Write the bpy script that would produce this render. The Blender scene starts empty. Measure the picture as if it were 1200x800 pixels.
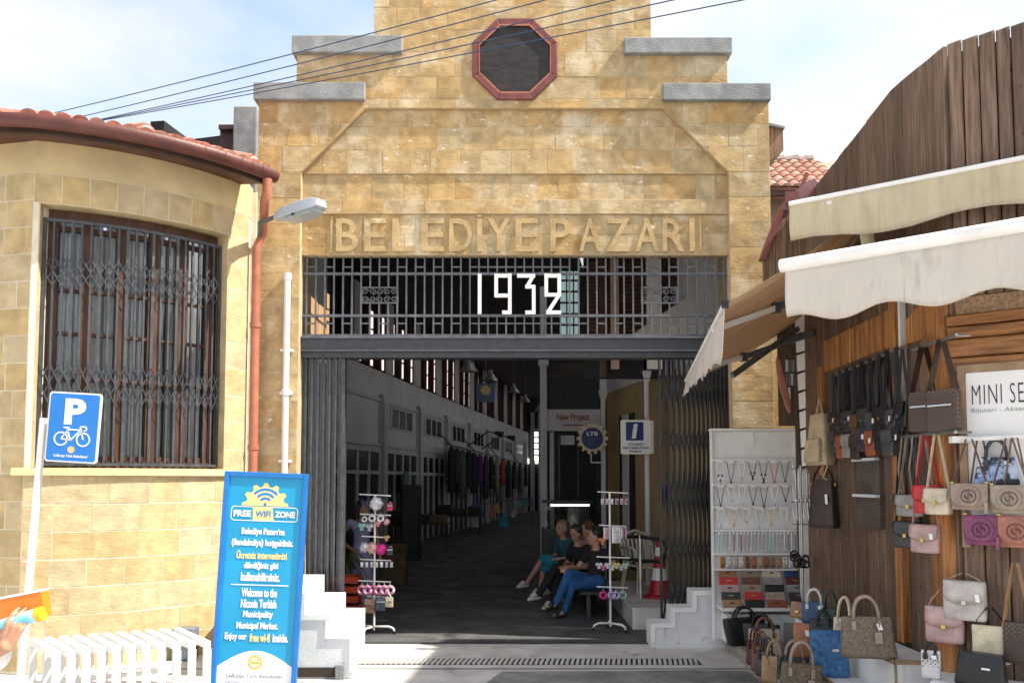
import bpy, math, random
from mathutils import Vector, Matrix
random.seed(11)
sc = bpy.context.scene
COL = sc.collection
R = math.radians
# ------------------------------------------------------------------ camera
PITCH = R(3.5); FPX = 1000.0; HZ = 563.0; EYE = 1.85
YP = HZ - FPX * math.tan(PITCH)
cam = bpy.data.cameras.new('camera'); camo = bpy.data.objects.new('camera', cam); COL.objects.link(camo)
cam.sensor_width = 36; cam.lens = 30; cam.shift_y = (YP - 400) / 1200
camo.location = (0, 0, EYE); camo.rotation_euler = (R(90) + PITCH, 0, 0)
cam.clip_end = 3000; sc.camera = camo
# ------------------------------------------------------------------ sky, sun, exposure
SUN = Vector((.82, -.17, 1)).normalized()
world = bpy.data.worlds.new('World'); sc.world = world; world.use_nodes = True
nt = world.node_tree; nt.nodes.clear()
def wn(t): return nt.nodes.new(t)
out = wn('ShaderNodeOutputWorld'); bg = wn('ShaderNodeBackground'); sky = wn('ShaderNodeTexSky')
sky.sky_type = 'NISHITA'; sky.sun_disc = False
sky.sun_elevation = math.asin(SUN.z); sky.sun_rotation = math.atan2(SUN.x, SUN.y)
sky.air_density = 1.0; sky.dust_density = 2.0; sky.ozone_density = .6
tc = wn('ShaderNodeTexCoord'); mp = wn('ShaderNodeMapping'); mp.inputs['Scale'].default_value = (1.1, 1.1, 2.6)
mp.inputs['Location'].default_value = (2.0, 6.0, 1.0)
nz = wn('ShaderNodeTexNoise'); nz.inputs['Scale'].default_value = 1.6; nz.inputs['Detail'].default_value = 7; nz.inputs['Roughness'].default_value = .55
rp = wn('ShaderNodeValToRGB'); rp.color_ramp.elements[0].position = .31; rp.color_ramp.elements[1].position = .56
mx = wn('ShaderNodeMixRGB'); mx.inputs['Color2'].default_value = (2.86, 2.86, 2.82, 1)
nt.links.new(tc.outputs['Generated'], mp.inputs['Vector']); nt.links.new(mp.outputs['Vector'], nz.inputs['Vector'])
nt.links.new(nz.outputs['Fac'], rp.inputs['Fac']); nt.links.new(rp.outputs['Color'], mx.inputs['Fac'])
nt.links.new(sky.outputs['Color'], mx.inputs['Color1']); nt.links.new(mx.outputs['Color'], bg.inputs['Color'])
bg.inputs['Strength'].default_value = .148
nt.links.new(bg.outputs['Background'], out.inputs['Surface'])
sl = bpy.data.lights.new('sun', 'SUN'); slo = bpy.data.objects.new('sun', sl); COL.objects.link(slo)
sl.energy = 3.5; sl.angle = R(.9); sl.color = (1, .93, .82)
slo.rotation_euler = SUN.to_track_quat('Z', 'Y').to_euler()
vs = sc.view_settings; vs.view_transform = 'Standard'; vs.look = 'None'; vs.gamma = 1; vs.exposure = 1.33
sc.cycles.max_bounces = 7; sc.cycles.diffuse_bounces = 4; sc.cycles.glossy_bounces = 3; sc.cycles.transmission_bounces = 5
sc.cycles.transparent_max_bounces = 6; sc.cycles.caustics_reflective = False; sc.cycles.caustics_refractive = False
sc.cycles.use_denoising = True
# ------------------------------------------------------------------ pixel -> place at a known depth
CP, SP = math.cos(PITCH), math.sin(PITCH)
def P(px, py, Y):
    u = (px - 600) / FPX; v = (YP - py) / FPX
    t = Y / (CP - v * SP)
    return Vector((u * t, Y, EYE + (SP + v * CP) * t))
def X(px, Y, py=500): return P(px, py, Y).x
def Z(py, Y): return P(600, py, Y).z
# ------------------------------------------------------------------ materials
MATS = {}
def lin(c):
    return tuple((x / 12.92 if x <= .04045 else ((x + .055) / 1.055) ** 2.4) for x in c)
def pm(name, col, rough=.6, var=.12, scale=6, bump=.0, bscale=60, metal=0, rnd=0.0, col2=None, stretch=None, spots=None, spec=.5, emit=None, trans=0, sss=0, hue=0.0, sstr=False, bump2=None, more=()):
    """procedural material: noise between two tones, per-object value shift, fine relief, optional stains"""
    if name in MATS: return MATS[name]
    m = bpy.data.materials.new(name); m.use_nodes = True; n = m.node_tree; b = n.nodes['Principled BSDF']
    L = n.links.new
    tc = n.nodes.new('ShaderNodeTexCoord'); src = tc.outputs['Object']
    mp = n.nodes.new('ShaderNodeMapping')
    if stretch: mp.inputs['Scale'].default_value = stretch
    oi = n.nodes.new('ShaderNodeObjectInfo')
    if rnd or hue:
        ad = n.nodes.new('ShaderNodeVectorMath'); ad.operation = 'MULTIPLY_ADD'
        cb = n.nodes.new('ShaderNodeCombineXYZ')
        for i in range(3): L(oi.outputs['Random'], cb.inputs[i])
        ad.inputs[1].default_value = (17, 11, 23); L(cb.outputs[0], ad.inputs[0]); L(src, ad.inputs[2]); src = ad.outputs[0]
    L(src, mp.inputs['Vector'])
    nz = n.nodes.new('ShaderNodeTexNoise'); nz.inputs['Scale'].default_value = scale; nz.inputs['Detail'].default_value = 6; nz.inputs['Roughness'].default_value = .62
    L(mp.outputs['Vector'], nz.inputs['Vector'])
    c2 = col2 or tuple(min(1, c * (1 - var * 2)) for c in col)
    c1 = tuple(min(1, c * (1 + var)) for c in col)
    rp = n.nodes.new('ShaderNodeValToRGB')
    rp.color_ramp.elements[0].position = .32; rp.color_ramp.elements[1].position = .68
    rp.color_ramp.elements[0].color = (*c2, 1); rp.color_ramp.elements[1].color = (*c1, 1)
    L(nz.outputs['Fac'], rp.inputs['Fac']); c = rp.outputs['Color']
    if spots:
        sccol, sscale, lo, hi = spots
        n2 = n.nodes.new('ShaderNodeTexNoise'); n2.inputs['Scale'].default_value = sscale; n2.inputs['Detail'].default_value = 8; n2.inputs['Roughness'].default_value = .7
        L(mp.outputs['Vector'] if sstr else tc.outputs['Object'], n2.inputs['Vector'])
        r2 = n.nodes.new('ShaderNodeValToRGB'); r2.color_ramp.elements[0].position = lo; r2.color_ramp.elements[1].position = hi
        L(n2.outputs['Fac'], r2.inputs['Fac'])
        mxx = n.nodes.new('ShaderNodeMixRGB'); mxx.inputs['Color2'].default_value = (*sccol, 1)
        L(r2.outputs['Color'], mxx.inputs['Fac']); L(c, mxx.inputs['Color1']); c = mxx.outputs['Color']
    for (scol, sscale, lo, hi, sst) in more:
        mpm = n.nodes.new('ShaderNodeMapping'); mpm.inputs['Scale'].default_value = sst; L(tc.outputs['Object'], mpm.inputs['Vector'])
        n5 = n.nodes.new('ShaderNodeTexNoise'); n5.inputs['Scale'].default_value = sscale; n5.inputs['Detail'].default_value = 5; n5.inputs['Roughness'].default_value = .6; L(mpm.outputs['Vector'], n5.inputs['Vector'])
        r5 = n.nodes.new('ShaderNodeValToRGB'); r5.color_ramp.elements[0].position = lo; r5.color_ramp.elements[1].position = hi; L(n5.outputs['Fac'], r5.inputs['Fac'])
        m5 = n.nodes.new('ShaderNodeMixRGB'); m5.inputs['Color2'].default_value = (*scol, 1); L(r5.outputs['Color'], m5.inputs['Fac']); L(c, m5.inputs['Color1']); c = m5.outputs['Color']
    if rnd or hue:
        hs = n.nodes.new('ShaderNodeHueSaturation')
        mr = n.nodes.new('ShaderNodeMapRange'); mr.inputs['To Min'].default_value = 1 - rnd; mr.inputs['To Max'].default_value = 1 + rnd
        L(oi.outputs['Random'], mr.inputs['Value']); L(mr.outputs['Result'], hs.inputs['Value'])
        if hue:
            wv = n.nodes.new('ShaderNodeMath'); wv.operation = 'MULTIPLY'; wv.inputs[1].default_value = 37.7; L(oi.outputs['Random'], wv.inputs[0])
            fr = n.nodes.new('ShaderNodeMath'); fr.operation = 'FRACT'; L(wv.outputs[0], fr.inputs[0])
            m2 = n.nodes.new('ShaderNodeMapRange'); m2.inputs['To Min'].default_value = .5 - hue; m2.inputs['To Max'].default_value = .5 + hue
            L(fr.outputs[0], m2.inputs['Value']); L(m2.outputs['Result'], hs.inputs['Hue'])
            m3 = n.nodes.new('ShaderNodeMapRange'); m3.inputs['To Min'].default_value = 1.12; m3.inputs['To Max'].default_value = .84
            L(fr.outputs[0], m3.inputs['Value']); L(m3.outputs['Result'], hs.inputs['Saturation'])
        L(c, hs.inputs['Color']); c = hs.outputs['Color']
    L(c, b.inputs['Base Color'])
    b.inputs['Roughness'].default_value = rough; b.inputs['Metallic'].default_value = metal
    b.inputs['Specular IOR Level'].default_value = spec
    if bump:
        n3 = n.nodes.new('ShaderNodeTexNoise'); n3.inputs['Scale'].default_value = bscale; n3.inputs['Detail'].default_value = 5
        L(mp.outputs['Vector'], n3.inputs['Vector'])
        bp = n.nodes.new('ShaderNodeBump'); bp.inputs['Strength'].default_value = 1; bp.inputs['Distance'].default_value = bump
        L(n3.outputs['Fac'], bp.inputs['Height']); L(bp.outputs['Normal'], b.inputs['Normal'])
    if bump2:
        d2, s2, st2 = bump2
        mpb = n.nodes.new('ShaderNodeMapping'); mpb.inputs['Scale'].default_value = st2; L(src, mpb.inputs['Vector'])
        n4 = n.nodes.new('ShaderNodeTexNoise'); n4.inputs['Scale'].default_value = s2; n4.inputs['Detail'].default_value = 7; n4.inputs['Roughness'].default_value = .65; L(mpb.outputs['Vector'], n4.inputs['Vector'])
        bp2 = n.nodes.new('ShaderNodeBump'); bp2.inputs['Strength'].default_value = 1; bp2.inputs['Distance'].default_value = d2; L(n4.outputs['Fac'], bp2.inputs['Height'])
        if bump: L(bp.outputs['Normal'], bp2.inputs['Normal'])
        L(bp2.outputs['Normal'], b.inputs['Normal'])
    if emit:
        b.inputs['Emission Color'].default_value = (*emit[0], 1); b.inputs['Emission Strength'].default_value = emit[1]
    if trans:
        b.inputs['Transmission Weight'].default_value = trans
    if sss:
        b.inputs['Subsurface Weight'].default_value = sss; b.inputs['Subsurface Radius'].default_value = (.01, .004, .002)
    MATS[name] = m
    return m
def glass(name, tint=(.8, .9, .9), rough=.03):
    if name in MATS: return MATS[name]
    m = bpy.data.materials.new(name); m.use_nodes = True; n = m.node_tree; b = n.nodes['Principled BSDF']
    t = n.nodes.new('ShaderNodeBsdfTransparent'); t.inputs['Color'].default_value = (*tint, 1)
    g = n.nodes.new('ShaderNodeBsdfGlossy'); g.inputs['Roughness'].default_value = rough
    fr = n.nodes.new('ShaderNodeFresnel'); fr.inputs['IOR'].default_value = 1.5
    ms = n.nodes.new('ShaderNodeMixShader')
    n.links.new(fr.outputs[0], ms.inputs[0]); n.links.new(t.outputs[0], ms.inputs[1]); n.links.new(g.outputs[0], ms.inputs[2])
    n.links.new(ms.outputs[0], n.nodes['Material Output'].inputs['Surface'])
    MATS[name] = m; return m
def fabric(name, col, transl=.35, var=.08, scale=5, stains=None, stretch=None, col2=None):
    """thin awning cloth: diffuse with light coming through"""
    m = pm(name, col, .85, var, scale, .0008, 300, spots=stains, stretch=stretch, col2=col2, sstr=True)
    n = m.node_tree; b = n.nodes['Principled BSDF']
    t = n.nodes.new('ShaderNodeBsdfTranslucent'); ms = n.nodes.new('ShaderNodeMixShader'); ms.inputs[0].default_value = transl
    src = b.inputs['Base Color'].links[0].from_socket
    n.links.new(src, t.inputs['Color']); n.links.new(b.outputs[0], ms.inputs[1]); n.links.new(t.outputs[0], ms.inputs[2])
    n.links.new(ms.outputs[0], n.nodes['Material Output'].inputs['Surface'])
    return m
M = {}
M['stone'] = pm('sandstone', (.52, .37, .185), .92, .16, 5.5, .0035, 120, rnd=.075, hue=.006, bump2=(.010, 9, (1, 1, 1.8)), spots=((.66, .55, .38), 2.1, .52, .66), more=(((.34, .22, .10), 1.5, .58, .80, (4, 4, .7)), ((.22, .14, .07), 30, .70, .76, (1, 1, 1.6)), ((.74, .66, .50), 7, .64, .70, (1, 1, 2))), spec=.2)
M['stone_pale'] = pm('pale_sandstone', (.575, .445, .25), .92, .13, 5, .003, 120, rnd=.045, hue=.004, bump2=(.012, 8, (1, 1, 2.0)), spots=((.48, .36, .19), 2.4, .58, .76), more=(((.30, .20, .10), 34, .70, .76, (1, 1, 2.2)), ((.40, .28, .14), 1.6, .60, .82, (4, 4, .8))), spec=.2)
M['letter'] = pm('letter_stone', (.53, .385, .20), .9, .14, 6, .008, 60, spots=((.7, .58, .4), 5, .58, .7), spec=.2)
M['mortar'] = pm('lime_mortar', (.56, .44, .28), .95, .1, 9, .004, 90, spec=.1)
M['mortar_white'] = pm('white_lime_mortar', (.74, .68, .55), .95, .08, 9, .003, 90, spec=.1)
M['plaster'] = pm('cream_plaster', (.66, .53, .30), .9, .08, 2.5, .003, 30, spots=((.52, .42, .25), 1.6, .55, .78), spec=.2)
M['concrete'] = pm('grey_concrete', (.30, .31, .31), .9, .16, 5, .006, 50, spots=((.14, .14, .14), 3.5, .6, .8), spec=.2)
M['conc_light'] = pm('pale_concrete', (.60, .575, .545), .92, .12, 2.6, .004, 90, spots=((.46, .44, .41), 1.1, .48, .75), more=(((.26, .245, .225), 2.2, .60, .74, (1, 1, 1)), ((.18, .17, .16), 18, .70, .75, (1, 1, 1))), spec=.2)
M['maroon'] = pm('maroon_painted_metal', (.20, .055, .05), .45, .15, 9, .001, 60)
M['terracotta'] = pm('terracotta_pipe', (.42, .15, .09), .5, .12, 7, .001, 60)
M['rust'] = pm('rust_red_eave_paint', (.125, .036, .030), .5, .18, 5, .002, 40)
M['steel'] = pm('dark_painted_steel', (.045, .048, .058), .42, .2, 12, .0008, 120, spec=.6)
M['steel_grey'] = pm('grey_painted_steel', (.13, .135, .15), .45, .18, 10, .0008, 120)
M['gate'] = pm('gate_slat_steel', (.075, .077, .085), .4, .25, 14, .0006, 90, spec=.6, rnd=.2)
M['gate_dark'] = pm('black_gate_steel', (.018, .018, .02), .4, .25, 14, .0006, 90, spec=.5)
M['white'] = pm('white_paint', (.86, .85, .83), .5, .05, 5, .0008, 60)
M['white_worn'] = pm('worn_white_paint', (.78, .775, .75), .55, .05, 6, .0012, 50, spots=((.30, .22, .16), 9, .70, .76))
M['white_wall'] = pm('white_plaster', (.74, .745, .76), .8, .06, 3, .003, 50, spots=((.50, .48, .44), 5.5, .58, .74), more=(((.42, .38, .33), 2.0, .60, .8, (5, 5, .6)),))
M['hall_white'] = pm('hall_wall_paint', (.66, .66, .68), .85, .08, 1.5, .002, 40)
M['cream_wall'] = pm('ochre_wall_paint', (.50, .36, .18), .85, .1, 1.5, .002, 40)
M['asphalt'] = pm('asphalt', (.25, .247, .242), .92, .2, 3, .006, 160, spots=((.36, .35, .34), .9, .45, .7), more=(((.12, .115, .11), 1.6, .62, .70, (1, 1, 1)), ((.10, .10, .10), 14, .70, .74, (1, 1, 1))), spec=.25)
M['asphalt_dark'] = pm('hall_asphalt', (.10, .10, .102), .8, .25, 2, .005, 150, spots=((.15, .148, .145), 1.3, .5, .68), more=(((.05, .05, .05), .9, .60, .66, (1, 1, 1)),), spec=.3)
M['granite'] = pm('granite_kerb', (.36, .32, .28), .85, .2, 30, .003, 120, spec=.3)
M['wood_dark'] = pm('dark_stained_planks', (.175, .112, .076), .62, .30, 3.2, .003, 20, stretch=(14, 14, .9), rnd=.28, col2=(.075, .047, .033), spec=.35, more=(((.04, .025, .017), 9, .66, .70, (1.5, 1.5, .8)), ((.26, .19, .14), 2.5, .56, .8, (10, 10, .5))))
M['wood_mid'] = pm('weathered_planks', (.27, .165, .10), .68, .3, 3.2, .003, 20, stretch=(14, 14, .8), rnd=.22, col2=(.12, .07, .042), spec=.3)
M['wood_gold'] = pm('varnished_pine', (.42, .19, .062), .45, .25, 3, .002, 16, stretch=(9, 9, .7), rnd=.14, col2=(.15, .055, .018))
M['wood_h'] = pm('varnished_pine_boards', (.34, .15, .05), .5, .25, 3, .002, 16, stretch=(.8, .8, 9), rnd=.16, col2=(.11, .045, .017))
M['wood_win'] = pm('window_wood', (.10, .042, .022), .55, .3, 4, .002, 30, stretch=(6, 6, .8), col2=(.045, .018, .010))
M['wood_trim'] = pm('bare_wood_trim', (.33, .22, .13), .6, .2, 5, .001, 30)
M['roof_tile_pale'] = pm('faded_clay_tile', (.50, .27, .20), .85, .12, 8, .003, 40, rnd=.12, hue=.006)
M['roof_tile'] = pm('red_clay_tile', (.50, .20, .13), .85, .2, 8, .004, 40, rnd=.2, hue=.012)
M['awn_white'] = fabric('white_awning_cloth', (.84, .79, .72), .36, .05, 2.2, ((.46, .42, .37), 2.2, .54, .8), stretch=(2.5, 2.5, .6))
M['awn_beige'] = fabric('beige_awning_cloth', (.78, .69, .49), .34, .07, 2.2, ((.52, .45, .29), 1.6, .52, .8), stretch=(5, 5, .6))
M['awn_stripe'] = fabric('brown_striped_awning_cloth', (.74, .56, .38), .45, .22, 2.5, stretch=(.4, 14, .4), col2=(.50, .35, .22))
M['curtain'] = pm('white_curtain', (.80, .80, .80), .9, .2, 5, stretch=(9, 9, .3))
M['glass'] = glass('window_glass', (.85, .87, .86), .06)
M['grille_dark'] = pm('slate_grille_paint', (.062, .068, .08), .45, .2, 10)
M['ridge_panel'] = fabric('milky_ridge_panel', (.8, .8, .8), .6, .03, 3)  # translucent sheet for the ridge strip added to light the hall
M['black'] = pm('black_plastic', (.012, .012, .013), .4, .2, 8)
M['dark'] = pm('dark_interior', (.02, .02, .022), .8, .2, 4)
M['tarp'] = pm('black_net_sheet', (.022, .016, .014), .55, .35, 5, .008, 9, stretch=(1, 1, 2.0))
M['blue'] = pm('sign_blue', (.02, .20, .62), .35, .04, 3)
M['cyan'] = pm('banner_cyan', (.008, .31, .57), .35, .05, 2)
M['blue_frame'] = pm('blue_frame_paint', (.01, .17, .52), .35, .08, 6)
M['signwhite'] = pm('sign_white', (.82, .82, .82), .4, .02, 3)
M['cream'] = pm('cream_print', (.80, .66, .27), .5, .03, 3)
M['navy'] = pm('navy_print', (.015, .03, .13), .45, .1, 4)
M['orange'] = pm('orange_print', (.80, .22, .02), .5, .06, 4)
M['gold'] = pm('gold_metal', (.60, .42, .14), .3, .1, 9, metal=.9)
M['silver'] = pm('silver_metal', (.55, .55, .56), .3, .1, 9, metal=.9)
M['chrome'] = pm('steel_tube', (.42, .42, .42), .35, .1, 9, metal=.8)
M['ink'] = pm('black_print', (.02, .02, .02), .6, .1, 4)
M['greytext'] = pm('grey_print', (.30, .33, .36), .6, .1, 4)
# ------------------------------------------------------------------ mesh collector
def W(o):
    m = o.matrix_basis.copy()
    return W(o.parent) @ m if o.parent else m
def tag(o, label, cat, group=None):
    o['label'] = label; o['category'] = cat
    if group: o['group'] = group
    return o
def thing(name, label, cat, loc=(0, 0, 0), rot=(0, 0, 0), group=None):
    o = bpy.data.objects.new(name, None); COL.objects.link(o); o.empty_display_size = .1
    o.location = loc; o.rotation_euler = rot if not isinstance(rot, (int, float)) else (0, 0, rot)
    return tag(o, label, cat, group)
def link(name, me, parent=None, loc=None, rot=None, scale=None):
    o = bpy.data.objects.new(name, me); COL.objects.link(o)
    if parent: o.parent = parent
    if loc is not None: o.location = loc
    if rot is not None: o.rotation_euler = rot
    if scale is not None: o.scale = scale
    return o
class MB:
    def __init__(s): s.v = []; s.f = []; s.mi = []; s.cur = 0
    def add(s, vs, fs, mat=None):
        b = len(s.v)
        s.v += [tuple((mat @ Vector(v)) if mat else v) for v in vs]
        for f in fs: s.f.append(tuple(i + b for i in f)); s.mi.append(s.cur)
        return s
    def box(s, a, b, mat=None):
        x0, y0, z0 = a; x1, y1, z1 = b
        if x0 > x1: x0, x1 = x1, x0
        if y0 > y1: y0, y1 = y1, y0
        if z0 > z1: z0, z1 = z1, z0
        return s.add([(x0, y0, z0), (x1, y0, z0), (x1, y1, z0), (x0, y1, z0), (x0, y0, z1), (x1, y0, z1), (x1, y1, z1), (x0, y1, z1)],
                     [(3, 2, 1, 0), (4, 5, 6, 7), (0, 1, 5, 4), (1, 2, 6, 5), (2, 3, 7, 6), (3, 0, 4, 7)], mat)
    def cbox(s, c, d, mat=None):
        return s.box((c[0] - d[0] / 2, c[1] - d[1] / 2, c[2] - d[2] / 2), (c[0] + d[0] / 2, c[1] + d[1] / 2, c[2] + d[2] / 2), mat)
    def bar(s, p, q, w, h, up=(0, 0, 1)):
        p = Vector(p); q = Vector(q); d = (q - p).normalized(); up = Vector(up)
        if abs(d.dot(up)) > .98: up = Vector((0, 1, 0)) if abs(d.y) < .9 else Vector((1, 0, 0))
        a = d.cross(up).normalized(); b = a.cross(d).normalized()
        a = a * w / 2; b = b * h / 2
        return s.add([p - a - b, p + a - b, p + a + b, p - a + b, q - a - b, q + a - b, q + a + b, q - a + b],
                     [(0, 1, 2, 3), (7, 6, 5, 4), (0, 4, 5, 1), (1, 5, 6, 2), (2, 6, 7, 3), (3, 7, 4, 0)])
    def tube(s, pts, r, n=8, close=False):
        pts = [Vector(p) for p in pts]; k = len(pts)
        rs = r if isinstance(r, (list, tuple)) else [r] * k
        vs = []; fs = []; ref = None
        for i, p in enumerate(pts):
            d = (pts[(i + 1) % k] - pts[i - 1]) if close else (pts[min(i + 1, k - 1)] - pts[max(i - 1, 0)])
            if d.length < 1e-9: d = Vector((0, 0, 1))
            d.normalize()
            if ref is None: ref = Vector((0, 0, 1)) if abs(d.z) < .9 else Vector((1, 0, 0))
            a = d.cross(ref)
            if a.length < 1e-4: a = d.cross(Vector((0, 1, .1)))
            a.normalize(); b = a.cross(d).normalized(); ref = b
            for j in range(n):
                t = 2 * math.pi * j / n
                vs.append(p + (a * math.cos(t) + b * math.sin(t)) * rs[i])
        m = k if close else k - 1
        for i in range(m):
            for j in range(n):
                i2 = (i + 1) % k
                fs.append((i * n + j, i * n + (j + 1) % n, i2 * n + (j + 1) % n, i2 * n + j))
        if not close:
            fs.append(tuple(range(n - 1, -1, -1))); fs.append(tuple((k - 1) * n + j for j in range(n)))
        return s.add(vs, fs)
    def strip(s, pts, w, t, side):
        """flat strap along pts; side = width direction"""
        pts = [Vector(p) for p in pts]; side = Vector(side).normalized(); vs = []; fs = []; k = len(pts)
        for i, p in enumerate(pts):
            d = (pts[min(i + 1, k - 1)] - pts[max(i - 1, 0)]).normalized(); nn = d.cross(side).normalized() * t / 2; a = side * w / 2
            vs += [p - a - nn, p + a - nn, p + a + nn, p - a + nn]
        for i in range(k - 1):
            for j in range(4): fs.append((i * 4 + j, i * 4 + (j + 1) % 4, i * 4 + 4 + (j + 1) % 4, i * 4 + 4 + j))
        fs.append((3, 2, 1, 0)); fs.append(tuple((k - 1) * 4 + j for j in range(4)))
        return s.add(vs, fs)
    def prism(s, poly, fn, d0, d1):
        """poly: 2D outline; fn(u,v,d) -> 3D point; from d0 to d1"""
        n = len(poly)
        vs = [fn(u, v, d0) for u, v in poly] + [fn(u, v, d1) for u, v in poly]
        fs = [tuple(range(n)), tuple(range(2 * n - 1, n - 1, -1))] + [(i, i + n, (i + 1) % n + n, (i + 1) % n) for i in range(n)]
        return s.add(vs, fs)
    def slab(s, poly, fn, front, back, ch=.006, gap=.003):
        """stone / tile / plank: outline with open joints round it and a chamfered front edge"""
        n = len(poly)
        cx = sum(p[0] for p in poly) / n; cy = sum(p[1] for p in poly) / n
        area = sum(poly[i][0] * poly[(i + 1) % n][1] - poly[(i + 1) % n][0] * poly[i][1] for i in range(n))
        sg = 1 if area > 0 else -1
        def inset(q):
            res = []
            for i in range(n):
                a = Vector(poly[i - 1]); b = Vector(poly[i]); c = Vector(poly[(i + 1) % n])
                e1 = (b - a).normalized(); e2 = (c - b).normalized()
                n1 = Vector((-e1.y, e1.x)) * sg; n2 = Vector((-e2.y, e2.x)) * sg
                den = max(.35, 1 + n1.dot(n2))
                res.append(b + (n1 + n2) * q / den)
            return res
        o = inset(gap); i_ = inset(gap + ch)
        vs = [fn(p[0], p[1], back) for p in o] + [fn(p[0], p[1], front + ch) for p in o] + [fn(p[0], p[1], front) for p in i_]
        fs = [tuple(2 * n + i for i in range(n))]
        for k in (0, 1):
            for i in range(n):
                j = (i + 1) % n
                fs.append((k * n + i, k * n + j, (k + 1) * n + j, (k + 1) * n + i))
        return s.add(vs, fs)
    def lathe(s, prof, n=16, mat=None, cap=True):
        vs = []; fs = []
        for r, z in prof:
            for j in range(n):
                t = 2 * math.pi * j / n; vs.append((r * math.cos(t), r * math.sin(t), z))
        for i in range(len(prof) - 1):
            for j in range(n): fs.append((i * n + j, i * n + (j + 1) % n, (i + 1) * n + (j + 1) % n, (i + 1) * n + j))
        if cap: fs.append(tuple(range(n - 1, -1, -1))); fs.append(tuple((len(prof) - 1) * n + j for j in range(n)))
        return s.add(vs, fs, mat)
    def ell(s, c, r, n=12, m=8, rot=None):
        vs = []; fs = []; c = Vector(c)
        if isinstance(r, (int, float)): r = (r, r, r)
        for i in range(m + 1):
            a = math.pi * i / m - math.pi / 2
            for j in range(n):
                t = 2 * math.pi * j / n
                p = Vector((r[0] * math.cos(a) * math.cos(t), r[1] * math.cos(a) * math.sin(t), r[2] * math.sin(a)))
                if rot: p = rot @ p
                vs.append(c + p)
        for i in range(m):
            for j in range(n): fs.append((i * n + j, i * n + (j + 1) % n, (i + 1) * n + (j + 1) % n, (i + 1) * n + j))
        return s.add(vs, fs)
    def cap(s, p, q, r0, r1, n=12):
        """tapered limb with round ends"""
        p = Vector(p); q = Vector(q); d = q - p; L = d.length
        if L < 1e-5: return s.ell(p, r0)
        d.normalize(); pts = []; rs = []
        for a in (-80, -50, -20): pts.append(p + d * r0 * math.sin(R(a))); rs.append(r0 * math.cos(R(a)))
        for a in (20, 50, 80): pts.append(q + d * r1 * math.sin(R(a))); rs.append(r1 * math.cos(R(a)))
        return s.tube(pts, rs, n)
    def chain(s, pts, rs, n=12):
        for i in range(len(pts) - 1): s.cap(pts[i], pts[i + 1], rs[i], rs[i + 1], n)
        return s
    def grid(s, fn, nu, nv):
        vs = [fn(i / nu, j / nv) for i in range(nu + 1) for j in range(nv + 1)]
        fs = [(i * (nv + 1) + j, (i + 1) * (nv + 1) + j, (i + 1) * (nv + 1) + j + 1, i * (nv + 1) + j + 1) for i in range(nu) for j in range(nv)]
        return s.add(vs, fs)
    def mesh(s, name, mats):
        me = bpy.data.meshes.new(name); me.from_pydata([tuple(v) for v in s.v], [], s.f)
        for m in (mats if isinstance(mats, list) else [mats]): me.materials.append(m)
        if any(s.mi): me.polygons.foreach_set('material_index', s.mi)
        return me
    def build(s, name, mats, parent=None, local=False, smooth=False, bevel=0, recalc=True, kind=None):
        if parent is not None and not local:
            iv = W(parent).inverted(); s.v = [tuple(iv @ Vector(v)) for v in s.v]
        me = s.mesh(name, mats)
        if recalc:
            import bmesh
            bm = bmesh.new(); bm.from_mesh(me); bmesh.ops.recalc_face_normals(bm, faces=bm.faces); bm.to_mesh(me); bm.free()
        o = link(name, me, parent)
        if smooth: shade(me, smooth)
        if bevel:
            b = o.modifiers.new('bevel', 'BEVEL'); b.width = bevel; b.segments = 2; b.limit_method = 'ANGLE'
        if kind: o['kind'] = kind
        return o
def shade(me, ang=True):
    me.polygons.foreach_set('use_smooth', [True] * len(me.polygons))
    if ang is not True:
        try: me.set_sharp_from_angle(angle=R(ang))
        except Exception: pass
def structure(o, kind='structure'): o['kind'] = kind; return o
def clip(poly, region):
    """Sutherland-Hodgman, region convex"""
    n = len(region); area = sum(region[i][0] * region[(i + 1) % n][1] - region[(i + 1) % n][0] * region[i][1] for i in range(n))
    rg = region if area > 0 else region[::-1]; outp = poly
    for i in range(n):
        a = rg[i]; b = rg[(i + 1) % n]; inp = outp; outp = []
        if not inp: break
        def side(p): return (b[0] - a[0]) * (p[1] - a[1]) - (b[1] - a[1]) * (p[0] - a[0])
        for k in range(len(inp)):
            p = inp[k - 1]; q = inp[k]; sp = side(p); sq = side(q)
            if (sp >= 0) != (sq >= 0):
                t = sp / (sp - sq); outp.append((p[0] + (q[0] - p[0]) * t, p[1] + (q[1] - p[1]) * t))
            if sq >= 0: outp.append(q)
    res = []
    for p in outp:
        if not res or (abs(p[0] - res[-1][0]) + abs(p[1] - res[-1][1])) > 1e-4: res.append(p)
    if len(res) > 1 and abs(res[0][0] - res[-1][0]) + abs(res[0][1] - res[-1][1]) < 1e-4: res.pop()
    return res
def parea(p): return abs(sum(p[i][0] * p[(i + 1) % len(p)][1] - p[(i + 1) % len(p)][0] * p[i][1] for i in range(len(p)))) / 2
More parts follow.
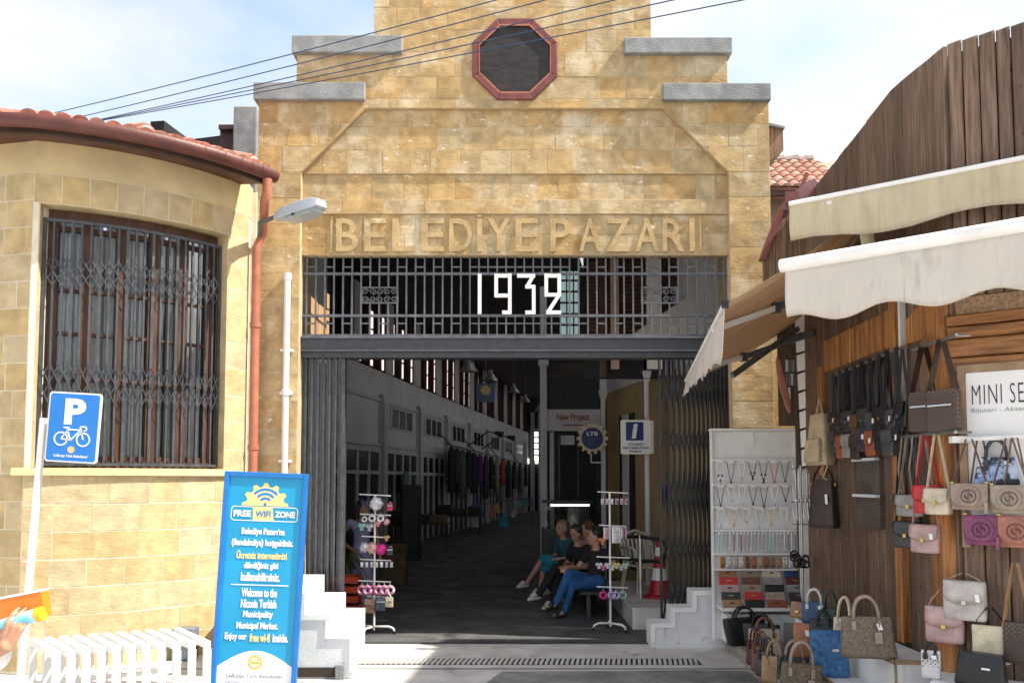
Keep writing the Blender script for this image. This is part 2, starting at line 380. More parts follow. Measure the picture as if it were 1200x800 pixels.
# ------------------------------------------------------------------ lettering
def text_data(s, bold=0.0, extrude=0.0, res=3, spacing=1.0):
    c = bpy.data.curves.new('lettering', 'FONT'); c.body = s; c.offset = bold; c.extrude = extrude; c.resolution_u = res; c.space_character = spacing
    c.align_x = 'LEFT'
    o = bpy.data.objects.new('lettering', c)
    me = bpy.data.meshes.new_from_object(o)
    vs = [v.co.copy() for v in me.vertices]; fs = [tuple(p.vertices) for p in me.polygons]
    bpy.data.objects.remove(o); bpy.data.curves.remove(c); bpy.data.meshes.remove(me)
    return vs, fs
def lettering(name, s, mat, parent, fn, w=None, h=None, center=(0, 0), bold=0.0, thick=.002, box=None, spacing=1.0, keep=True):
    """flat raised lettering fitted to w or h (or a box u0,v0,u1,v1) on the surface fn(u,v,d)"""
    vs, fs = text_data(s, bold, 1.0, 3, spacing)
    if not vs: return None
    x0 = min(v.x for v in vs); x1 = max(v.x for v in vs); y0 = min(v.y for v in vs); y1 = max(v.y for v in vs)
    if box:
        u0, v0, u1, v1 = box; sx = (u1 - u0) / (x1 - x0); sy = (v1 - v0) / (y1 - y0); ox = u0 - x0 * sx; oy = v0 - y0 * sy
    else:
        k = w / (x1 - x0) if w else h / (y1 - y0); sx = sy = k
        if w and h: sy = h / (y1 - y0)
        ox = center[0] - (x0 + x1) / 2 * sx; oy = center[1] - (y0 + y1) / 2 * sy
    b = MB(); b.add([fn(v.x * sx + ox, v.y * sy + oy, (thick if v.z > 0 else 0)) for v in vs], fs)
    return b.build(name, mat, parent, local=True)
ORD = ['first', 'second', 'third', 'fourth', 'fifth', 'sixth', 'seventh', 'eighth', 'ninth', 'tenth', 'eleventh', 'twelfth', 'thirteenth', 'fourteenth', 'fifteenth', 'sixteenth', 'seventeenth', 'eighteenth', 'nineteenth', 'twentieth', 'twenty-first', 'twenty-second', 'twenty-third', 'twenty-fourth', 'twenty-fifth', 'twenty-sixth']
F = 9.84          # depth of the gatehouse front
# ================================================================== GROUND
def flat(name, x0, y0, x1, y1, z, mat, th=.0):
    b = MB()
    if th: b.box((x0, y0, z - th), (x1, y1, z))
    else: b.add([(x0, y0, z), (x1, y0, z), (x1, y1, z), (x0, y1, z)], [(0, 1, 2, 3)])
    return structure(b.build(name, mat))
flat('ground', -400, -300, 400, 900, -.012, M['asphalt'])
flat('street', -14, -12, 14, 8.55, -.004, M['conc_light'])
# darker asphalt patch on the right of the street
b = MB(); pts = [(.9, 3.0), (2.26, 3.0), (2.3, 8.45), (1.75, 8.5), (1.2, 8.46), (-.1, 8.43), (-.35, 7.6), (.3, 6.0)]
b.add([(x, y, 0) for x, y in pts], [tuple(range(len(pts)))]); structure(b.build('asphalt_patch', M['asphalt']))
flat('pavement_apron', -6, 8.55, 6, F - .03, .004, M['conc_light'])
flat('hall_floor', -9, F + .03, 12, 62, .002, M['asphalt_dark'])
b = MB(); b.box((-2.46, F - .03, -.02), (2.5, F + .03, .012)); tag(b.build('threshold_strip', M['steel']), 'dark metal threshold strip across the gateway floor', 'threshold')
# drain grate with its bars
gy0, gy1 = 8.74, 8.98; gx0, gx1 = X(420, 8.86, 770), X(815, 8.86, 770)
g = thing('drain_grate', 'long slotted drain grate set across the pavement before the gateway', 'drain', (0, gy0, .005))
b = MB(); b.box((gx0 - .04, gy0 - .03, -.006), (gx1 + .04, gy0, .006)); b.box((gx0 - .04, gy1, -.006), (gx1 + .04, gy1 + .03, .006)); b.box((gx0 - .04, gy0, -.006), (gx1 + .04, gy1, .0052))
b.cur = 0; b.build('frame', M['dark'], g)
bm_ = MB().cbox((0, 0, 0), (.030, gy1 - gy0 + .04, .014)).mesh('bar', M['conc_light'])
nb = 66
for i in range(nb + 1):
    link('bar', bm_, g, (gx0 + (gx1 - gx0) * i / nb, (gy1 - gy0) / 2, .006), (0, 0, R(-8)))
# ================================================================== GATEHOUSE FRONT
def fx(px): return X(px, F, 250)
def fz(py): return Z(py, F)
def ff(u, v, d): return (u, F + d, v)
GL, GR = X(350, F, 400), X(857, F, 400)
gate_house = thing('gatehouse', 'tall sandstone gatehouse with stepped parapet and carved lettering over the gateway', 'building', (0, F, 0))
def poly(*p): return [(fx(a), fz(c)) for a, c in p]
PL, PR = fx(301), fx(903)
regions = [  # outline, depth, course lines (py), width range px, name
    ([(PL, 0), (GL, 0), (GL, fz(202)), (PL, fz(202))], 0, [755, 722, 690, 660, 628, 596, 565, 533, 502, 470, 439, 410, 380, 349, 320, 290, 262, 232, 202], (50, 60)),
    ([(GR, 0), (PR, 0), (PR, fz(202)), (GR, fz(202))], 0, [755, 722, 690, 660, 628, 596, 565, 533, 502, 470, 439, 410, 380, 349, 320, 290, 260, 231, 202], (24, 50)),
    ([(PL, fz(202)), (GL, fz(202)), (fx(427), fz(127)), (fx(434), fz(116)), (PL, fz(116))], 0, [202, 172, 145, 116], (24, 44)),
    ([(GR, fz(202)), (PR, fz(202)), (PR, fz(116)), (fx(770), fz(116)), (fx(779), fz(127))], 0, [202, 172, 145, 116], (24, 44)),
    ([(fx(427), fz(127)), (fx(779), fz(127)), (fx(770), fz(116)), (fx(434), fz(116))], 0, [127, 116], (36, 60)),
    ([(fx(345), fz(116)), (fx(855), fz(116)), (fx(855), fz(61)), (fx(345), fz(61))], 0, [116, 90, 61], (24, 42)),
    ([(fx(436), fz(61)), (fx(765), fz(61)), (fx(765), fz(-44)), (fx(436), fz(-44))], 0, [61, 35, 9, -17, -44], (26, 44)),
    ([(GL, fz(202)), (GR, fz(202)), (fx(779), fz(127)), (fx(427), fz(127))], .055, [202, 174, 147, 127], (24, 46)),
    ([(GL, fz(232)), (GR, fz(232)), (GR, fz(202)), (GL, fz(202))], .075, [232, 202], (22, 42)),
    ([(GL, fz(249)), (GR, fz(249)), (GR, fz(232)), (GL, fz(232))], .055, [249, 232], (40, 90)),
    ([(GL, fz(297)), (GR, fz(297)), (GR, fz(249)), (GL, fz(249))], .080, [297, 272, 249], (30, 60)),
]
regions.append(([(PR, 0), (fx(926), 0), (fx(926), fz(400)), (PR, fz(400))], .06, [755, 722, 690, 660, 628, 596, 565, 533, 502, 470, 439, 400], (24, 50)))
wallb = MB()
for rg, dep, ys, wr in regions:
    wallb.prism(rg, ff, dep + .0005, .20 if dep > .05 and rg[0][1] < fz(200) else .58)
wallb.build('wall', M['mortar'], gate_house)
for rg, dep, ys, wr in regions:
    x0 = min(p[0] for p in rg); x1 = max(p[0] for p in rg)
    for k in range(len(ys) - 1):
        za, zb = fz(ys[k]), fz(ys[k + 1])
        x = x0 - random.uniform(0, wr[0]) * .00984 * (0 if (x1 - x0) < .7 else 1)
        while x < x1 - .01:
            w = random.uniform(*wr) * .0099
            if x1 - (x + w) < .12: w = x1 - x + .001
            j = random.uniform(-.004, .004)
            pl = clip([(x, za + j), (x + w, za + j), (x + w, zb), (x, zb)], rg)
            x += w
            if len(pl) < 3 or parea(pl) < .004: continue
            pr = random.uniform(-.003, .004)
            # wobbly outline
            MB().slab(pl, ff, dep - .002 - max(0, pr), dep + .03, random.uniform(.0015, .004), random.uniform(.0012, .0028)).build('stone', M['stone'], gate_house)
# copings
def coping(px0, px1, py0, py1, y0=F - .075, y1=F + .55):
    b = MB(); xa, xb = X(px0, y0, 90), X(px1, y0, 90); za, zb = Z(py1, y0), Z(py0, y0)
    b.box((xa, y0, za), (xb, y1, zb)); b.build('coping', M['concrete'], gate_house, bevel=.012)
for a in ((297, 427.5, 96, 116.5), (341, 471, 41, 61.5), (777, 903.5, 97, 117), (732, 859, 43.5, 62), (425, 520, -66, -46), (680, 776, -66, -46)): coping(*a)
# octagonal window
oc = Vector((fx(603.5), fz(70.5))); 
def octo(rx, rz): return [(oc.x + rx * math.cos(R(22.5 + 45 * i)), oc.y + rz * math.sin(R(22.5 + 45 * i))) for i in range(8)]
o_out, o_in = octo(.545, .535), octo(.455, .445)
b = MB()
for i in range(8):
    j = (i + 1) % 8
    b.prism([o_out[i], o_out[j], o_in[j], o_in[i]], ff, -.035, .03)
wf = b.build('window_frame', M['maroon'], gate_house, bevel=.01)
b = MB(); b.prism(octo(.46, .45), ff, -.012, .0); pn = b.build('window_pane', M['tarp'], gate_house)
b = MB()
for i in range(8): b.bar(ff(*o_in[i], -.03), ff(*o_in[(i + 1) % 8], -.03), .012, .02)
b.build('bead', M['terracotta'], wf)
# carved letters
letters = [('B', 393, 419), ('E', 426, 452), ('L', 459, 486), ('E', 493, 520), ('D', 526, 553), ('I', 559, 565), ('Y', 571, 598), ('E', 604, 631), ('P', 645, 669), ('A', 679, 705), ('Z', 711, 739), ('A', 745, 773), ('R', 777, 803), ('I', 809, 815)]
def lf(u, v, d): return (u, .080 - d, v)
for ch, a, c in letters:
    vs_, fs_ = text_data(ch, .012, 1.0, 5)
    o = lettering('letter', ch, M['letter'], gate_house, lf, box=(fx(a), fz(293), fx(c), fz(254)), bold=.012, thick=.026)
    bv = o.modifiers.new('bevel', 'BEVEL'); bv.width = .008; bv.segments = 1; bv.limit_method = 'ANGLE'
# dot on the dotted capital
MB().box((fx(559), F + .055, fz(252.4)), (fx(565), F + .085, fz(250))).build('letter_dot', M['letter'], gate_house)
# slim plain panels between the letters, as carved
for a, c in ((386, 389), (421, 423), (821, 823)):
    MB().box((fx(a), F + .064, fz(294)), (fx(c), F + .085, fz(251))).build('letter_border', M['letter'], gate_house)
# ================================================================== TRANSOM GRILLE AND BEAM
GY = F + .15
def gx(px): return X(px, GY, 345)
def gz(py): return Z(py, GY)
grille = thing('transom_grille', 'black iron transom grille with the white year 1932 over the gateway', 'grille', (0, GY, 0))
def hbar(py, px0=350, px1=858, w=.03, h=.022, name='rail', par=None):
    MB().bar((gx(px0), GY, gz(py)), (gx(px1), GY, gz(py)), w, h).build(name, M['steel_grey'], par or grille)
hbar(299); hbar(321, h=.030); hbar(370, h=.030); hbar(393, h=.026)
vx = [359.5 + 10.62 * i for i in range(47)]
NY = .014
def vbar(px, pa, pb):
    MB().box((gx(px) - .009, GY - .012, gz(pb)), (gx(px) + .009, GY + .012, gz(pa))).build('bar', M['steel_grey'], grille)
for i, px in enumerate(vx):
    if px > 856: continue
    orn = any(a + 1 < px < c - 1 for a, c in ((424, 466), (752, 793)))
    if 552 < px < 658:
        vbar(px, 299, 321); vbar(px, 370, 393)
    elif orn:
        vbar(px, 299, 337); vbar(px, 355, 393)
    else: vbar(px, 299, 393)
for i in range(0, 46):
    a, c = vx[i], vx[i + 1]
    mid = 548 < a < 662
    if mid or i % 2 == 0:
        for py in (313, 379):
            MB().box((gx(a), GY - .008, gz(py) - .008), (gx(c), GY + .008, gz(py) + .008)).build('crossbar', M['steel_grey'], grille)
for a, c in ((424, 466), (752, 793)):
    orn = thing('x', 'x', 'x'); del orn['label']; del orn['category']; orn.name = 'scroll_panel'; orn.parent = grille
    b = MB()
    for py in (337, 355): b.bar((gx(a), GY, gz(py)), (gx(c), GY, gz(py)), .02, .016)
    for px in (a, c): b.bar((gx(px), GY, gz(337)), (gx(px), GY, gz(355)), .02, .016)
    b.build('panel_frame', M['steel_grey'], orn)
    sb = MB(); r0 = .04
    pts = [(r0 * (1 - t * .72) * math.cos(t * 9.5), 0, r0 * (1 - t * .72) * math.sin(t * 9.5)) for t in [k / 22 for k in range(23)]]
    sb.tube(pts, .006, 5); sm = sb.mesh('scroll', M['steel_grey'])
    for i in range(5):
        for j in range(2):
            px = a + (c - a) * (i + .5) / 5; py = 341.5 + 9 * j
            link('scroll', sm, orn, (gx(px), 0, gz(py)), (0, R(90 * ((i + j) % 4)), 0))
def digit(strokes, px0, px1):
    b = MB(); S = lambda u, v: (gx(px0 + (px1 - px0) * u), GY - .045, gz(369 - 47 * v))
    for i_, (a, c) in enumerate(strokes):
        b.bar(S(*a), S(*c), .042, .03 + .003 * i_, (0, 1, 0))
    return b.build('digit', M['white'], grille)
digit([((.5, 0), (.5, 1))], 559.5, 565)
digit([((.0, .95), (1, .95)), ((.08, 1), (.08, .42)), ((0, .46), (1, .46)), ((.92, 1), (.92, 0)), ((.45, .04), (1, .04))], 580, 599)
digit([((.0, .95), (1, .95)), ((.92, .97), (.52, .66)), ((.45, .68), (1, .68)), ((.92, .70), (.92, 0)), ((.45, .04), (1, .04))], 606, 627)
digit([((.0, .95), (1, .95)), ((.1, 1), (.1, .45)), ((0, .48), (1, .48)), ((.9, 1), (.9, .44)), ((.9, .48), (.2, .05)), ((.1, .04), (1, .04))], 638, 657)
BY = F + .1
beam = thing('steel_beam', 'dark steel lintel beam spanning the gateway under the year grille', 'beam', (0, BY, 0))
b = MB(); zt, zm, zb_ = Z(394.5, BY), Z(410, BY), Z(418.5, BY)
b.box((GL - .02, BY, zm), (GR + .02, BY + .10, zt - .02)); b.build('web', M['steel'], beam)
MB().box((GL - .02, BY - .03, zt - .02), (GR + .02, BY + .2, zt)).build('flange', M['steel_grey'], beam)
MB().box((GL - .02, BY - .02, zm - .012), (GR + .02, BY + .2, zm)).build('flange', M['steel_grey'], beam)
MB().box((GL - .02, BY + .03, zb_), (GR + .02, BY + .22, zm - .012)).build('track', M['steel'], beam)
# ================================================================== FOLDING GATES
GT = zb_ - .005
gl = thing('folding_gate', 'left folding steel gate packed into tight vertical slats', 'gate', (GL + .2, F + .2, 0), group='folding gates of the gateway')
n = 14; xa, xb = X(353, F + .18, 480), X(402, F + .18, 480)
for i in range(n):
    x = xa + (xb - xa) * (i + .5) / n; w = (xb - xa) / n
    b = MB(); y = F + .17 + (.0 if i % 2 else .035); 
    b.box((x - w * .36, y, .02), (x + w * .36, y + .02, GT)); b.box((x - w * .40, y + .006, .02), (x - w * .24, y + .08, GT)); b.build('slat', M['gate'], gl)
MB().box((xb - .005, F + .16, .02), (xb + .022, F + .28, GT)).build('end_post', M['gate'], gl)
for k, py in enumerate((418.5,)):
    for i in range(7): MB().cbox((xa + (xb - xa) * (i + .5) / 7, F + .19, GT + .004), (.022, .04, .05)).build('roller', M['steel_grey'], gl)
gr = thing('folding_gate', 'right folding black gate half drawn out into a scissor lattice', 'gate', (GR - .4, F + .2, 0), group='folding gates of the gateway')
xa, xb = X(773, F + .18, 500), X(858, F + .18, 500); n = 15
gxs = [xa + (xb - xa) * (i / n) ** .8 for i in range(n + 1)]
for i in range(n + 1):
    x = gxs[i]
    MB().box((x - .0135, F + .155, .06), (x + .0135, F + .185, GT)).build('slat', M['gate_dark'], gr)
H = GT - .1; tiers = 5
for i in range(n):
    x0 = gxs[i]; x1 = gxs[i + 1]
    for k in range(tiers):
        z0 = .1 + H * k / tiers; z1 = z0 + H / tiers
        for (p, q, yy) in (((x0, z0), (x1, z1), .194), ((x1, z0), (x0, z1), .206)):
            if k % 2 == 1:
                zc = (z0 + z1) / 2; dz = (z1 - z0) * .26
                MB().bar((p[0], F + yy, zc - dz if p[1] < q[1] else zc + dz), (q[0], F + yy, zc + dz if p[1] < q[1] else zc - dz), .012, .008, (0, 1, 0)).build('lattice_bar', M['gate_dark'], gr)
            else:
                MB().bar((p[0], F + yy, p[1]), (q[0], F + yy, q[1]), .020, .008, (0, 1, 0)).build('lattice_bar', M['gate_dark'], gr)
for i in range(3):
    x = xa + .04 + i * .13; b = MB(); b.tube([(x - .035, F + .14, GT - .2), (x - .035, F + .14, GT - .02), (x + .035, F + .14, GT - .02), (x + .035, F + .14, GT - .2)], .008, 6); b.build('loop_handle', M['steel_grey'], gr)
# ================================================================== WHITE STEPPED BLOCKS
def stepped(name, label, fx_, bx_, y0, y1, zs, lip=.028):
    """steps climbing outward; fx_/bx_ = x at the front / back plane for every step edge"""
    t = thing(name, label, 'steps', (fx_[0], y0, 0), group='white stepped blocks beside the gateway')
    b = MB()
    for i in range(len(zs)):
        xf0, xf1, xb0, xb1 = fx_[i], fx_[i + 1], bx_[i], bx_[i + 1]
        z = zs[i]
        b.add([(xf0, y0, 0), (xf1, y0, 0), (xb1, y1, 0), (xb0, y1, 0), (xf0, y0, z), (xf1, y0, z), (xb1, y1, z), (xb0, y1, z)],
              [(3, 2, 1, 0), (4, 5, 6, 7), (0, 1, 5, 4), (2, 3, 7, 6), (0, 4, 7, 3), (1, 2, 6, 5)])
    b.build('block', M['white_wall'], t)
    # raised rim along the stepped front edge
    b = MB(); s = 1 if fx_[1] > fx_[0] else -1
    for i in range(len(zs)):
        zp = zs[i - 1] if i else 0.0
        b.box((fx_[i] - s * .004, y0 - lip * .6, zs[i] - .045), (fx_[i + 1] + (s * .04 if i + 1 < len(zs) else 0), y0 + .02, zs[i] + .003))
        b.box((fx_[i] - s * .005, y0 - lip * .6 + .001, zp if i else .06), (fx_[i] + s * .04, y0 + .019, zs[i] - .044))
    b.build('rim', M['white'], t)
    return t
sy0, sy1 = 8.15, F - .05
zz = [Z(742, sy0), Z(720, sy0), Z(695, sy0), Z(695, sy0) + .2]
fxs = [X(415, sy0, 740), X(386, sy0, 740), X(357, sy0, 720), X(328, sy0, 700), X(290, sy0, 700)]
bxs = [X(428, sy1, 714), X(405, sy1, 714), X(380, sy1, 695), X(355, sy1, 675), X(320, sy1, 660)]
st = stepped('stepped_block', 'white stepped block on the left, behind the blue wifi sign', fxs, bxs, sy0, sy1, zz)
MB().box((fxs[-1], sy0 - .012, .01), (fxs[1] + .06, sy0 + .01, .10)).build('base_slot', pm('dark_slot', (.05, .035, .025), .8), st)
MB().box((fxs[1] + .07, sy0 - .05, 0), (fxs[1] + .15, sy0 - .002, .13)).build('junction_box', M['concrete'], st)
ry0, ry1 = 9.6, F + .1
zz = [Z(730, ry0), Z(712, ry0), Z(692, ry0)]
fxs = [X(763, ry0, 730), X(787, ry0, 712), X(812, ry0, 700), X(852, ry0, 700)]
st = stepped('stepped_block', 'white stepped block on the right, beside the necklace display', fxs, fxs, ry0, ry1, zz)
# ================================================================== ROUND BUILDING
AR = 2.6; TH0, TH1 = R(14), R(64)
A0 = Vector((-4.74, 8.30)); AC = A0 - AR * Vector((math.sin(TH0), -math.cos(TH0)))
def arc(th, off, z):
    n = Vector((math.sin(th), -math.cos(th)))
    p = AC + (AR + off) * n
    return (p.x, p.y, z)
LD = Vector((-.974, .225))             # direction of the straight wall to the left
LN = Vector((-.225, -.974))
def lw(s, off, z):
    p = A0 + LD * s + LN * off
    return (p.x, p.y, z)
rb = thing('round_building', 'round cornered sandstone building with barred window and red eaves on the left', 'building', (A0.x + 1, A0.y + 1, 0))
ZT = 5.22; ZF = 4.90; ZW1 = 4.60; ZW0 = 1.98
TW0, TW1 = R(15.2), R(57.5)
def arcbox(b, t0, t1, z0, z1, o0, o1, n=6):
    vs = []; fs = []
    for i in range(n + 1):
        t = t0 + (t1 - t0) * i / n
        vs += [arc(t, o0, z0), arc(t, o1, z0), arc(t, o1, z1), arc(t, o0, z1)]
    for i in range(n):
        for j in range(4): fs.append((i * 4 + j, i * 4 + (j + 1) % 4, i * 4 + 4 + (j + 1) % 4, i * 4 + 4 + j))
    fs += [(3, 2, 1, 0), tuple(n * 4 + j for j in range(4))]
    b.add(vs, fs)
b = MB()
arcbox(b, TH0, TH1, 0, ZW0 - .08, -.45, -.0008, 16); arcbox(b, TH0, TH1, ZW1 + .002, ZF, -.45, -.0008, 16)
arcbox(b, TH0, TW0, ZW0 - .08, ZW1 + .002, -.45, -.0008, 2); arcbox(b, TW1, TH1, ZW0 - .08, ZW1 + .002, -.45, -.0008, 3)
b.prism([(0, 0), (3.2, 0), (3.2, ZF), (0, ZF)], lambda u, v, d: lw(u, d, v), -.45, -.0008)
e = arc(TH1, 0, 0); b.box((e[0] - .35, e[1] - .02, 0), (e[0] - .02, F + .1, ZF))
b.box((e[0] - .06, F - .03, 0), (PL + .004, F + .3, ZT))
b.build('wall', M['mortar_white'], rb)
b = MB(); arcbox(b, TH0, TH1, ZF, ZT + .05, -.45, -.004, 20); b.prism([(0, ZF), (3.2, ZF), (3.2, ZT + .05), (0, ZT + .05)], lambda u, v, d: lw(u, d, v), -.45, -.004)
b.box((e[0] - .35, e[1] - .02, ZF), (e[0] - .012, F + .1, ZT + .05))
b.build('frieze', M['plaster'], rb, smooth=35)
def astone(t0, t1, z0, z1, slant=0.0):
    g = .0038; pr = random.uniform(0, .004); n = 3; vs = []; fs = []
    a0, a1 = t0 + g / AR, t1 - g / AR; ch = .003
    for i in range(n + 1):
        k = i / n; t = a0 + (a1 - a0) * k
        tt = t + slant / AR
        vs += [arc(t, -.03, z0 + g), arc(t, pr - ch, z0 + g), arc(t, pr, z0 + g + ch), arc(tt, pr, z1 - g - ch), arc(tt, pr - ch, z1 - g), arc(tt, -.03, z1 - g)]
    for i in range(n):
        for j in range(5): fs.append((i * 6 + j, i * 6 + j + 1, i * 6 + 7 + j, i * 6 + 6 + j))
    fs += [(5, 4, 3, 2, 1, 0), tuple(n * 6 + j for j in range(6))]
    MB().add(vs, fs).build('stone', M['stone_pale'], rb)
zc = [0, .27, .54, .81, 1.08, 1.35, 1.62, ZW0 - .08]
for k in range(len(zc) - 1):
    t = TH0
    first = True
    while t < TH1 - .01:
        w = random.uniform(.30, .52) / AR
        if first: w *= random.uniform(.5, 1); first = False
        if TH1 - (t + w) < .15 / AR: w = TH1 - t
        astone(t, t + w, zc[k], zc[k + 1]); t += w
# lintel voussoirs
nv = 9
for i in range(nv):
    t0 = TH0 + (TH1 - TH0) * i / nv; t1 = TH0 + (TH1 - TH0) * (i + 1) / nv
    astone(t0, t1, ZW1, ZF, 0)
for k in range(9):
    z0 = ZW0 - .08 + (ZW1 - ZW0 + .08) * k / 9; z1 = ZW0 - .08 + (ZW1 - ZW0 + .08) * (k + 1) / 9
    astone(TW1, TH1, z0, z1)
def lf_(u, v, d): return lw(u, -d, v)
for k in range(18):
    z0 = .02 + (ZF - .02) * k / 18; z1 = .02 + (ZF - .02) * (k + 1) / 18
    s = 0; first = True
    while s < 1.6:
        w = random.uniform(.3, .55) * (random.uniform(.45, .9) if first else 1); first = False
        MB().slab([(s, z0), (s + w, z0), (s + w, z1), (s, z1)], lf_, -random.uniform(0, .004), .03, .003, .0036).build('stone', M['stone_pale'], rb); s += w
# window sill
b = MB(); arcbox(b, TW0 - .06, TW1 + .03, ZW0 - .078, ZW0 - .004, -.25, .05, 12); b.build('window_sill', M['plaster'], rb)
# reveals in stone (thin linings)
b = MB(); arcbox(b, TW0 - .004, TW0 + .004, ZW0, ZW1, -.26, -.001, 1); arcbox(b, TW1 - .004, TW1 + .004, ZW0, ZW1, -.26, -.001, 1); arcbox(b, TW0, TW1, ZW1 - .006, ZW1 + .004, -.26, -.001, 10)
b.build('reveal', M['stone_pale'], rb)
# wooden window behind
win = MB(); o0, o1 = -.27, -.20
arcbox(win, TW0, TW0 + .035, ZW0, ZW1, o0, o1 + .02, 1); arcbox(win, TW1 - .035, TW1, ZW0, ZW1, o0, o1 + .02, 1)
arcbox(win, TW0 + .035, TW1 - .035, ZW1 - .10, ZW1 - .007, o0, o1 + .02, 10); arcbox(win, TW0 + .035, TW1 - .035, ZW0, ZW0 + .07, o0, o1 + .02, 10)
wfr = win.build('window', M['wood_win'], rb)
nb = 5
for i in range(nb):
    a = TW0 + .035 + (TW1 - TW0 - .07) * i / nb; c = TW0 + .035 + (TW1 - TW0 - .07) * (i + 1) / nb
    b = MB()
    for t0, t1 in ((a, a + .022), (c - .022, c)): arcbox(b, t0, t1, ZW0 + .07, ZW1 - .10, o0 + .01, o1 + .005, 1)
    for f_, h_ in ((0, .05), (.33, .03), (.52, .03), (.70, .03), (.955, .05)):
        z = ZW0 + .07 + (ZW1 - ZW0 - .17) * f_; arcbox(b, a + .022, c - .022, z, z + h_ , o0 + .012, o1 - .002, 2)
    b.build('casement', M['wood_win'], wfr)
    b = MB(); arcbox(b, a + .022, c - .022, ZW0 + .08, ZW1 - .11, o0 + .025, o0 + .031, 3); b.build('pane', M['glass'], wfr)
    b = MB(); vs = []; 
    t0, t1 = (a + .02, c - .02)
    def cf(u, v): 
        return Vector(arc(t0 + (t1 - t0) * u, -.295 + .012 * math.sin(u * 40 + i) , ZW0 + .05 + v * (ZW1 - ZW0 - .12)))
    if i != 4: b.grid(lambda u, v: cf(u * (.42 if i % 2 else .48), v), 14, 1); b.grid(lambda u, v: cf(.56 + u * .44, v), 14, 1); b.build('curtain', M['curtain'], wfr, smooth=True)
b = MB(); arcbox(b, TW0 - .03, TW1 + .03, ZW0, ZW1, -.9, -.86, 8); b.build('room_back', pm('dim_room', (.10, .075, .055), .9), rb)
# scissor grille
sg = MB()
go = -.11; Tn = 21
gtag = MB(); arcbox(gtag, TW0 + .01, TW1 - .01, ZW1 - .15, ZW1 - .12, go - .02, go + .02, 12)
sgo = gtag.build('window_grille', M['grille_dark'], rb)
gtag = MB(); arcbox(gtag, TW0 + .01, TW1 - .01, ZW0 + .02, ZW0 + .05, go - .02, go + .02, 12); gtag.build('bottom_rail', M['grille_dark'], sgo)
tz = [TW0 + .012 + (TW1 - TW0 - .024) * i / Tn for i in range(Tn + 1)]
for i, t in enumerate(tz):
    b = MB(); w = .020 if i % 3 else .030
    arcbox(b, t - w / 2 / AR, t + w / 2 / AR, ZW0 + .03, ZW1 - .12, go - .014, go + .014, 1); b.build('bar', M['grille_dark'], sgo)
zone = [(4.10 - .30, 4.10), (3.02 - .40, 3.02)]
for i in range(Tn):
    for z0, z1 in zone:
        for hh in range(2):
            za = z0 + (z1 - z0) * hh / 2; zb2 = z0 + (z1 - z0) * (hh + 1) / 2
            b = MB(); b.bar(arc(tz[i], go + .02, za), arc(tz[i + 1], go + .02, zb2), .010, .006, arc(tz[i], 1, 0)); b.bar(arc(tz[i + 1], go + .03, za), arc(tz[i], go + .03, zb2), .010, .006, arc(tz[i], 1, 0))
            b.build('lattice', M['grille_dark'], sgo)
# eaves: soffit boards, fascia, gutter, roof
EO = .50
def sweep(profile, n=26):
    """profile of (off, z) swept along straight wall then arc then short return"""
    ring = []
    for s in (3.2, 1.6, .0): ring.append([lw(s, o, z) for o, z in profile])
    # mitre at the corner
    tm = TH0
    for i in range(1, n + 1):
        t = TH0 + (TH1 - R(3) - TH0) * i / n
        ring.append([arc(t, o, z) for o, z in profile])
    vs = [p for r in ring for p in r]; m = len(profile); fs = []
    for i in range(len(ring) - 1):
        for j in range(m): fs.append((i * m + j, i * m + (j + 1) % m, (i + 1) * m + (j + 1) % m, (i + 1) * m + j))
    fs += [tuple(range(m)), tuple((len(ring) - 1) * m + j for j in range(m))]
    return MB().add(vs, fs)
sweep([(-.1, ZT + .02), (EO - .09, ZT - .055), (EO - .09, ZT - .03), (-.1, ZT + .06)]).build('soffit', pm('brown_soffit', (.11, .045, .028), .7, .25, 5), rb)
sweep([(EO - .09, ZT - .09), (EO - .05, ZT - .09), (EO - .05, ZT + .02), (EO - .09, ZT + .02)]).build('fascia', pm('dark_fascia', (.055, .03, .024), .6, .25, 5), rb)
gp = [(EO - .05, ZT + .015)] + [(EO + .02 + .075 * math.cos(R(a)), ZT + .02 + .085 * math.sin(R(a))) for a in range(-190, 20, 22)] + [(EO + .085, ZT + .05), (EO + .06, ZT + .045), (EO - .04, ZT + .03)]
sweep(gp).build('gutter', M['rust'], rb, smooth=50)
roof = sweep([(EO - .03, ZT + .035), (EO - .03, ZT + .06), (-1.9, ZT + .88), (-1.9, ZT + .80)]).build('roof', M['roof_tile'], rb)
tm_ = MB(); k = 8
tm_.add([(x_, y_, z_) for y_ in (0, .42) for x_, z_ in [(.075 * math.cos(math.pi * i / k) * (1 - .12 * (y_ > 0)), .06 * math.sin(math.pi * i / k)) for i in range(k + 1)]],
        [(i, i + 1, k + 2 + i, k + 1 + i) for i in range(k)] + [tuple(range(k + 1)), tuple(range(2 * k + 1, k, -1))])
tmesh = tm_.mesh('tile', M['roof_tile'])
for i in range(21):
    s = 3.1 - i * .155; p = lw(s, EO - .0, ZT + .062); link('tile', tmesh, roof, W(roof).inverted() @ Vector(p), (R(19), 0, math.atan2(LN.x, -LN.y)))
nt_ = 17
for i in range(nt_):
    t = TH0 + (TH1 - R(4) - TH0) * (i + .5) / nt_; p = arc(t, EO + .0, ZT + .062); link('tile', tmesh, roof, W(roof).inverted() @ Vector(p), (R(19), random.uniform(-.1, .1), t))
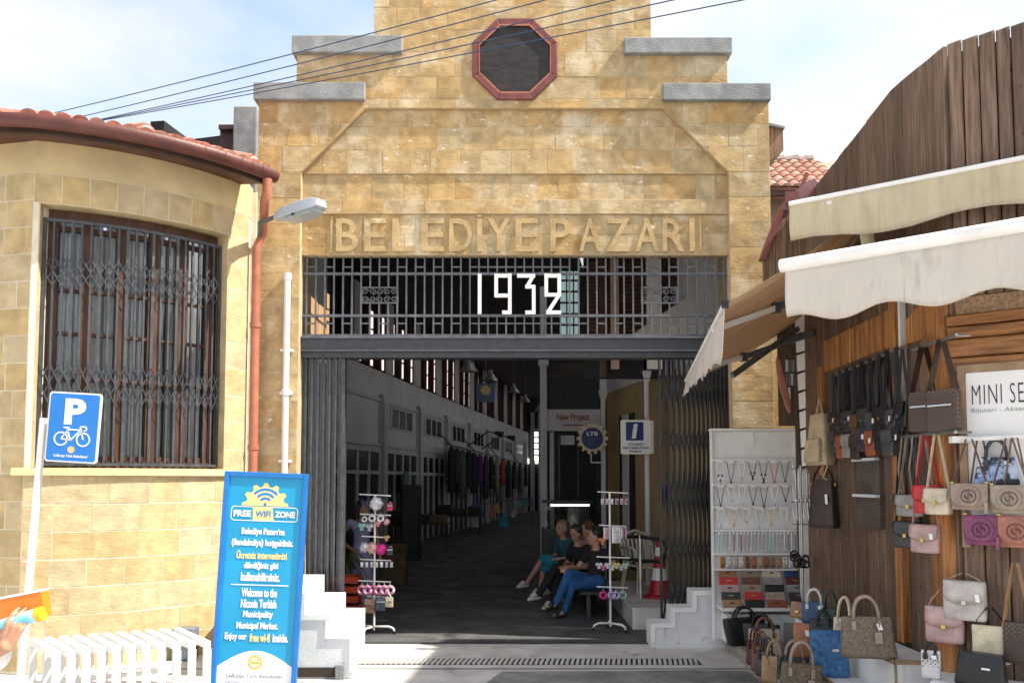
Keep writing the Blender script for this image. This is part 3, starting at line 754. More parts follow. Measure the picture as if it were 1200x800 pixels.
# mortared hip-tile ends standing above the eaves
for (t, off, sc_) in ((R(-4), -.3, .9), (R(36), -.05, 1.0), (R(57), .34, .8)):
    p = arc(t, off, ZT + .06 + (EO - off) * .33) if t > 0 else lw(-.0 + .35, off, ZT + .33)
    b = MB(); r = .11 * sc_
    b.tube([Vector(p) + Vector((-math.sin(t) * q, math.cos(t) * q, .03 + q * .36)) for q in (-.05, .22, .5)], [r, r * .95, r * .9], 10)
    hp = b.build('hip_tile', M['roof_tile'], roof, smooth=40)
    b = MB(); b.ell(Vector(p) + Vector((math.sin(t) * .045, -math.cos(t) * .045, .015)), (r * .8, r * .5, r * .8)); b.build('mortar_plug', M['conc_light'], hp, smooth=True)
# rain pipe at the junction
dp = MB(); x_, y_ = X(299, 9.7, 400), 9.70
q0 = Vector(arc(TH1 - R(5), EO + .02, ZT - .06)); x1 = x_
dp.tube([q0, q0 + Vector((0, 0, -.16)), q0 + Vector((-.03, .02, -.24)), (X(309, 9.72, 272), 9.70, Z(273, 9.7)), (x_, y_, Z(290, 9.7)), (x_, y_, 2.0), (x_ - .02, y_, .15)], .052, 10)
for zz_ in (3.6, 2.2): dp.tube([(x_, y_, zz_), (x_, y_, zz_ + .06)], .062, 10)
tag(dp.build('rain_pipe', M['terracotta'], smooth=45), 'terracotta red rain pipe where round building meets the gatehouse', 'drainpipe')
b = MB(); wx, wy = X(335, F - .06, 430), F - .05
b.tube([(wx, wy, 1.0), (wx, wy, Z(322, wy))], .036, 10); b.tube([(wx, wy, Z(322, wy) - .06), (wx, wy, Z(320, wy))], .044, 10); b.tube([(wx, wy, Z(463, wy)), (wx, wy, Z(456, wy))], .05, 10)
for py in (410, 460, 540): b.cbox((wx, wy + .025, Z(py, wy)), (.15, .03, .03))
tag(b.build('white_pipe', M['white_worn'], smooth=45), 'white vertical pipe clipped to the left gatehouse pier', 'pipe')
# chimney and dark lean-to behind the round roof
b = MB(); b.box((X(273, 11.2, 150), 11.2, 4.5), (X(301, 11.2, 150), 11.7, Z(124, 11.2))); tag(b.build('chimney_block', M['concrete'], bevel=.02), 'grey rendered chimney block left of the stepped parapet', 'chimney')
b = MB(); b.box((X(258, 11.6, 150), 11.6, 4.8), (X(277, 11.6, 150), 12.0, Z(150, 11.6))); b.box((X(256, 11.5, 150), 11.5, Z(151, 11.5)), (X(280, 11.5, 150), 12.1, Z(146, 11.5)))
tag(b.build('roof_vent', pm('dark_red_boards', (.07, .03, .03), .7)), 'small dark boarded roof vent beside the grey chimney block', 'vent')
# ================================================================== STREET LAMP HEAD
lp = thing('lamp_head', 'pale grey wall lamp head at the top left of the gateway', 'lamp', P(322, 262, 9.2))
a = P(324, 259, 9.25); c = P(377, 242, 8.85); d = (c - a).normalized(); s_ = d.cross(Vector((0, 0, 1))).normalized(); u_ = s_.cross(d)
def lpf(t, s, u): return a + d * t + s_ * s + u_ * u
Ln = (c - a).length
def shell(prof, lo, hi):
    vs = []; fs = []
    for t, w, h0, h1 in prof: vs += [lpf(t * Ln, -w, h0), lpf(t * Ln, w, h0), lpf(t * Ln, w * .7, h1), lpf(t * Ln, -w * .7, h1)]
    for i in range(len(prof) - 1):
        for j in range(4): fs.append((i * 4 + j, i * 4 + (j + 1) % 4, i * 4 + 4 + (j + 1) % 4, i * 4 + 4 + j))
    fs += [(3, 2, 1, 0), tuple((len(prof) - 1) * 4 + j for j in range(4))]
    return MB().add(vs, fs)
shell([(0, .05, .0, .08), (.2, .09, -.01, .105), (.6, .105, -.015, .115), (.9, .10, -.015, .10), (1, .08, 0, .075)], 0, 0).build('housing', pm('lamp_housing', (.50, .55, .60), .35, .05, 6), lp, smooth=50, bevel=.008)
shell([(.28, .075, -.055, -.012), (.45, .095, -.065, -.012), (.8, .09, -.06, -.012), (.93, .07, -.04, -.012)], 0, 0).build('lens', pm('lamp_lens', (.62, .66, .68), .2, .05, 6, trans=.25), lp, smooth=40)
b = MB(); b.tube([lpf(.02, 0, .05), lpf(-.25, .02, .03), (PL - .02 + .06, F - .02, lpf(-.25, 0, 0).z - .05)], .025, 8); b.build('arm', M['steel_grey'], lp)
MB().cbox(lpf(Ln * .42, 0, -.01), (.025, .22, .04)).build('clip', M['black'], lp)
# ================================================================== OVERHEAD WIRES
wire_m = pm('blue_cable_sheath', (.022, .055, .13), .5, .1, 5)
ends = [((75, 131), (575, 2)), ((113, 134), (640, 0)), ((138, 137), (713, 2)), ((142, 137.5), (790, 0)), ((146, 138), (872, 0))]
which = ['highest', 'second highest', 'middle', 'second lowest', 'lowest']
for i, ((xa_, ya_), (xb_, yb_)) in enumerate(ends):
    p0 = P(xa_ - (xb_ - xa_) * .06, ya_ + (ya_ - yb_) * .045, 10.2 + .1 * i); p1 = P(xb_, yb_, 7.2 - .05 * i); p2 = p0 + (p1 - p0) * 2.4
    pts = []
    for k in range(25):
        t = k / 24; p = p0 + (p2 - p0) * t; s = (t - .4167) * t
        p.z += 1.0 * s * .5
        pts.append(p)
    tag(MB().tube(pts, .0052, 6).build('overhead_wire', wire_m, smooth=True), 'the %s of five thin cables crossing before the parapet' % which[i], 'cable', 'cables slung over the street')
# ================================================================== PARKING SIGN
py_ = 7.7
pr = P(24, 772, py_); pr.z = 0
ptop = P(51, 492, py_); lean = math.atan2(ptop.x - pr.x, ptop.z)
ps = thing('parking_sign', 'blue bicycle parking sign on a leaning white post before the barred window', 'sign', pr, (0, lean, 0))
h = ptop.z
def psf(u, v, d): return (u, -.05 - d, v)
MB().box((-.025, -.025, 0), (.025, .025, h + .025)).build('post', M['white'], ps, local=True, bevel=.006)
MB().box((.026, -.02, h - .03), (.20, .02, h + .02)).build('arm', M['white'], ps, local=True)
x0, x1 = .065, .535; z1 = h + .265; z0 = z1 - .63
def rrect(x0, z0, x1, z1, r, n=5):
    o = []
    for cx, cz, a0 in ((x1 - r, z1 - r, 0), (x0 + r, z1 - r, 90), (x0 + r, z0 + r, 180), (x1 - r, z0 + r, 270)):
        for k in range(n + 1): t = R(a0 + 90 * k / n); o.append((cx + r * math.cos(t), cz + r * math.sin(t)))
    return o
MB().prism(rrect(x0, z0, x1, z1, .03), lambda u, v, d: (u, -.03 - d, v), 0, .022).build('plate', M['signwhite'], ps, local=True)
face = MB().prism(rrect(x0 + .014, z0 + .014, x1 - .014, z1 - .014, .022), lambda u, v, d: (u, -.052 - d, v), -.001, .003).build('sign_face', M['blue'], ps, local=True)
cx_ = (x0 + x1) / 2
def sf(u, v, d): return (u, -.0555 - d, v)
lettering('letter', 'P', M['signwhite'], face, sf, box=(cx_ - .085, z1 - .29, cx_ + .105, z1 - .055), bold=.045)
b = MB()
def ring(c, r, w=.012, n=24):
    for k in range(n):
        t0, t1 = 2 * math.pi * k / n, 2 * math.pi * (k + 1) / n
        b.prism([(c[0] + (r + s * w / 2) * math.cos(t), c[1] + (r + s * w / 2) * math.sin(t)) for s, t in ((-1, t0), (1, t0), (1, t1), (-1, t1))], sf, 0, .002)
def stroke(p, q, w=.012):
    d = (Vector(q) - Vector(p)).normalized() * w / 2; nn = Vector((-d.y, d.x)); p = Vector(p); q = Vector(q)
    b.prism([tuple(p - nn), tuple(q - nn), tuple(q + nn), tuple(p + nn)], sf, 0, .002)
zc_ = z1 - .42; wl = (cx_ - .10, zc_); wr = (cx_ + .10, zc_)
ring(wl, .058); ring(wr, .058)
for p, q in ((wl, (cx_ - .045, zc_ + .075)), (wl, (cx_ - .012, zc_ - .01)), ((cx_ - .012, zc_ - .01), (cx_ - .055, zc_ + .10)), ((cx_ - .05, zc_ + .085), (cx_ + .07, zc_ + .085)), ((cx_ - .012, zc_ - .01), (cx_ + .072, zc_ + .085)), (wr, (cx_ + .065, zc_ + .115)), ((cx_ + .065, zc_ + .115), (cx_ + .12, zc_ + .115)), ((cx_ + .12, zc_ + .115), (cx_ + .125, zc_ + .085)), ((cx_ + .125, zc_ + .085), (cx_ + .10, zc_ + .078)), ((cx_ - .085, zc_ + .103), (cx_ - .03, zc_ + .103))): stroke(p, q)
b.build('bicycle_symbol', M['signwhite'], face, local=True)
MB().prism([(cx_ + .032 * math.cos(R(a)), z0 + .115 + .032 * math.sin(R(a))) for a in range(0, 360, 20)], sf, 0, .002).build('emblem', pm('pale_orange_print', (.78, .50, .25), .5), face, local=True)
lettering('caption', 'Lefkoşa Türk Belediyesi', M['signwhite'], face, sf, w=.30, center=(cx_, z0 + .055), bold=.02)
# ================================================================== WIFI BANNER STAND
wy = 7.62
wb = P(297, 800, wy); 
wsn = thing('banner_stand', 'tall blue framed free wifi banner stand before the white stepped block', 'sign', (wb.x, wy, 0), (R(-2), R(2.2), R(4)))
hw = .37; HB = Z(553, wy)
fr = MB(); fw = .045
fr.box((-hw, -.03, .02), (-hw + fw, .03, HB)); fr.box((hw - fw, -.03, .02), (hw, .03, HB)); fr.box((-hw + fw, -.03, HB - fw), (hw - fw, .03, HB)); fr.box((-hw + fw, -.03, .02), (hw - fw, .03, .02 + fw))
fr.build('frame', M['blue_frame'], wsn, local=True, bevel=.006)
MB().box((hw - .02, -.28, -.0), (hw + .03, .28, .035)).build('foot', M['blue_frame'], wsn, local=True); MB().box((-hw - .03, -.28, 0), (-hw + .02, .28, .035)).build('foot', M['blue_frame'], wsn, local=True)
pnl = MB().box((-hw + fw, -.006, .02 + fw), (hw - fw, .012, HB - fw)).build('panel', M['cyan'], wsn, local=True)
def wf_(u, v, d): return (u, -.0075 - d, v)
k = 12; wI = hw - fw
def bz(y): return HB - (y - 553) * .00765
MB().prism([(-wI + .001, .067), (wI - .001, .067)] + [(wI - .001 - (2 * wI - .002) * i / k, bz(776) + (bz(758) - bz(776)) * math.sin(math.pi * i / k)) for i in range(k + 1)], wf_, 0, .001).build('white_base', M['signwhite'], pnl, local=True)
gc = (0, bz(592)); gear = [(-.20, gc[1])]
for i in range(13):
    a = R(176 - 176 * i / 12 + 2); r = .205 if i % 2 == 0 else .17
    for da in (-4.5, 4.5): gear.append((gc[0] + r * math.cos(a - R(da)), gc[1] + r * 1.0 * math.sin(a - R(da))))
gear.append((.20, gc[1]))
MB().prism(gear, wf_, 0, .0015).build('gear_emblem', M['cream'], pnl, local=True)
b = MB()
def sf(u, v, d): return (u, -.0095 - d, v)
def arcband(c, r, w, a0, a1, n=10):
    for k in range(n):
        t0, t1 = R(a0 + (a1 - a0) * k / n), R(a0 + (a1 - a0) * (k + 1) / n)
        b.prism([(c[0] + (r + s * w / 2) * math.cos(t), c[1] + (r + s * w / 2) * math.sin(t)) for s, t in ((-1, t0), (1, t0), (1, t1), (-1, t1))], sf, 0, .0012)
for r in (.055, .095, .135): arcband((0, gc[1] + .012), r, .021, 42, 138)
b.prism([(.014 * math.cos(R(a)), gc[1] + .014 + .014 * math.sin(R(a))) for a in range(0, 360, 30)], sf, 0, .0012)
b.build('wifi_symbol', M['blue'], pnl, local=True)
z0b, z1b = bz(610), bz(593)
b = MB(); ro = rrect(-.295, z0b, .295, z1b, .03); ri = rrect(-.288, z0b + .007, .288, z1b - .007, .026)
for i in range(len(ro)):
    j = (i + 1) % len(ro); b.prism([ro[i], ro[j], ri[j], ri[i]], wf_, 0, .0012)
b.build('outline', M['signwhite'], pnl, local=True)
MB().prism([(-.10, z0b + .007), (.09, z0b + .007), (.08, z0b + .03), (.07, z1b - .015), (.055, z1b), (-.12, z1b), (-.105, z1b - .02)], wf_, 0, .0014).build('badge', M['cream'], pnl, local=True)
zl = (z0b + z1b) / 2
lettering('word', 'FREE', M['signwhite'], pnl, sf, box=(-.27, zl - .028, -.118, zl + .028), bold=.04)
lettering('word', 'WIFI', M['blue_frame'], pnl, sf, box=(-.078, zl - .028, .055, zl + .028), bold=.015)
lettering('word', 'ZONE', M['signwhite'], pnl, sf, box=(.092, zl - .028, .27, zl + .028), bold=.04)
rows = [('Belediye Pazarı\u2019na', .38, 'signwhite', 623), ('(Bandabuliya) hoşgeldiniz.', .54, 'signwhite', 636), ('Ücretsiz internetimizi', .44, 'cream', 649), ('dilediğiniz gibi', .30, 'signwhite', 662), ('kullanabilirsiniz.', .34, 'signwhite', 674.5), ('Welcome to the', .31, 'signwhite', 692.5), ('Nicosia Turkish', .31, 'signwhite', 705), ('Municipality', .26, 'signwhite', 718), ('Municipal Market.', .36, 'signwhite', 731)]
for s, w, m_, y in rows:
    z = bz(y); asc = .036 if s[0] != '(' else .042
    lettering('text_line', s, M[m_], pnl, sf, box=(-w / 2, z - .036, w / 2, z + .04), bold=.035)
z = bz(683.5); MB().prism([(-.25, z - .004), (.25, z - .004), (.25, z + .004), (-.25, z + .004)], sf, 0, .001).build('rule', M['signwhite'], pnl, local=True)
z = bz(743.5)
for s, a, c, m_ in (('Enjoy our', -.275, -.085, 'signwhite'), ('free wi-fi', -.06, .115, 'cream'), ('inside.', .14, .275, 'signwhite')): lettering('text_line', s, M[m_], pnl, sf, box=(a, z - .035, c, z + .04), bold=.035)
b = MB(); ec = (0, bz(771))
for i in range(16):
    a = 2 * math.pi * i / 16; b.prism([(ec[0] + .06 * math.cos(a + q) * f, ec[1] + .06 * math.sin(a + q) * f) for q, f in ((-.12, .85), (.12, .85), (.1, 1.1), (-.1, 1.1))], sf, 0, .001)
arcband(ec, .05, .01, 0, 360, 24); b.prism(rrect(-.038, ec[1] - .015, .038, ec[1] + .005, .006), sf, 0, .001)
for u in (-.024, 0, .024): b.prism(rrect(u - .008, ec[1] + .016, u + .008, ec[1] + .026, .003), sf, 0, .001)
b.build('municipal_emblem', pm('gold_print', (.80, .50, .05), .5), pnl, local=True)
lettering('text_line', 'Lefkoşa Türk Belediyesi', M['greytext'], pnl, sf, w=.48, center=(0, bz(787)))
lettering('text_line', 'Nicosia Turkish Municipality', pm('pale_print', (.6, .62, .64), .6), pnl, sf, w=.48, center=(0, bz(793.5)))
# ================================================================== WHITE BAR RACK
rk = thing('bar_rack', 'white painted bicycle rack of slanted U bars along the round wall', 'bike rack', (-3.6, 7.0, 0))
nr = 11
for i in range(nr):
    k = i / (nr - 1)
    rear = P(39 + 168 * k, 750 - 13 * k, 6.98 + .5 * k); fro = P(66 + 177 * k, 757 - 8 * k, 6.42 + .42 * k)
    rear.z = .56; fro.z = .56
    dd = (fro - rear).normalized(); sd = Vector((-dd.y, dd.x, 0)); w = .058
    b = MB()
    b.bar(rear + Vector((0, 0, 0)), fro, w, .05)
    b.bar((fro.x, fro.y, .0), (fro.x, fro.y, .533), w - .004, .05, dd); b.bar((rear.x, rear.y, 0), (rear.x, rear.y, .533), w - .004, .05, dd)
    b.build('u_bar', M['white_worn'], rk, bevel=.006)
    if i < nr - 1:
        k2 = (i + 1) / (nr - 1)
        r2 = P(39 + 168 * k2, 750 - 13 * k2, 6.98 + .5 * k2); f2 = P(66 + 177 * k2, 757 - 8 * k2, 6.42 + .42 * k2)
        for (p, q, hh) in ((rear, r2, .535), (rear, r2, .22), (fro * .72 + rear * .28, f2 * .72 + r2 * .28, .539)):
            b = MB(); b.bar((p.x, p.y, hh), (q.x, q.y, hh), .045, .03); b.build('rail', M['white_worn'], rk)
# grey meter box on the wall foot
b = MB(); p = arc(R(47), .10, 0); b.cbox((p[0], p[1], .17), (.22, .2, .32)); tag(b.build('meter_box', pm('grey_box_paint', (.16, .18, .21), .5), bevel=.01), 'grey metal meter box at the foot of the round wall', 'meter box')
# ================================================================== HALL SHELL
KW = 7028.0                                   # left wall: depth = KW/(754-px)
def wd(px): return KW / (754 - px)
HV = Vector((.154, 1)).normalized()
H0 = Vector((X(402, 20, 563), 20.0))
def hl(Y, off, z):
    """point on the left hall wall at depth Y, off metres into the hall"""
    t = (Y - H0.y) / HV.y
    p = H0 + HV * t + Vector((HV.y, -HV.x)) * off
    return (p.x, p.y, z)
def hlf(u, v, d): return hl(u, d, v)
EZ = 4.77
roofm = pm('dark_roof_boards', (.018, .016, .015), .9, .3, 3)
shell = MB()
shell.prism([(12.4, 0), (52, 0), (52, EZ), (12.4, EZ)], hlf, -.3, 0)
hw_ = shell.build('hall_wall', M['hall_white']); tag(hw_, 'long pale shop wall inside the market hall with small upper windows', 'wall')
pil_m = pm('hall_pilaster_paint', (.56, .56, .57), .8, .06, 2)
bays = [447, 490, 522, 549, 570, 588, 602]
edges = [wd(p) for p in bays]; edges = [edges[0] - 4.1, ] + edges + [edges[-1] + 4]
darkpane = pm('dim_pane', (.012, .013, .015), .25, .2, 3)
for i, Yp in enumerate(edges):
    b = MB(); b.prism([(Yp - .16, 0), (Yp + .16, 0), (Yp + .16, 3.9), (Yp + .3, 4.15), (Yp - .3, 4.15), (Yp - .16, 3.9)], hlf, .002, .14); b.build('pilaster', pil_m, hw_)
for i in range(len(edges) - 1):
    a, c = edges[i] + .2, edges[i + 1] - .2; L = c - a
    b = MB()
    for u0, u1, v0, v1 in ((a, c, 3.95, 4.05), (a, c, 2.75, 2.83), (a, a + .06, 2.83, 3.95), (c - .06, c, 2.83, 3.95)): b.prism([(u0, v0), (u1, v0), (u1, v1), (u0, v1)], hlf, .002, .05)
    b.build('panel_moulding', pil_m, hw_)
    if i > 0:
        fr_ = MB(); m = (a + c) / 2
        fr_.prism([(m - 1.15, 3.28), (m + 1.15, 3.28), (m + 1.15, 3.92), (m - 1.15, 3.92)], hlf, .003, .04); fo = fr_.build('window', pil_m, hw_)
        for k in (-1, 0, 1):
            b = MB(); b.prism([(m + k * .72 - .27, 3.34), (m + k * .72 + .27, 3.34), (m + k * .72 + .27, 3.86), (m + k * .72 - .27, 3.86)], hlf, .042, .055); b.build('pane', darkpane, fo)
    # shopfront below: transom lights and glazed doors
    sf_ = MB(); sf_.prism([(a + .1, 0.02), (c - .1, 0.02), (c - .1, 2.66), (a + .1, 2.66)], hlf, .003, .02); so = sf_.build('shopfront', M['dark'], hw_)
    nn = 4
    for k in range(nn + 1):
        u = a + .1 + (L - .2) * k / nn; b = MB(); b.prism([(u - .06, .02), (u + .06, .02), (u + .06, 2.66), (u - .06, 2.66)], hlf, .021, .07); b.build('mullion', pil_m, so)
    for zt in (2.02, 2.6): b = MB(); b.prism([(a + .1, zt), (c - .1, zt), (c - .1, zt + .09), (a + .1, zt + .09)], hlf, .021, .065); b.build('transom', pil_m, so)
    for k in range(nn):
        u0 = a + .16 + (L - .2) * k / nn; u1 = a + .04 + (L - .2) * (k + 1) / nn; b = MB(); b.prism([(u0, 2.11), (u1, 2.11), (u1, 2.6), (u0, 2.6)], hlf, .022, .03); b.build('pane', darkpane, so)
# clerestory above the left wall
cl = thing('clerestory', 'row of louvred clerestory windows above the pale shop wall', 'window', hl(20, 0, EZ))
cm = pm('clerestory_louvre', (.055, .022, .02), .7, .2, 4); lit = pm('lit_window_slit', (.6, .5, .45), .6, emit=((1, .80, .72), .55)); tanlit = pm('sunlit_window', (.6, .42, .25), .6, .1, 2, emit=((.80, .46, .22), .42))
b = MB(); b.prism([(12.4, EZ), (52, EZ), (52, 7.2), (12.4, 7.2)], hlf, -.28, -.06); b.build('backing', roofm, cl)
Y = 15.0; k = 0
while Y < 50:
    big = k % 3 == 0
    b = MB(); w = .2 if big else .07; b.prism([(Y - w, EZ), (Y + w, EZ), (Y + w, 7.1), (Y - w, 7.1)], hlf, -.05, .06); b.build('post', pil_m if big else cm, cl)
    if Y > 20.5:
        for z0_, z1_ in ((EZ + .08, EZ + .5), (EZ + .56, EZ + 1.0), (EZ + 1.06, EZ + 1.5)):
            b = MB(); b.prism([(Y + .36, z0_), (Y + .54, z0_), (Y + .54, z1_), (Y + .36, z1_)], hlf, -.05, -.03); b.build('pane', lit, cl)
    k += 1; Y += .95
for u0, u1 in ((17.3, 17.75), (17.95, 18.4), (18.55, 18.8)):
    for v0, v1 in ((4.95, 5.3), (5.38, 5.62), (5.66, 5.98)):
        b = MB(); b.prism([(u0, v0), (u1, v0), (u1, v1), (u0, v1)], hlf, .061, .075); b.build('pane', tanlit, cl)
# roof, far wall, right wall, vestibule cheeks
def roofslab(pts, th=.15):
    b = MB(); n = len(pts); b.add([p for p in pts] + [(p[0], p[1], p[2] + th) for p in pts], [tuple(range(n)), tuple(range(2 * n - 1, n - 1, -1))] + [(i, (i + 1) % n, (i + 1) % n + n, i + n) for i in range(n)])
    return b
rf = MB()
def rfbox(y0, y1, x1, z1_, x2, z2_):
    pass
hr = thing('hall_roof', 'dark pitched roof over the market hall', 'roof', (0, 12, 6))
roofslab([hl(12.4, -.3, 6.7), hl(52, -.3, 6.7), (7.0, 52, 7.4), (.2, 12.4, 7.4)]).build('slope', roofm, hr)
roofslab([(.2, 12.4, 7.41), (7.0, 52, 7.41), (8.5, 52, 7.41), (1.2, 12.4, 7.41)], .01).build('added_ridge_panel', M['ridge_panel'], hr)  # unseen strip added in the ridge to spread sunlight into the hall
roofslab([(1.2, 12.4, 7.4), (8.5, 52, 7.4), (15.0, 52, 6.2), (6.3, 20, 6.2), (2.95, 12.4, 6.4)]).build('slope', roofm, hr)  # unseen overhang, shaped to keep direct sun out of the side gap
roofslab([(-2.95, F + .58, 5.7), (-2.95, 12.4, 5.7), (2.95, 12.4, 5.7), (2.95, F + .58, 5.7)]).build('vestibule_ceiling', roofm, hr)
b = MB(); b.box((-3.0, F + .58, 0), (-2.72, 12.4, 5.7)); vw = tag(b.build('vestibule_wall', M['hall_white']), 'grey side wall just inside the left folding gate', 'wall')
for u0, u1 in ((10.95, 11.22), (11.34, 11.75), (11.87, 12.3)):
    for v0, v1 in ((3.55, 3.78), (3.84, 4.06), (4.12, 4.32)): MB().box((-2.719, u0, v0), (-2.70, u1, v1)).build('lit_pane', tanlit, vw)
b = MB(); b.box((hl(12.4, 0, 0)[0] - .4, 12.4, 0), (-2.9, 12.65, 6.7)); b.box((-2.9, 12.4, 5.7), (2.9, 12.65, 6.6)); b.box((2.86, 12.4, 0), (3.1, 12.65, 5.7)); tag(b.build('hall_front_wall', M['hall_white']), 'inner front wall of the hall behind the gatehouse', 'wall')
b = MB(); b.add([(2.9, 12.7, 0), (12.5, 52, 0), (12.5, 52, 4.3), (2.9, 12.7, 4.3), (3.2, 12.7, 0), (12.8, 52, 0), (12.8, 52, 4.3), (3.2, 12.7, 4.3)], [(0, 1, 2, 3), (7, 6, 5, 4), (0, 4, 5, 1), (3, 2, 6, 7), (1, 5, 6, 2), (0, 3, 7, 4)]); tag(b.build('hall_right_wall', M['dark']), 'dim right wall of the market hall', 'wall')  # unseen, kept low so an added gap under the roof admits daylight
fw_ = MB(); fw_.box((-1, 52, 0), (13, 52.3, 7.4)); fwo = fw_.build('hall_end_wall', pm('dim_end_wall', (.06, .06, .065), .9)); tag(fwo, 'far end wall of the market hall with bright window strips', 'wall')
daylight = pm('bright_window_pane', (.8, .8, .8), .5, emit=((1, .98, .95), 1.6))
for k in range(5): MB().box((X(626.5, 51.9), 51.9, Z(511 + k * 7, 51.9)), (X(630.5, 51.9), 51.99, Z(506 + k * 7, 51.9))).build('pane', daylight, fwo)
for px in (614, 627): MB().box((X(px, 51.9), 51.9, Z(543, 51.9)), (X(px + 6, 51.9), 51.99, Z(537, 51.9))).build('pane', pm('warm_window_pane', (.8, .8, .7), .5, emit=((1, .92, .68), .9)), fwo)
for px in (612, 624, 633): MB().box((X(px, 51.8) - .12, 51.7, 0), (X(px, 51.8) + .12, 51.88, 6)).build('post', pil_m, fwo)
# pendant lamps
for i, (px, py, Y) in enumerate(((549, 422, 15), (575, 436, 19), (602, 452, 24), (615.5, 464, 28), (631, 476, 34))):
    p = P(px, py, Y); l = thing('pendant_lamp', '%s hanging bell lamp under the dark hall roof, counting from the gateway' % ORD[i], 'lamp', (p.x, p.y, p.z - .2), group='bell lamps hanging in the hall')
    MB().lathe([(.035, .26), (.05, .18), (.075, .14), (.17, .0), (.165, .0), (.07, .125), (.04, .17)], 16, Matrix.Translation((0, 0, 0)), cap=False).build('shade', pm('lamp_enamel', (.33, .33, .34), .3, .1, 6, metal=.5), l, local=True, smooth=40)
    MB().tube([(0, 0, .3), (0, 0, 7.0 - p.z)], .012, 6).build('cord', M['black'], l, local=True)
# hanging blue banner
p0, p1 = P(558, 471, 22), P(580, 449, 22)
hb = thing('hanging_banner', 'blue banner hanging high in the hall over the left shops', 'banner', (p0.x, 22, p0.z))
MB().box((p0.x, 22, p0.z), (p1.x, 22.03, p1.z)).build('cloth', pm('banner_blue', (.16, .25, .42), .8, .1, 3), hb)
b = MB(); cc = ((p0 + p1) / 2); b.lathe([(.13, 0), (.13, .01)], 18, Matrix.Translation((cc.x, 21.99, cc.z + .06)) @ Matrix.Rotation(R(90), 4, 'X')); b.build('emblem', M['cream'], hb)
MB().tube([(cc.x, 22.02, p1.z), (cc.x, 22.02, 7)], .012, 5).build('cord', M['black'], hb)
# ------------------------------------------------------------------ right side: ochre wall, kiosk, posts, signs
def rwall(px, Y): return Vector((X(px, Y, 563), Y))
RA = Vector((2.93, 9.95 + .5)); RB = Vector((1.87, 16.7))
RD = (RB - RA).normalized(); RN = Vector((RD.y, -RD.x)) * -1
def rw(s, off, z):
    p = RA + RD * s + RN * off; return (p.x, p.y, z)
def rwf(u, v, d): return rw(u, d, v)
RL = (RB - RA).length
ow = MB(); ow.prism([(0, 0), (RL, 0), (RL, 3.55), (0, 3.55)], rwf, -.2, 0); owo = ow.build('ochre_wall', M['cream_wall']); tag(owo, 'ochre inner side wall on the right behind the information sign', 'wall')
b = MB(); b.prism([(0, 3.552), (RL, 3.552), (RL, 5.6), (0, 5.6)], rwf, -.2, .03); b.build('upper_wall', M['hall_white'], owo)
su = RL - 1.75
b = MB(); b.prism([(su, .3), (su + .9, .3), (su + .9, 3.05), (su, 3.05)], rwf, .002, .02); d_ = b.build('door', M['dark'], owo)
b = MB(); b.prism([(su + .3, .3), (su + .62, .3), (su + .62, 3.04), (su + .3, 3.04)], rwf, .021, .05); b.build('door_leaf', M['hall_white'], d_)
posm = pm('poster_blue', (.03, .12, .36), .5, .1, 3); posl = pm('poster_picture', (.14, .17, .15), .5, .4, 9)
for px0 in (745, 766):
    q = P(px0, 555, 13.4); s_ = (Vector((q.x, q.y)) - RA).dot(RD)
    b = MB(); b.prism([(s_ - .12, 1.62), (s_ + .22, 1.62), (s_ + .22, 1.76), (s_ - .12, 1.76)], rwf, .014, .02); po = b.build('poster', posm, owo)
    b = MB(); b.prism([(s_ - .12, 1.45), (s_ + .22, 1.45), (s_ + .22, 1.618), (s_ - .12, 1.618)], rwf, .014, .02); b.build('poster_picture', posl, po)
# stair flank and louvres seen through the transom
b = MB(); b.add([P(735, 396, 12.3), P(860, 309, 12.3), P(860, 396, 12.3), P(735, 396, 12.35), P(860, 309, 12.35), P(860, 396, 12.35)], [(0, 1, 2), (5, 4, 3), (0, 3, 4, 1), (1, 4, 5, 2), (0, 2, 5, 3)]); tag(b.build('stair_flank', pm('stair_plaster', (.62, .61, .58), .9, .08, 2)), 'sloping grey stair flank behind the right half of the transom grille', 'stairs')
lv = thing('louvre_screen', 'brown slatted louvre screen above the sloping stair flank', 'louvres', P(700, 395, 12.8))
MB().box((X(684, 12.95, 350), 12.95, 3.4), (X(862, 12.95, 350), 13.0, 5.68)).build('backing', M['dark'], lv)  # dark sheet added to block bright light between the slats
for i in range(20):
    py = 300 + i * 4.9; MB().bar(P(690, py + 9, 12.8), P(860, py - 9, 12.8), .03, .045).build('slat', pm('louvre_wood', (.11, .05, .03), .7, .2, 5), lv)
for px in (706, 778, 838): MB().box((X(px, 12.7, 350) - .05, 12.7, 3.4), (X(px, 12.7, 350) + .05, 12.76, 5.6)).build('post', M['wood_win'], lv)
for px, w, py0, m_ in ((766, .11, 330, M['white']), (720, .06, 330, pm('pinkish_post', (.5, .36, .3), .8))):
    MB().box((X(px, 12.6, 350) - w, 12.55, 3.5), (X(px, 12.6, 350) + w, 12.62, 5.6)).build('post', m_, lv)
gb = MB(); gb.box((X(657, 15.5, 350), 15.5, Z(393, 15.5)), (X(679, 15.5, 350), 15.6, Z(318, 15.5))); go_ = gb.build('glass_block_window', pm('pale_green_glass', (.30, .42, .40), .3, .15, 4, emit=((.55, .78, .74), .16))); tag(go_, 'pale green glazed strip seen right of the year digits', 'window')
for k in range(5): MB().box((X(656, 15.48, 350), 15.46, Z(330 + k * 13, 15.5)), (X(680, 15.48, 350), 15.498, Z(328 + k * 13, 15.5))).build('glazing_bar', M['black'], go_)
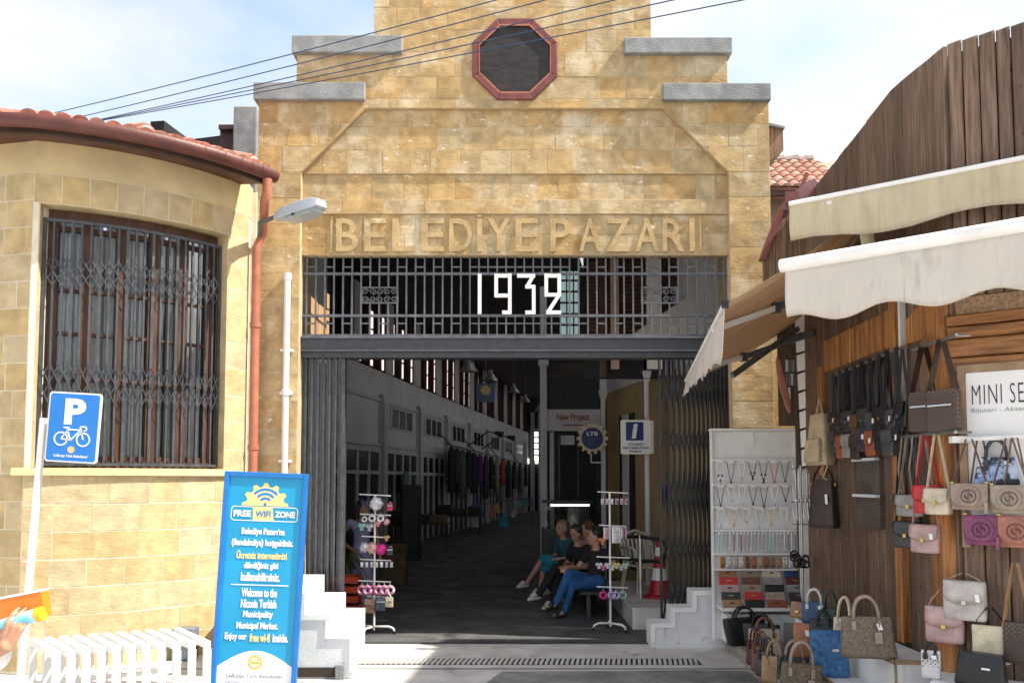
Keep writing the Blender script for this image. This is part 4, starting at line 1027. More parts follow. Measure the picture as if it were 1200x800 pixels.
for px in (664, 672): MB().box((X(px, 15.48, 350) - .012, 15.45, Z(393, 15.5)), (X(px, 15.48, 350) + .012, 15.459, Z(318, 15.5))).build('glazing_bar', M['black'], go_)
# pipes with hopper heads
def hopper(px, pyh, Y, z0, label):
    t = thing('rain_pipe', label, 'drainpipe', (X(px, Y, 563), Y, z0), group='white rain pipes inside the gateway')
    x = X(px, Y, 500); zh = Z(pyh, Y); k = Y / 13
    MB().tube([(x, Y, z0), (x, Y, zh)], .04 * k, 10).build('pipe', M['hall_white'], t, smooth=45)
    MB().lathe([(.045 * k, zh - .17), (.095 * k, zh), (.095 * k, zh + .03)], 4, Matrix.Translation((x, Y, 0)) @ Matrix.Rotation(R(45), 4, 'Z')).build('hopper', M['hall_white'], t)
    MB().box((x - .05 * k, Y - .05 * k, zh + .031), (x + .05 * k, Y + .05 * k, 5.6)).build('upper_pipe', M['hall_white'], t)
hopper(758, 437, 13.0, .25, 'white rain pipe with square hopper behind the tourist information sign')
hopper(707, 459, 15.5, 0, 'white rain pipe with square hopper carrying the cogwheel sign')
MB_ = MB(); MB_.box((X(633, 17.2), 17.2, 0), (X(641, 17.2), 17.35, 5.8)); MB_.box((X(631, 17.2), 17.15, Z(428, 17.2)), (X(643, 17.2), 17.4, Z(422, 17.2))); tag(MB_.build('hall_post', M['hall_white'], bevel=.01), 'slim pale post left of the kiosk sign in the hall', 'post')
# kiosk
KY = 17.5
kx = lambda px: X(px, KY, 500); kz = lambda py: Z(py, KY)
ks = thing('kiosk', 'dark kiosk with dull red lettering on its grey fascia board', 'kiosk', (kx(672), KY, 0))
MB().box((kx(640), KY + .02, 0), (kx(714), KY + 1.5, kz(425))).build('body', pm('kiosk_body', (.055, .045, .035), .8, .2, 2), ks)
MB().box((kx(645), KY - .02, kz(482)), (kx(703), KY + .01, kz(441))).build('window', pm('kiosk_blind', (.012, .014, .016), .5, .4, 3, stretch=(12, 12, .3)), ks)
fb = MB().box((kx(641), KY - .12, kz(505)), (kx(703), KY - .03, kz(480))).build('fascia', M['hall_white'], ks)
lettering('text_line', 'New Project', pm('dull_red_print', (.36, .06, .03), .6), fb, lambda u, v, d: (u, KY - .1205 - d, v), box=(kx(652), kz(495), kx(690), kz(485)), bold=.03).parent = fb
for ch in list(fb.children): ch.matrix_local = W(fb).inverted()
MB().box((kx(659), KY - .1225, kz(499)), (kx(684), KY - .1202, kz(497.5))).build('caption_line', pm('dull_red_print', (.36, .06, .03), .6), fb)
MB().box((kx(644), KY - .06, 0), (kx(649), KY - .0, kz(506))).build('jamb', M['hall_white'], ks); MB().box((kx(657), KY - .05, kz(521)), (kx(673), KY - .03, kz(510))).build('notice', M['hall_white'], ks)
MB().box((kx(654), KY - .02, 0), (kx(700), KY + .012, kz(508))).build('door', M['dark'], ks)
for px in (655, 677, 699): MB().box((kx(px) - .02, KY - .05, 0), (kx(px) + .02, KY - .021, kz(508))).build('door_frame', M['gate_dark'], ks)
# tourist information sign
iy = 12.85; ts = thing('information_sign', 'white tourist information sign with a blue square letter i', 'sign', P(746, 532, iy))
x0, x1, z0, z1 = X(727, iy), X(762, iy), Z(532, iy), Z(492, iy)
def isf(u, v, d): return (u, iy - d, v)
MB().prism(rrect(x0, z0, x1, z1, .025), isf, 0, .04).build('plate', M['signwhite'], ts)
MB().box((X(760, iy), iy - .03, z0 + .01), (X(765.5, iy), iy + .12, z1 - .01)).build('mount', M['hall_white'], ts)
xs0, xs1, zs0, zs1 = X(733, iy), X(753.5, iy), Z(516, iy), Z(494.5, iy)
bl = MB().prism(rrect(xs0, zs0, xs1, zs1, .012), isf, .041, .045).build('blue_square', pm('deep_blue', (.010, .025, .17), .4), ts)
def il(u, v, d): return (u - ts.location.x, iy - .0465 - d - ts.location.y, v - ts.location.z)
xm = (xs0 + xs1) / 2
lettering('letter', 'i', M['signwhite'], ts, lambda u, v, d: il(u + (v - zs0) * .15 - .02, v, d), box=(xm - .035, zs0 + .03, xm + .035, zs1 - .025), bold=.04)
for i, s in enumerate(('TOURIST', 'INFORMATION', 'POINT')):
    w = (.24, .38, .19)[i]; zc_ = Z(520.5 + i * 4.2, iy); xm2 = (x0 + x1) / 2
    lettering('text_line', s, M['navy'], ts, lambda u, v, d: (u - ts.location.x, iy - .0415 - d - ts.location.y, v - ts.location.z), box=(xm2 - w / 2, zc_ - .017, xm2 + w / 2, zc_ + .017), bold=.03)
# cogwheel sign
ly = 15.3; lc = P(694, 513.5, ly)
lt = thing('cogwheel_sign', 'round dark blue sign with cream cogwheel teeth on a bracket', 'sign', lc)
g_ = []
for i in range(28):
    a = 2 * math.pi * i / 28; r = .285 if i % 2 == 0 else .235
    g_ += [(r * math.cos(a - .075), r * math.sin(a - .075)), (r * math.cos(a + .075), r * math.sin(a + .075))]
MB().prism(g_, lambda u, v, d: (u, -d, v), -.02, .02).build('cog', pm('cog_cream', (.72, .60, .42), .5), lt, local=True)
MB().prism([(.195 * math.cos(R(a)), .195 * math.sin(R(a))) for a in range(0, 360, 12)], lambda u, v, d: (u, -d, v), .021, .03).build('disc', M['navy'], lt, local=True)
lettering('letters', 'LTB', M['signwhite'], lt, lambda u, v, d: (u, -.0305 - d, v), box=(-.10, .05, .10, .12), bold=.04)
for i, w in enumerate((.16, .20, .18)): lettering('text_line', ('Lefkoşa', 'Türk', 'Belediyesi')[i], pm('faint_blue_print', (.06, .11, .24), .6), lt, lambda u, v, d: (u, -.0305 - d, v), w=w * .7, center=(0, .0 - i * .05), bold=.01)
b = MB(); b.tube([(-.02, .02, -.27), (-.02, .02, -.43), (.20, .02, -.43)], .018, 6); b.build('bracket', M['hall_white'], lt, local=True)
# platform, rail, cone, chair
pf = MB(); pf.box((1.50, 10.75, 0), (2.86, 13.6, .27)); tag(pf.build('platform', M['conc_light'], bevel=.012), 'low concrete platform inside the right gate under the cone and chair', 'platform')
pf = MB(); pf.box((1.66, 10.35, 0), (2.6, 10.748, .13)); tag(pf.build('platform_step', M['conc_light'], bevel=.012), 'concrete step in front of the low platform', 'step')
rl = thing('handrail', 'dark handrail on a grey post at the platform edge', 'railing', (1.75, 11.3, .27))
MB().tube([(1.72, 11.5, .27), (1.72, 11.5, 1.12)], .028, 8).build('post', M['chrome'], rl)
MB().tube([(1.45, 11.9, 1.08), (1.72, 11.5, 1.10), (1.95, 11.2, 1.08), (2.0, 11.15, .98), (1.97, 11.2, .80), (1.72, 11.52, .78), (1.45, 11.92, .80)], .026, 8).build('rail', M['black'], rl, smooth=True)
cx_, cy_ = X(773, 11.7, 690), 11.7
cone = thing('traffic_cone', 'red and white striped traffic cone on the platform behind the gate', 'cone', (cx_, cy_, .27))
red = pm('cone_red', (.42, .015, .02), .45, .1, 5)
MB().lathe([(.23, 0), (.23, .03), (.15, .05), (.145, .06)], 8).build('base', red, cone, local=True)
prof = [(.06, .145), (.30, .105), (.46, .078), (.60, .055), (.74, .034)]
zz = [.06, .24, .40, .56, .68, .82]; rr = [.145, .112, .088, .064, .048, .022]
for i in range(5): MB().lathe([(rr[i], zz[i]), (rr[i + 1], zz[i + 1])], 18, cap=(i == 4)).build('band', M['signwhite'] if i in (1, 3) else red, cone, local=True, smooth=50)
ch = thing('plastic_chair', 'off white plastic armchair standing behind the traffic cone', 'chair', (X(757, 12.2, 690), 12.2, .27), R(200))
cp = pm('ivory_plastic', (.58, .54, .44), .45, .08, 5)
MB().grid(lambda u, v: (-.22 + .44 * u, -.21 + .42 * v, .40 - .02 * math.sin(math.pi * u)), 6, 4).build('seat', cp, ch, local=True).modifiers.new('s', 'SOLIDIFY').thickness = .025
for i in range(7):
    u = -.18 + .06 * i; MB().bar((u, -.20, .41), (u * 1.12, -.31, .82 - abs(u) * .3), .034, .016, (0, 1, 0)).build('back_slat', cp, ch, local=True)
MB().tube([(-.24, -.2, .40), (-.25, -.27, .65), (-.19, -.31, .80), (0, -.33, .86), (.19, -.31, .80), (.25, -.27, .65), (.24, -.2, .40)], .022, 8).build('back_frame', cp, ch, local=True, smooth=True)
for sx in (-1, 1):
    MB().tube([(sx * .24, .2, .40), (sx * .26, .2, .60), (sx * .26, .1, .64), (sx * .25, -.27, .63)], .02, 8).build('armrest', cp, ch, local=True, smooth=True)
    for sy in (-.2, .2): MB().bar((sx * .21, sy, .39), (sx * .26, sy * 1.3, 0), .05, .03).build('leg', cp, ch, local=True)
# glass counter with tube light
cy = 16.2; gc_ = thing('glass_counter', 'glass counter with a lit tube lamp behind the seated women', 'counter', (X(665, cy), cy, 0))
MB().box((X(636, cy), cy, 0), (X(692, cy), cy + .6, .95)).build('base', pm('counter_dark', (.04, .05, .045), .4, .2, 4), gc_)
MB().box((X(638, cy), cy + .02, .951), (X(690, cy), cy + .55, 1.38)).build('glass_case', M['glass'], gc_)
tl = pm('tube_light', (.9, .9, .9), .4, emit=((.85, 1, .97), 1.5))
for a, c in ((645, 672), (673, 690)): MB().tube([(X(a, cy), cy - .02, Z(591.5, cy)), (X(c, cy), cy - .02, Z(591.5, cy))], .02, 6).build('tube_lamp', tl, gc_)
MB().box((X(636, cy), cy - .06, Z(589, cy)), (X(694, cy), cy + .6, Z(586, cy))).build('top', M['gate_dark'], gc_)
# ------------------------------------------------------------------ merchandise in the hall
garc = [('black', (.012, .012, .014)), ('charcoal', (.035, .036, .04)), ('slate grey', (.085, .09, .10)), ('ink black', (.008, .008, .01)), ('dark navy', (.012, .014, .03)), ('purple', (.10, .018, .13)), ('dull violet', (.06, .03, .07)), ('soot black', (.01, .01, .011)), ('pale sand', (.28, .25, .2)), ('scarlet', (.42, .05, .025)), ('deep green', (.012, .035, .03)), ('dark brown', (.04, .025, .018)), ('brown grey', (.06, .045, .04)), ('graphite', (.025, .025, .028))]
for i, (nm, c) in enumerate(garc):
    px = 512 + i * 7.2; Y = wd(px); k = i % 4
    base = Vector(hl(Y, .55, 0)); zt = 3.0 - .02 * i; L = (1.55, 1.2, 1.75, 1.35)[k]
    t = tag(MB().build('x', M['dark']), 'x', 'x') if False else None
    b = MB(); w = .34; th = .09
    def gf(u, v):
        sh = 1.0 if v < .88 else 1.0 - (v - .88) * 4.2
        a = -w * (1 + .18 * (1 - v)) * sh; return base + Vector((0, 0, zt - L)) + Vector((HV.x, HV.y, 0)) * (a + 2 * -a * u) + Vector((.02 * math.sin(u * 17 + i), 0, L * v))
    b.grid(gf, 10, 8)
    o = b.build('hanging_garment', pm('cloth_' + nm.replace(' ', '_'), c, .9, .2, 5, .003, 30), smooth=True, recalc=False)
    o.modifiers.new('s', 'SOLIDIFY').thickness = th
    tag(o, '%s garment hanging on the left shop row, %s from the gateway' % (nm, ORD[i]), 'garment', 'clothes hung along the left shops')
gr_ = thing('garment_rail', 'long rail carrying the row of dark clothes on the left shops', 'rail', hl(29, .5, 3))
MB().tube([hl(28, .55, 3.06), hl(48, .55, 2.72)], .03, 6).build('tube', M['steel'], gr_)
for Yb in (29, 33, 38, 44): MB().tube([hl(Yb, .05, 3.5), hl(Yb, .55, 3.04 - (Yb - 28) * .015)], .025, 6).build('bracket', M['steel'], gr_)
for i, px in enumerate((545, 562)):
    Y = wd(px); b = MB(); b.tube([hl(Y, .1, 3.2), hl(Y - .4, 1.0, 3.75), hl(Y - .5, 1.35, 3.68)], .03, 6); b.tube([hl(Y - .5, 1.3, 3.70), hl(Y - .55, 1.6, 3.62)], [.07, .12], 8)
    tag(b.build('spot_lamp', M['black']), '%s black arm lamp over the hanging clothes' % ('nearer', 'farther')[i], 'lamp', 'arm lamps over the clothes')
def goods_table(px, py, Y, w, d, h, label, cols):
    p = P(px, py, Y); t = thing('goods_table', label, 'table', (p.x, Y, 0))
    MB().box((-w / 2, -d / 2, h - .05), (w / 2, d / 2, h)).build('top', M['wood_win'], t, local=True)
    for sx in (-1, 1):
        for sy in (-1, 1): MB().box((sx * (w / 2 - .06) - .025, sy * (d / 2 - .06) - .025, 0), (sx * (w / 2 - .06) + .025, sy * (d / 2 - .06) + .025, h - .05)).build('leg', M['wood_win'], t, local=True)
    for i, (nm, c) in enumerate(cols):
        x = p.x - w / 2 + w * (i + .5) / len(cols); b = MB(); hh = random.uniform(.18, .34); b.box((x - w / len(cols) * .42, Y - d * .35, h + .001), (x + w / len(cols) * .42, Y + d * .3, h + hh))
        o = b.build('goods_box', pm('goods_' + nm.replace(' ', '_'), c, .6, .25, 12), bevel=.03)
        tag(o, '%s box of goods on the %s' % (nm, label.split(',')[0]), 'box', 'boxed goods inside the hall')
goods_table(492, 640, 22.5, 1.5, .8, .75, 'dark goods table nearest the left shops', [('olive', (.07, .06, .03)), ('dusky', (.03, .03, .035)), ('tan', (.16, .11, .06))])
goods_table(530, 620, 29, 2.0, .8, .7, 'second goods table along the left shops', [('brownish', (.09, .06, .04)), ('blackish', (.02, .02, .02)), ('smoky', (.06, .06, .06)), ('umber', (.05, .035, .02))])
bright = [('royal blue', (.03, .12, .55), 561, 598, .55), ('white striped', (.7, .7, .72), 557, 612, .4), ('rosy', (.6, .2, .22), 577, 600, .5), ('yellow', (.65, .5, .12), 583, 596, .35), ('turquoise', (.03, .42, .60), 590, 610, .55), ('cream', (.7, .62, .5), 602, 602, .3), ('sky blue', (.2, .5, .62), 609, 590, .3), ('aqua', (.2, .45, .55), 617, 588, .35)]
for i, (nm, c, px, py, s) in enumerate(bright):
    Y = 30 + i * .5; p = P(px, py, Y); b = MB(); 
    b.add([(p.x - s * .16, Y, p.z + s * .5), (p.x + s * .16, Y, p.z + s * .5), (p.x + s * .3, Y - .05, p.z - s * .4), (p.x - s * .3, Y - .05, p.z - s * .4), (p.x - s * .16, Y + .14, p.z + s * .5), (p.x + s * .16, Y + .14, p.z + s * .5), (p.x + s * .3, Y + .2, p.z - s * .4), (p.x - s * .3, Y + .2, p.z - s * .4)],
          [(0, 1, 2, 3), (7, 6, 5, 4), (0, 4, 5, 1), (1, 5, 6, 2), (2, 6, 7, 3), (3, 7, 4, 0)])
    b.tube([(p.x - s * .12, Y + .07, p.z + s * .5), (p.x, Y + .07, p.z + s * .8), (p.x + s * .12, Y + .07, p.z + s * .5)], .012, 5)
    tag(b.build('hanging_bag', pm('bag_' + nm.replace(' ', '_'), c, .5, .2, 8), bevel=.02), 'bright %s bag hanging deep in the dark hall' % nm, 'bag', 'bright bags deep in the hall')
rk2 = thing('bag_rack', 'thin dark rack holding bright bags deep in the hall', 'rack', (X(585, 32), 32, 0))
MB().tube([P(552, 592, 30.1), P(624, 583, 33.8)], .02, 6).build('rail', M['steel'], rk2)
for px, Y in ((552, 30.1), (588, 32), (624, 33.8)): q = P(px, 592 - (px - 552) * .125, Y); MB().tube([q, (q.x, q.y, 0)], .02, 6).build('post', M['steel'], rk2)
b = MB(); q = Vector(hl(wd(466), .25, 2.2)); b.box((q.x - .02, q.y - .5, 1.62), (q.x + .02, q.y + .5, 2.1)); tag(b.build('shop_notice', pm('green_notice', (.12, .26, .22), .6, .5, 4, stretch=(1, 1, 9))), 'pale green notice in a dim left shopfront', 'notice')
b = MB(); b.box((X(470, 20), 20, 0), (X(492, 20), 20.6, 1.75)); b.box((X(471, 19.97), 19.96, .2), (X(491, 19.97), 19.999, 1.65)); tag(b.build('dark_cabinet', M['black'], bevel=.03), 'tall black cabinet beside the dim left shopfronts', 'cabinet')
b = MB(); b.cbox((X(463, 15.5), 15.5, .35), (.45, .4, .7)); tag(b.build('wooden_crate', pm('crate_wood', (.12, .08, .04), .8, .3, 4), bevel=.02), 'brown wooden crate on the floor behind the left display stand', 'crate')
# red crate and plant inside the left gate
rc = thing('red_crate', 'small red plastic crate inside the left gate', 'crate', (X(407, 11.0, 700), 11.0, 0)); cr = pm('crate_red', (.55, .06, .02), .5, .1, 5)
for z_ in (.0, .12, .24, .36): MB().box((-.2, -.16, z_ + .2), (.16, .16, z_ + .28)).build('band', cr, rc, local=True)
MB().box((-.19, -.15, .0), (.15, .15, .199)).build('base', cr, rc, local=True)
for sx in (-.19, .11): MB().box((sx, -.155, .2), (sx + .04, .155, .64)).build('post', M['black'], rc, local=True)
pt = thing('potted_plant', 'potted palm with narrow green leaves inside the left gate', 'plant', (X(404, 11.8, 680), 11.8, 0))
MB().lathe([(.13, 0), (.18, .35), (.2, .36), (.18, .38)], 14).build('pot', M['black'], pt, local=True, smooth=40)
MB().tube([(0, 0, .3), (0, 0, .75)], .03, 6).build('stem', M['wood_win'], pt, local=True)
leafm = pm('palm_leaf', (.05, .12, .03), .5, .25, 6)
for i in range(22):
    a = i * 2.4; up = random.uniform(.1, .5); L = random.uniform(.25, .38); pts = [Vector((math.cos(a) * L * t, math.sin(a) * L * t, .72 + up * t - .45 * t * t)) for t in (0, .35, .7, 1)]
    MB().strip(pts, .035, .003, (-math.sin(a), math.cos(a), 0)).build('leaf', leafm, pt, local=True)
from mathutils import noise as mnoise
# ================================================================== KERB AND RIGHT FOREGROUND
kb = thing('kerb', 'granite kerb step along the front of the wooden stall', 'kerb', (2.3, 7, 0))
y = 3.2
while y < 9.55:
    w = random.uniform(.75, 1.05); y1 = min(y + w, 9.58)
    xa_ = 2.22 + (y - 5) * .03; xb_ = 2.22 + (y1 - 5) * .03
    MB().slab([(xa_, y), (xa_ + .34, y), (xb_ + .34, y1), (xb_, y1)], lambda u, v, d: (u, v, .13 - d), 0, .16, .012, .003).build('kerb_stone', M['granite'], kb); y = y1
flat('stall_pavement', 2.55, 3.0, 9, 9.84, .122, M['conc_light'], .1)
# ================================================================== WOODEN STALL
SB = Vector((3.1, 5.9)); U2 = Vector((.79, -.61)).normalized(); N2 = Vector((-.61, -.79)).normalized()
def x1_(Y): return 3.1 + .0294 * (Y - 5.9)
def s1(Y, off, z): return (x1_(Y) - off, Y, z)
def s2(s, off, z):
    p = SB + U2 * s + N2 * off; return (p.x, p.y, z)
def on1(px, py, off):
    k = (px - 600) / 1000
    for _ in range(3):
        Y = (3.1 - .1735 - off) / (k - .0294); k = P(px, py, Y).x / Y
    return P(px, py, Y)
def on2(px, py, off):
    k = (px - 600) / 1000
    for _ in range(3):
        s = (k * (SB.y + N2.y * off) - SB.x - N2.x * off) / (U2.x - k * U2.y); Y = SB.y + U2.y * s + N2.y * off; k = P(px, py, Y).x / Y
    return P(px, py, Y), s
stall = thing('wooden_stall', 'dark plank walled bag stall with awnings on the right', 'stall', (3.6, 7, .12))
pl = [(3.24, 9.3), (3.14, 5.95), (5.6, 4.05), (7.4, 6), (7.4, 9.3)]
b = MB(); b.prism(pl, lambda u, v, d: (u, v, d), .13, 4.90); b.build('core', M['dark'], stall)  # solid unseen stall body, shaped to block the sun and cast shadow
def plank(fn, u0, u1, z0, z1a, z1b, mat, th=.03, name='plank', par=None):
    MB().slab([(u0, z0), (u1, z0), (u1, z1b), (u0, z1a)], fn, -th - random.uniform(0, .008), .0, .008, .004).build(name, mat, par or stall)
def f1(u, v, d): return s1(u, -d, v)
def f2(u, v, d): return s2(u, -d, v)
Y = 5.9
def top1(Y): return 5.04 - max(0, (Y - 6.74)) * .07 - max(0, 6.74 - Y) * .12
while Y < 9.28:
    w = random.uniform(.15, .20); Y1 = min(Y + w, 9.3); plank(f1, Y, Y1, .14, top1(Y), top1(Y1), M['wood_dark']); Y = Y1
s = .0
while s < 3.0:
    w = random.uniform(.085, .115); plank(f2, s, s + w, 3.12, 4.94 + .0 * s, 4.95, M['wood_dark']); s += w
# rough board panel, horizontal pine boards and dark lower boards on the corner front
MB().prism([(.0, 3.0), (3, 3.0), (3, 3.119), (0, 3.119)], f2, -.02, 0).build('cork_panel', pm('rough_cork', (.34, .23, .14), .9, .25, 40, .008, 60), stall)
for z0, z1 in ((2.60, 2.70), (2.70, 2.83), (2.83, 2.92), (2.92, 3.0)): plank(f2, -.06, 3.0, z0, z1, z1, M['wood_h'], .035, 'board')
s = .0
while s < 3.0:
    w = random.uniform(.13, .17); plank(f2, s, s + w, .14, 2.598, 2.598, M['wood_dark'], .02); s += w
# golden panels along the bag wall
def panel1(Ya, Yb, z0, za, zb, th=.05, mat='wood_gold', name='panel_board'):
    n = max(1, int(abs(Yb - Ya) / .10))
    for i in range(n):
        a = Ya + (Yb - Ya) * i / n; c = Ya + (Yb - Ya) * (i + 1) / n
        plank(f1, a, c, z0, za + (zb - za) * i / n, za + (zb - za) * (i + 1) / n, M[mat], th, name)
panel1(6.85, 8.5, 2.93, 3.25, 3.25); panel1(6.0, 6.6, 2.90, 3.30, 3.10)
for Ya, z0, z1 in ((6.68, .6, 3.4), (5.93, .5, 3.35), (6.05, .5, 2.9)): MB().box((x1_(Ya) - .10, Ya, z0), (x1_(Ya) - .032, Ya + .11, z1)).build('post', M['wood_gold'], stall, bevel=.005)
MB().box((x1_(6.63) - .08, 6.63, 2.2), (x1_(6.63) - .033, 6.66, 3.45)).build('pale_strip', M['white'], stall)
MB().box((x1_(8.55) - .07, 8.52, 1.9), (x1_(8.5) - .033, 8.66, 3.0)).build('post', M['wood_gold'], stall)
# shelf niche
q0, q1 = on1(1010, 538, .04), on1(1037, 620, .04)
nb_ = MB(); nb_.box((q0.x - .05, q1.y, q1.z), (q0.x - .003, q0.y, q0.z)); nn_ = nb_.build('niche', pm('niche_brown', (.10, .075, .06), .4, .3, 5), stall)
for z_ in (q0.z - .02, q0.z - .33): MB().box((q0.x - .09, q1.y - .01, z_), (q0.x - .051, q0.y + .01, z_ + .025)).build('shelf', M['hall_white'], nn_)
# bag rails
def rail1(px0, py0, px1, py1, off=.12):
    a = on1(px0, py0, off); c = on1(px1, py1, off)
    r = MB().tube([a, c], .012, 6).build('bag_rail', M['chrome'], stall)
    for t in (.05, .5, .95): q = a + (c - a) * t; MB().tube([q, (q.x + off - .03, q.y, q.z)], .008, 5).build('rail_bracket', M['chrome'], stall)
    return a, c
R1a, R1b = rail1(975, 441, 1063, 405); R2a, R2b = rail1(1070, 410, 1121, 392, .14); R3a, R3b = rail1(1052, 512, 1120, 506, .16)
# white sign board on the corner front
sgb = thing('sign_board', 'white shop sign board with thin black lettering on the corner stall', 'sign', s2(.9, .05, 1.4))
s0 = on2(1134, 500, .04)[1]
MB().prism([(s0, 1.45), (s0 + 1.6, 1.45), (s0 + 1.6, 2.585), (s0, 2.585)], f2, -.06, -.036).build('board', M['signwhite'], sgb)
MB().prism([(s0 - .05, 1.4), (s0 - .002, 1.4), (s0 - .002, 2.64), (s0 - .05, 2.64)], f2, -.075, -.037).build('frame', M['wood_trim'], sgb)
MB().prism([(s0 - .001, 2.587), (s0 + 1.6, 2.587), (s0 + 1.6, 2.64), (s0 - .001, 2.64)], f2, -.072, -.037).build('frame', M['wood_trim'], sgb)
iv = W(sgb).inverted()
def sbf(u, v, d): return iv @ Vector(s2(u, .0605 + d, v))
zA = on2(1160, 473, .06)[0].z; zB = on2(1160, 450, .06)[0].z
sA, sB_ = on2(1139, 465, .06)[1], on2(1198, 465, .06)[1]
lettering('text_line', 'MINI SE', M['ink'], sgb, sbf, box=(sA, zA, sB_ + .01, zB), bold=-.012, spacing=1.15)
zA = on2(1160, 484, .06)[0].z; zB = on2(1160, 477.5, .06)[0].z
lettering('text_line', 'Bijuteri - Aksesuar', M['greytext'], sgb, sbf, box=(sA - .005, zA, sB_ + .09, zB), bold=0)
# white rail over the sign board
q, sa = on2(1120, 515, .14); q2, sb2 = on2(1200, 514, .14)
wr = MB(); wr.tube([s2(sa, .14, q.z), s2(sb2 + 1.2, .14, q.z + .03)], .016, 8); wr.build('bag_rail', M['white'], stall)
MB().cbox(s2(sa + .03, .13, q.z), (.14, .05, .045)).build('rail_clamp', M['white'], stall)
RW_Z = q.z
# ------------------------------------------------------------------ awnings
M['hem'] = pm('hem_binding', (.55, .48, .38), .8, .15, 12)
def awning(name, label, a, c, ext, drop, per, back, rise, mat, roll=None, droplist=None):
    a = Vector(a); c = Vector(c); c = a + (c - a) * ext; c.z = a.z
    t = thing(name, label, 'awning', a)
    d = (c - a); L = d.length; d.normalize(); nb = Vector((-d.y, d.x, 0))
    if nb.y < 0: nb = -nb
    n = 110
    def vf(u, v):
        s = u * L; ph = s / per * 2 * math.pi
        dr = drop + .034 * math.cos(ph + 2.4) + .01 * mnoise.noise(Vector((s * 1.3, 3, 1)))
        return a + d * s + Vector((0, 0, -v * dr)) + nb * ((.05 * mnoise.noise(Vector((s * 2.0, v * 1.2, 0))) + .012 * mnoise.noise(Vector((s * 9, v * 2.5, 5)))) * min(1, v * 2.5))
    o = MB().grid(vf, n, 8).build('valance', mat, t, smooth=True, recalc=False); o.modifiers.new('s', 'SOLIDIFY').thickness = .006
    MB().tube([vf(i / n, 1) for i in range(n + 1)], .006, 5).build('hem', M['hem'], t, smooth=True)
    for q_ in range(1, int(L / .8) + 1): MB().strip([vf(q_ * .8 / L, j / 8) - nb * .004 for j in range(9)], .016, .004, d).build('seam', M['hem'], t)
    def cf(u, v): return a + d * (u * L) + nb * (v * back) + Vector((0, 0, v * rise - .05 * math.sin(math.pi * v) + .012 * math.sin(u * L * 4)))
    o = MB().grid(cf, 24, 8).build('canopy', mat, t, smooth=True, recalc=False); o.modifiers.new('s', 'SOLIDIFY').thickness = .006
    if roll:
        MB().tube([a - d * .03 + Vector((0, 0, .03)), c + Vector((0, 0, .03))], roll, 14).build('front_roll', M['white'], t, smooth=50)
    else:
        MB().tube([a + Vector((0, 0, .006)), c + Vector((0, 0, .006))], .02, 8).build('front_bar', M['white'], t, smooth=50)
    for k in (.12, .5): 
        p = a + d * (L * k); MB().bar(p + Vector((0, 0, -.03)), p + nb * back * .9 + Vector((0, 0, rise * .9 - .18)), .035, .05).build('arm', M['white_worn'], t)
    return t
awning('awning', 'upper beige awning with stained wavy valance over the corner stall', P(925, 240, 6.45), P(1200, 185, 5.51), 1.6, .30, 1.15, 1.35, .25, M['awn_beige'])
aw2 = awning('awning', 'lower white awning with a thick white roll and wavy valance', P(920, 316, 6.0), P(1200, 270, 5.03), 1.6, .36, .62, 1.2, .28, M['awn_white'], .048)
q = P(1010, 262, 6.3); MB().grid(lambda u, v: P(1006 + 16 * u + 4 * v, 266 + 26 * v, 6.15 + .05 * math.sin(v * 3)), 2, 6).build('loose_strap', M['awn_beige'], aw2, smooth=True).modifiers.new('s', 'SOLIDIFY').thickness = .008
# striped side awning, sagging towards the gate
sa_ = thing('awning', 'brown striped side awning sagging towards the right gate', 'awning', P(848, 357, 6.7))
n0, n1 = P(849, 357, 6.7), P(804, 446, 9.5); w0, w1 = Vector((3.08, 6.95, 4.2)), Vector((3.15, 9.28, 3.6))
def cf(u, v): 
    p = (n0 + (n1 - n0) * u) * (1 - v) + (w0 + (w1 - w0) * u) * v
    p.z -= .05 * math.sin(math.pi * v) + .02 * math.sin(u * 20) * (1 - v); return p
o = MB().grid(cf, 16, 10).build('canopy', M['awn_stripe'], sa_, smooth=True, recalc=False); o.modifiers.new('s', 'SOLIDIFY').thickness = .005
rnd = [random.uniform(0, 1) for _ in range(80)]
def vf(u, v):
    p = n0 + (n1 - n0) * u; dr = .46 - .27 * u
    fr = (rnd[int(u * 60)] * .07) if v > .9 else 0
    p = p + Vector((-.03 * v + .015 * math.sin(u * 30) * v, 0, -v * dr + fr)); return p
o = MB().grid(vf, 60, 5).build('valance', M['awn_white'], sa_, smooth=True, recalc=False); o.modifiers.new('s', 'SOLIDIFY').thickness = .005
MB().tube([n0, n1], .022, 8).build('front_bar', M['white_worn'], sa_, smooth=50); MB().cbox(n0 + Vector((.0, -.02, .0)), (.05, .03, .06)).build('end_cap', M['black'], sa_)
for u, el in ((.22, .5), (.78, .5)):
    p = n0 + (n1 - n0) * u; q = (w0 + (w1 - w0) * u) + Vector((0, 0, -.35)); m_ = (p + q) / 2 + Vector((0, .35, -.02))
    MB().bar(p + Vector((0, 0, -.03)), m_, .04, .05).build('arm', M['white_worn'], sa_); MB().bar(m_, q, .045, .055).build('arm', M['steel'], sa_)
    MB().cbox(m_, (.07, .07, .09)).build('elbow', M['steel'], sa_)
MB().bar(P(858, 440, 7.4), P(935, 385, 7.9), .035, .045).build('lower_bar', M['steel'], sa_)
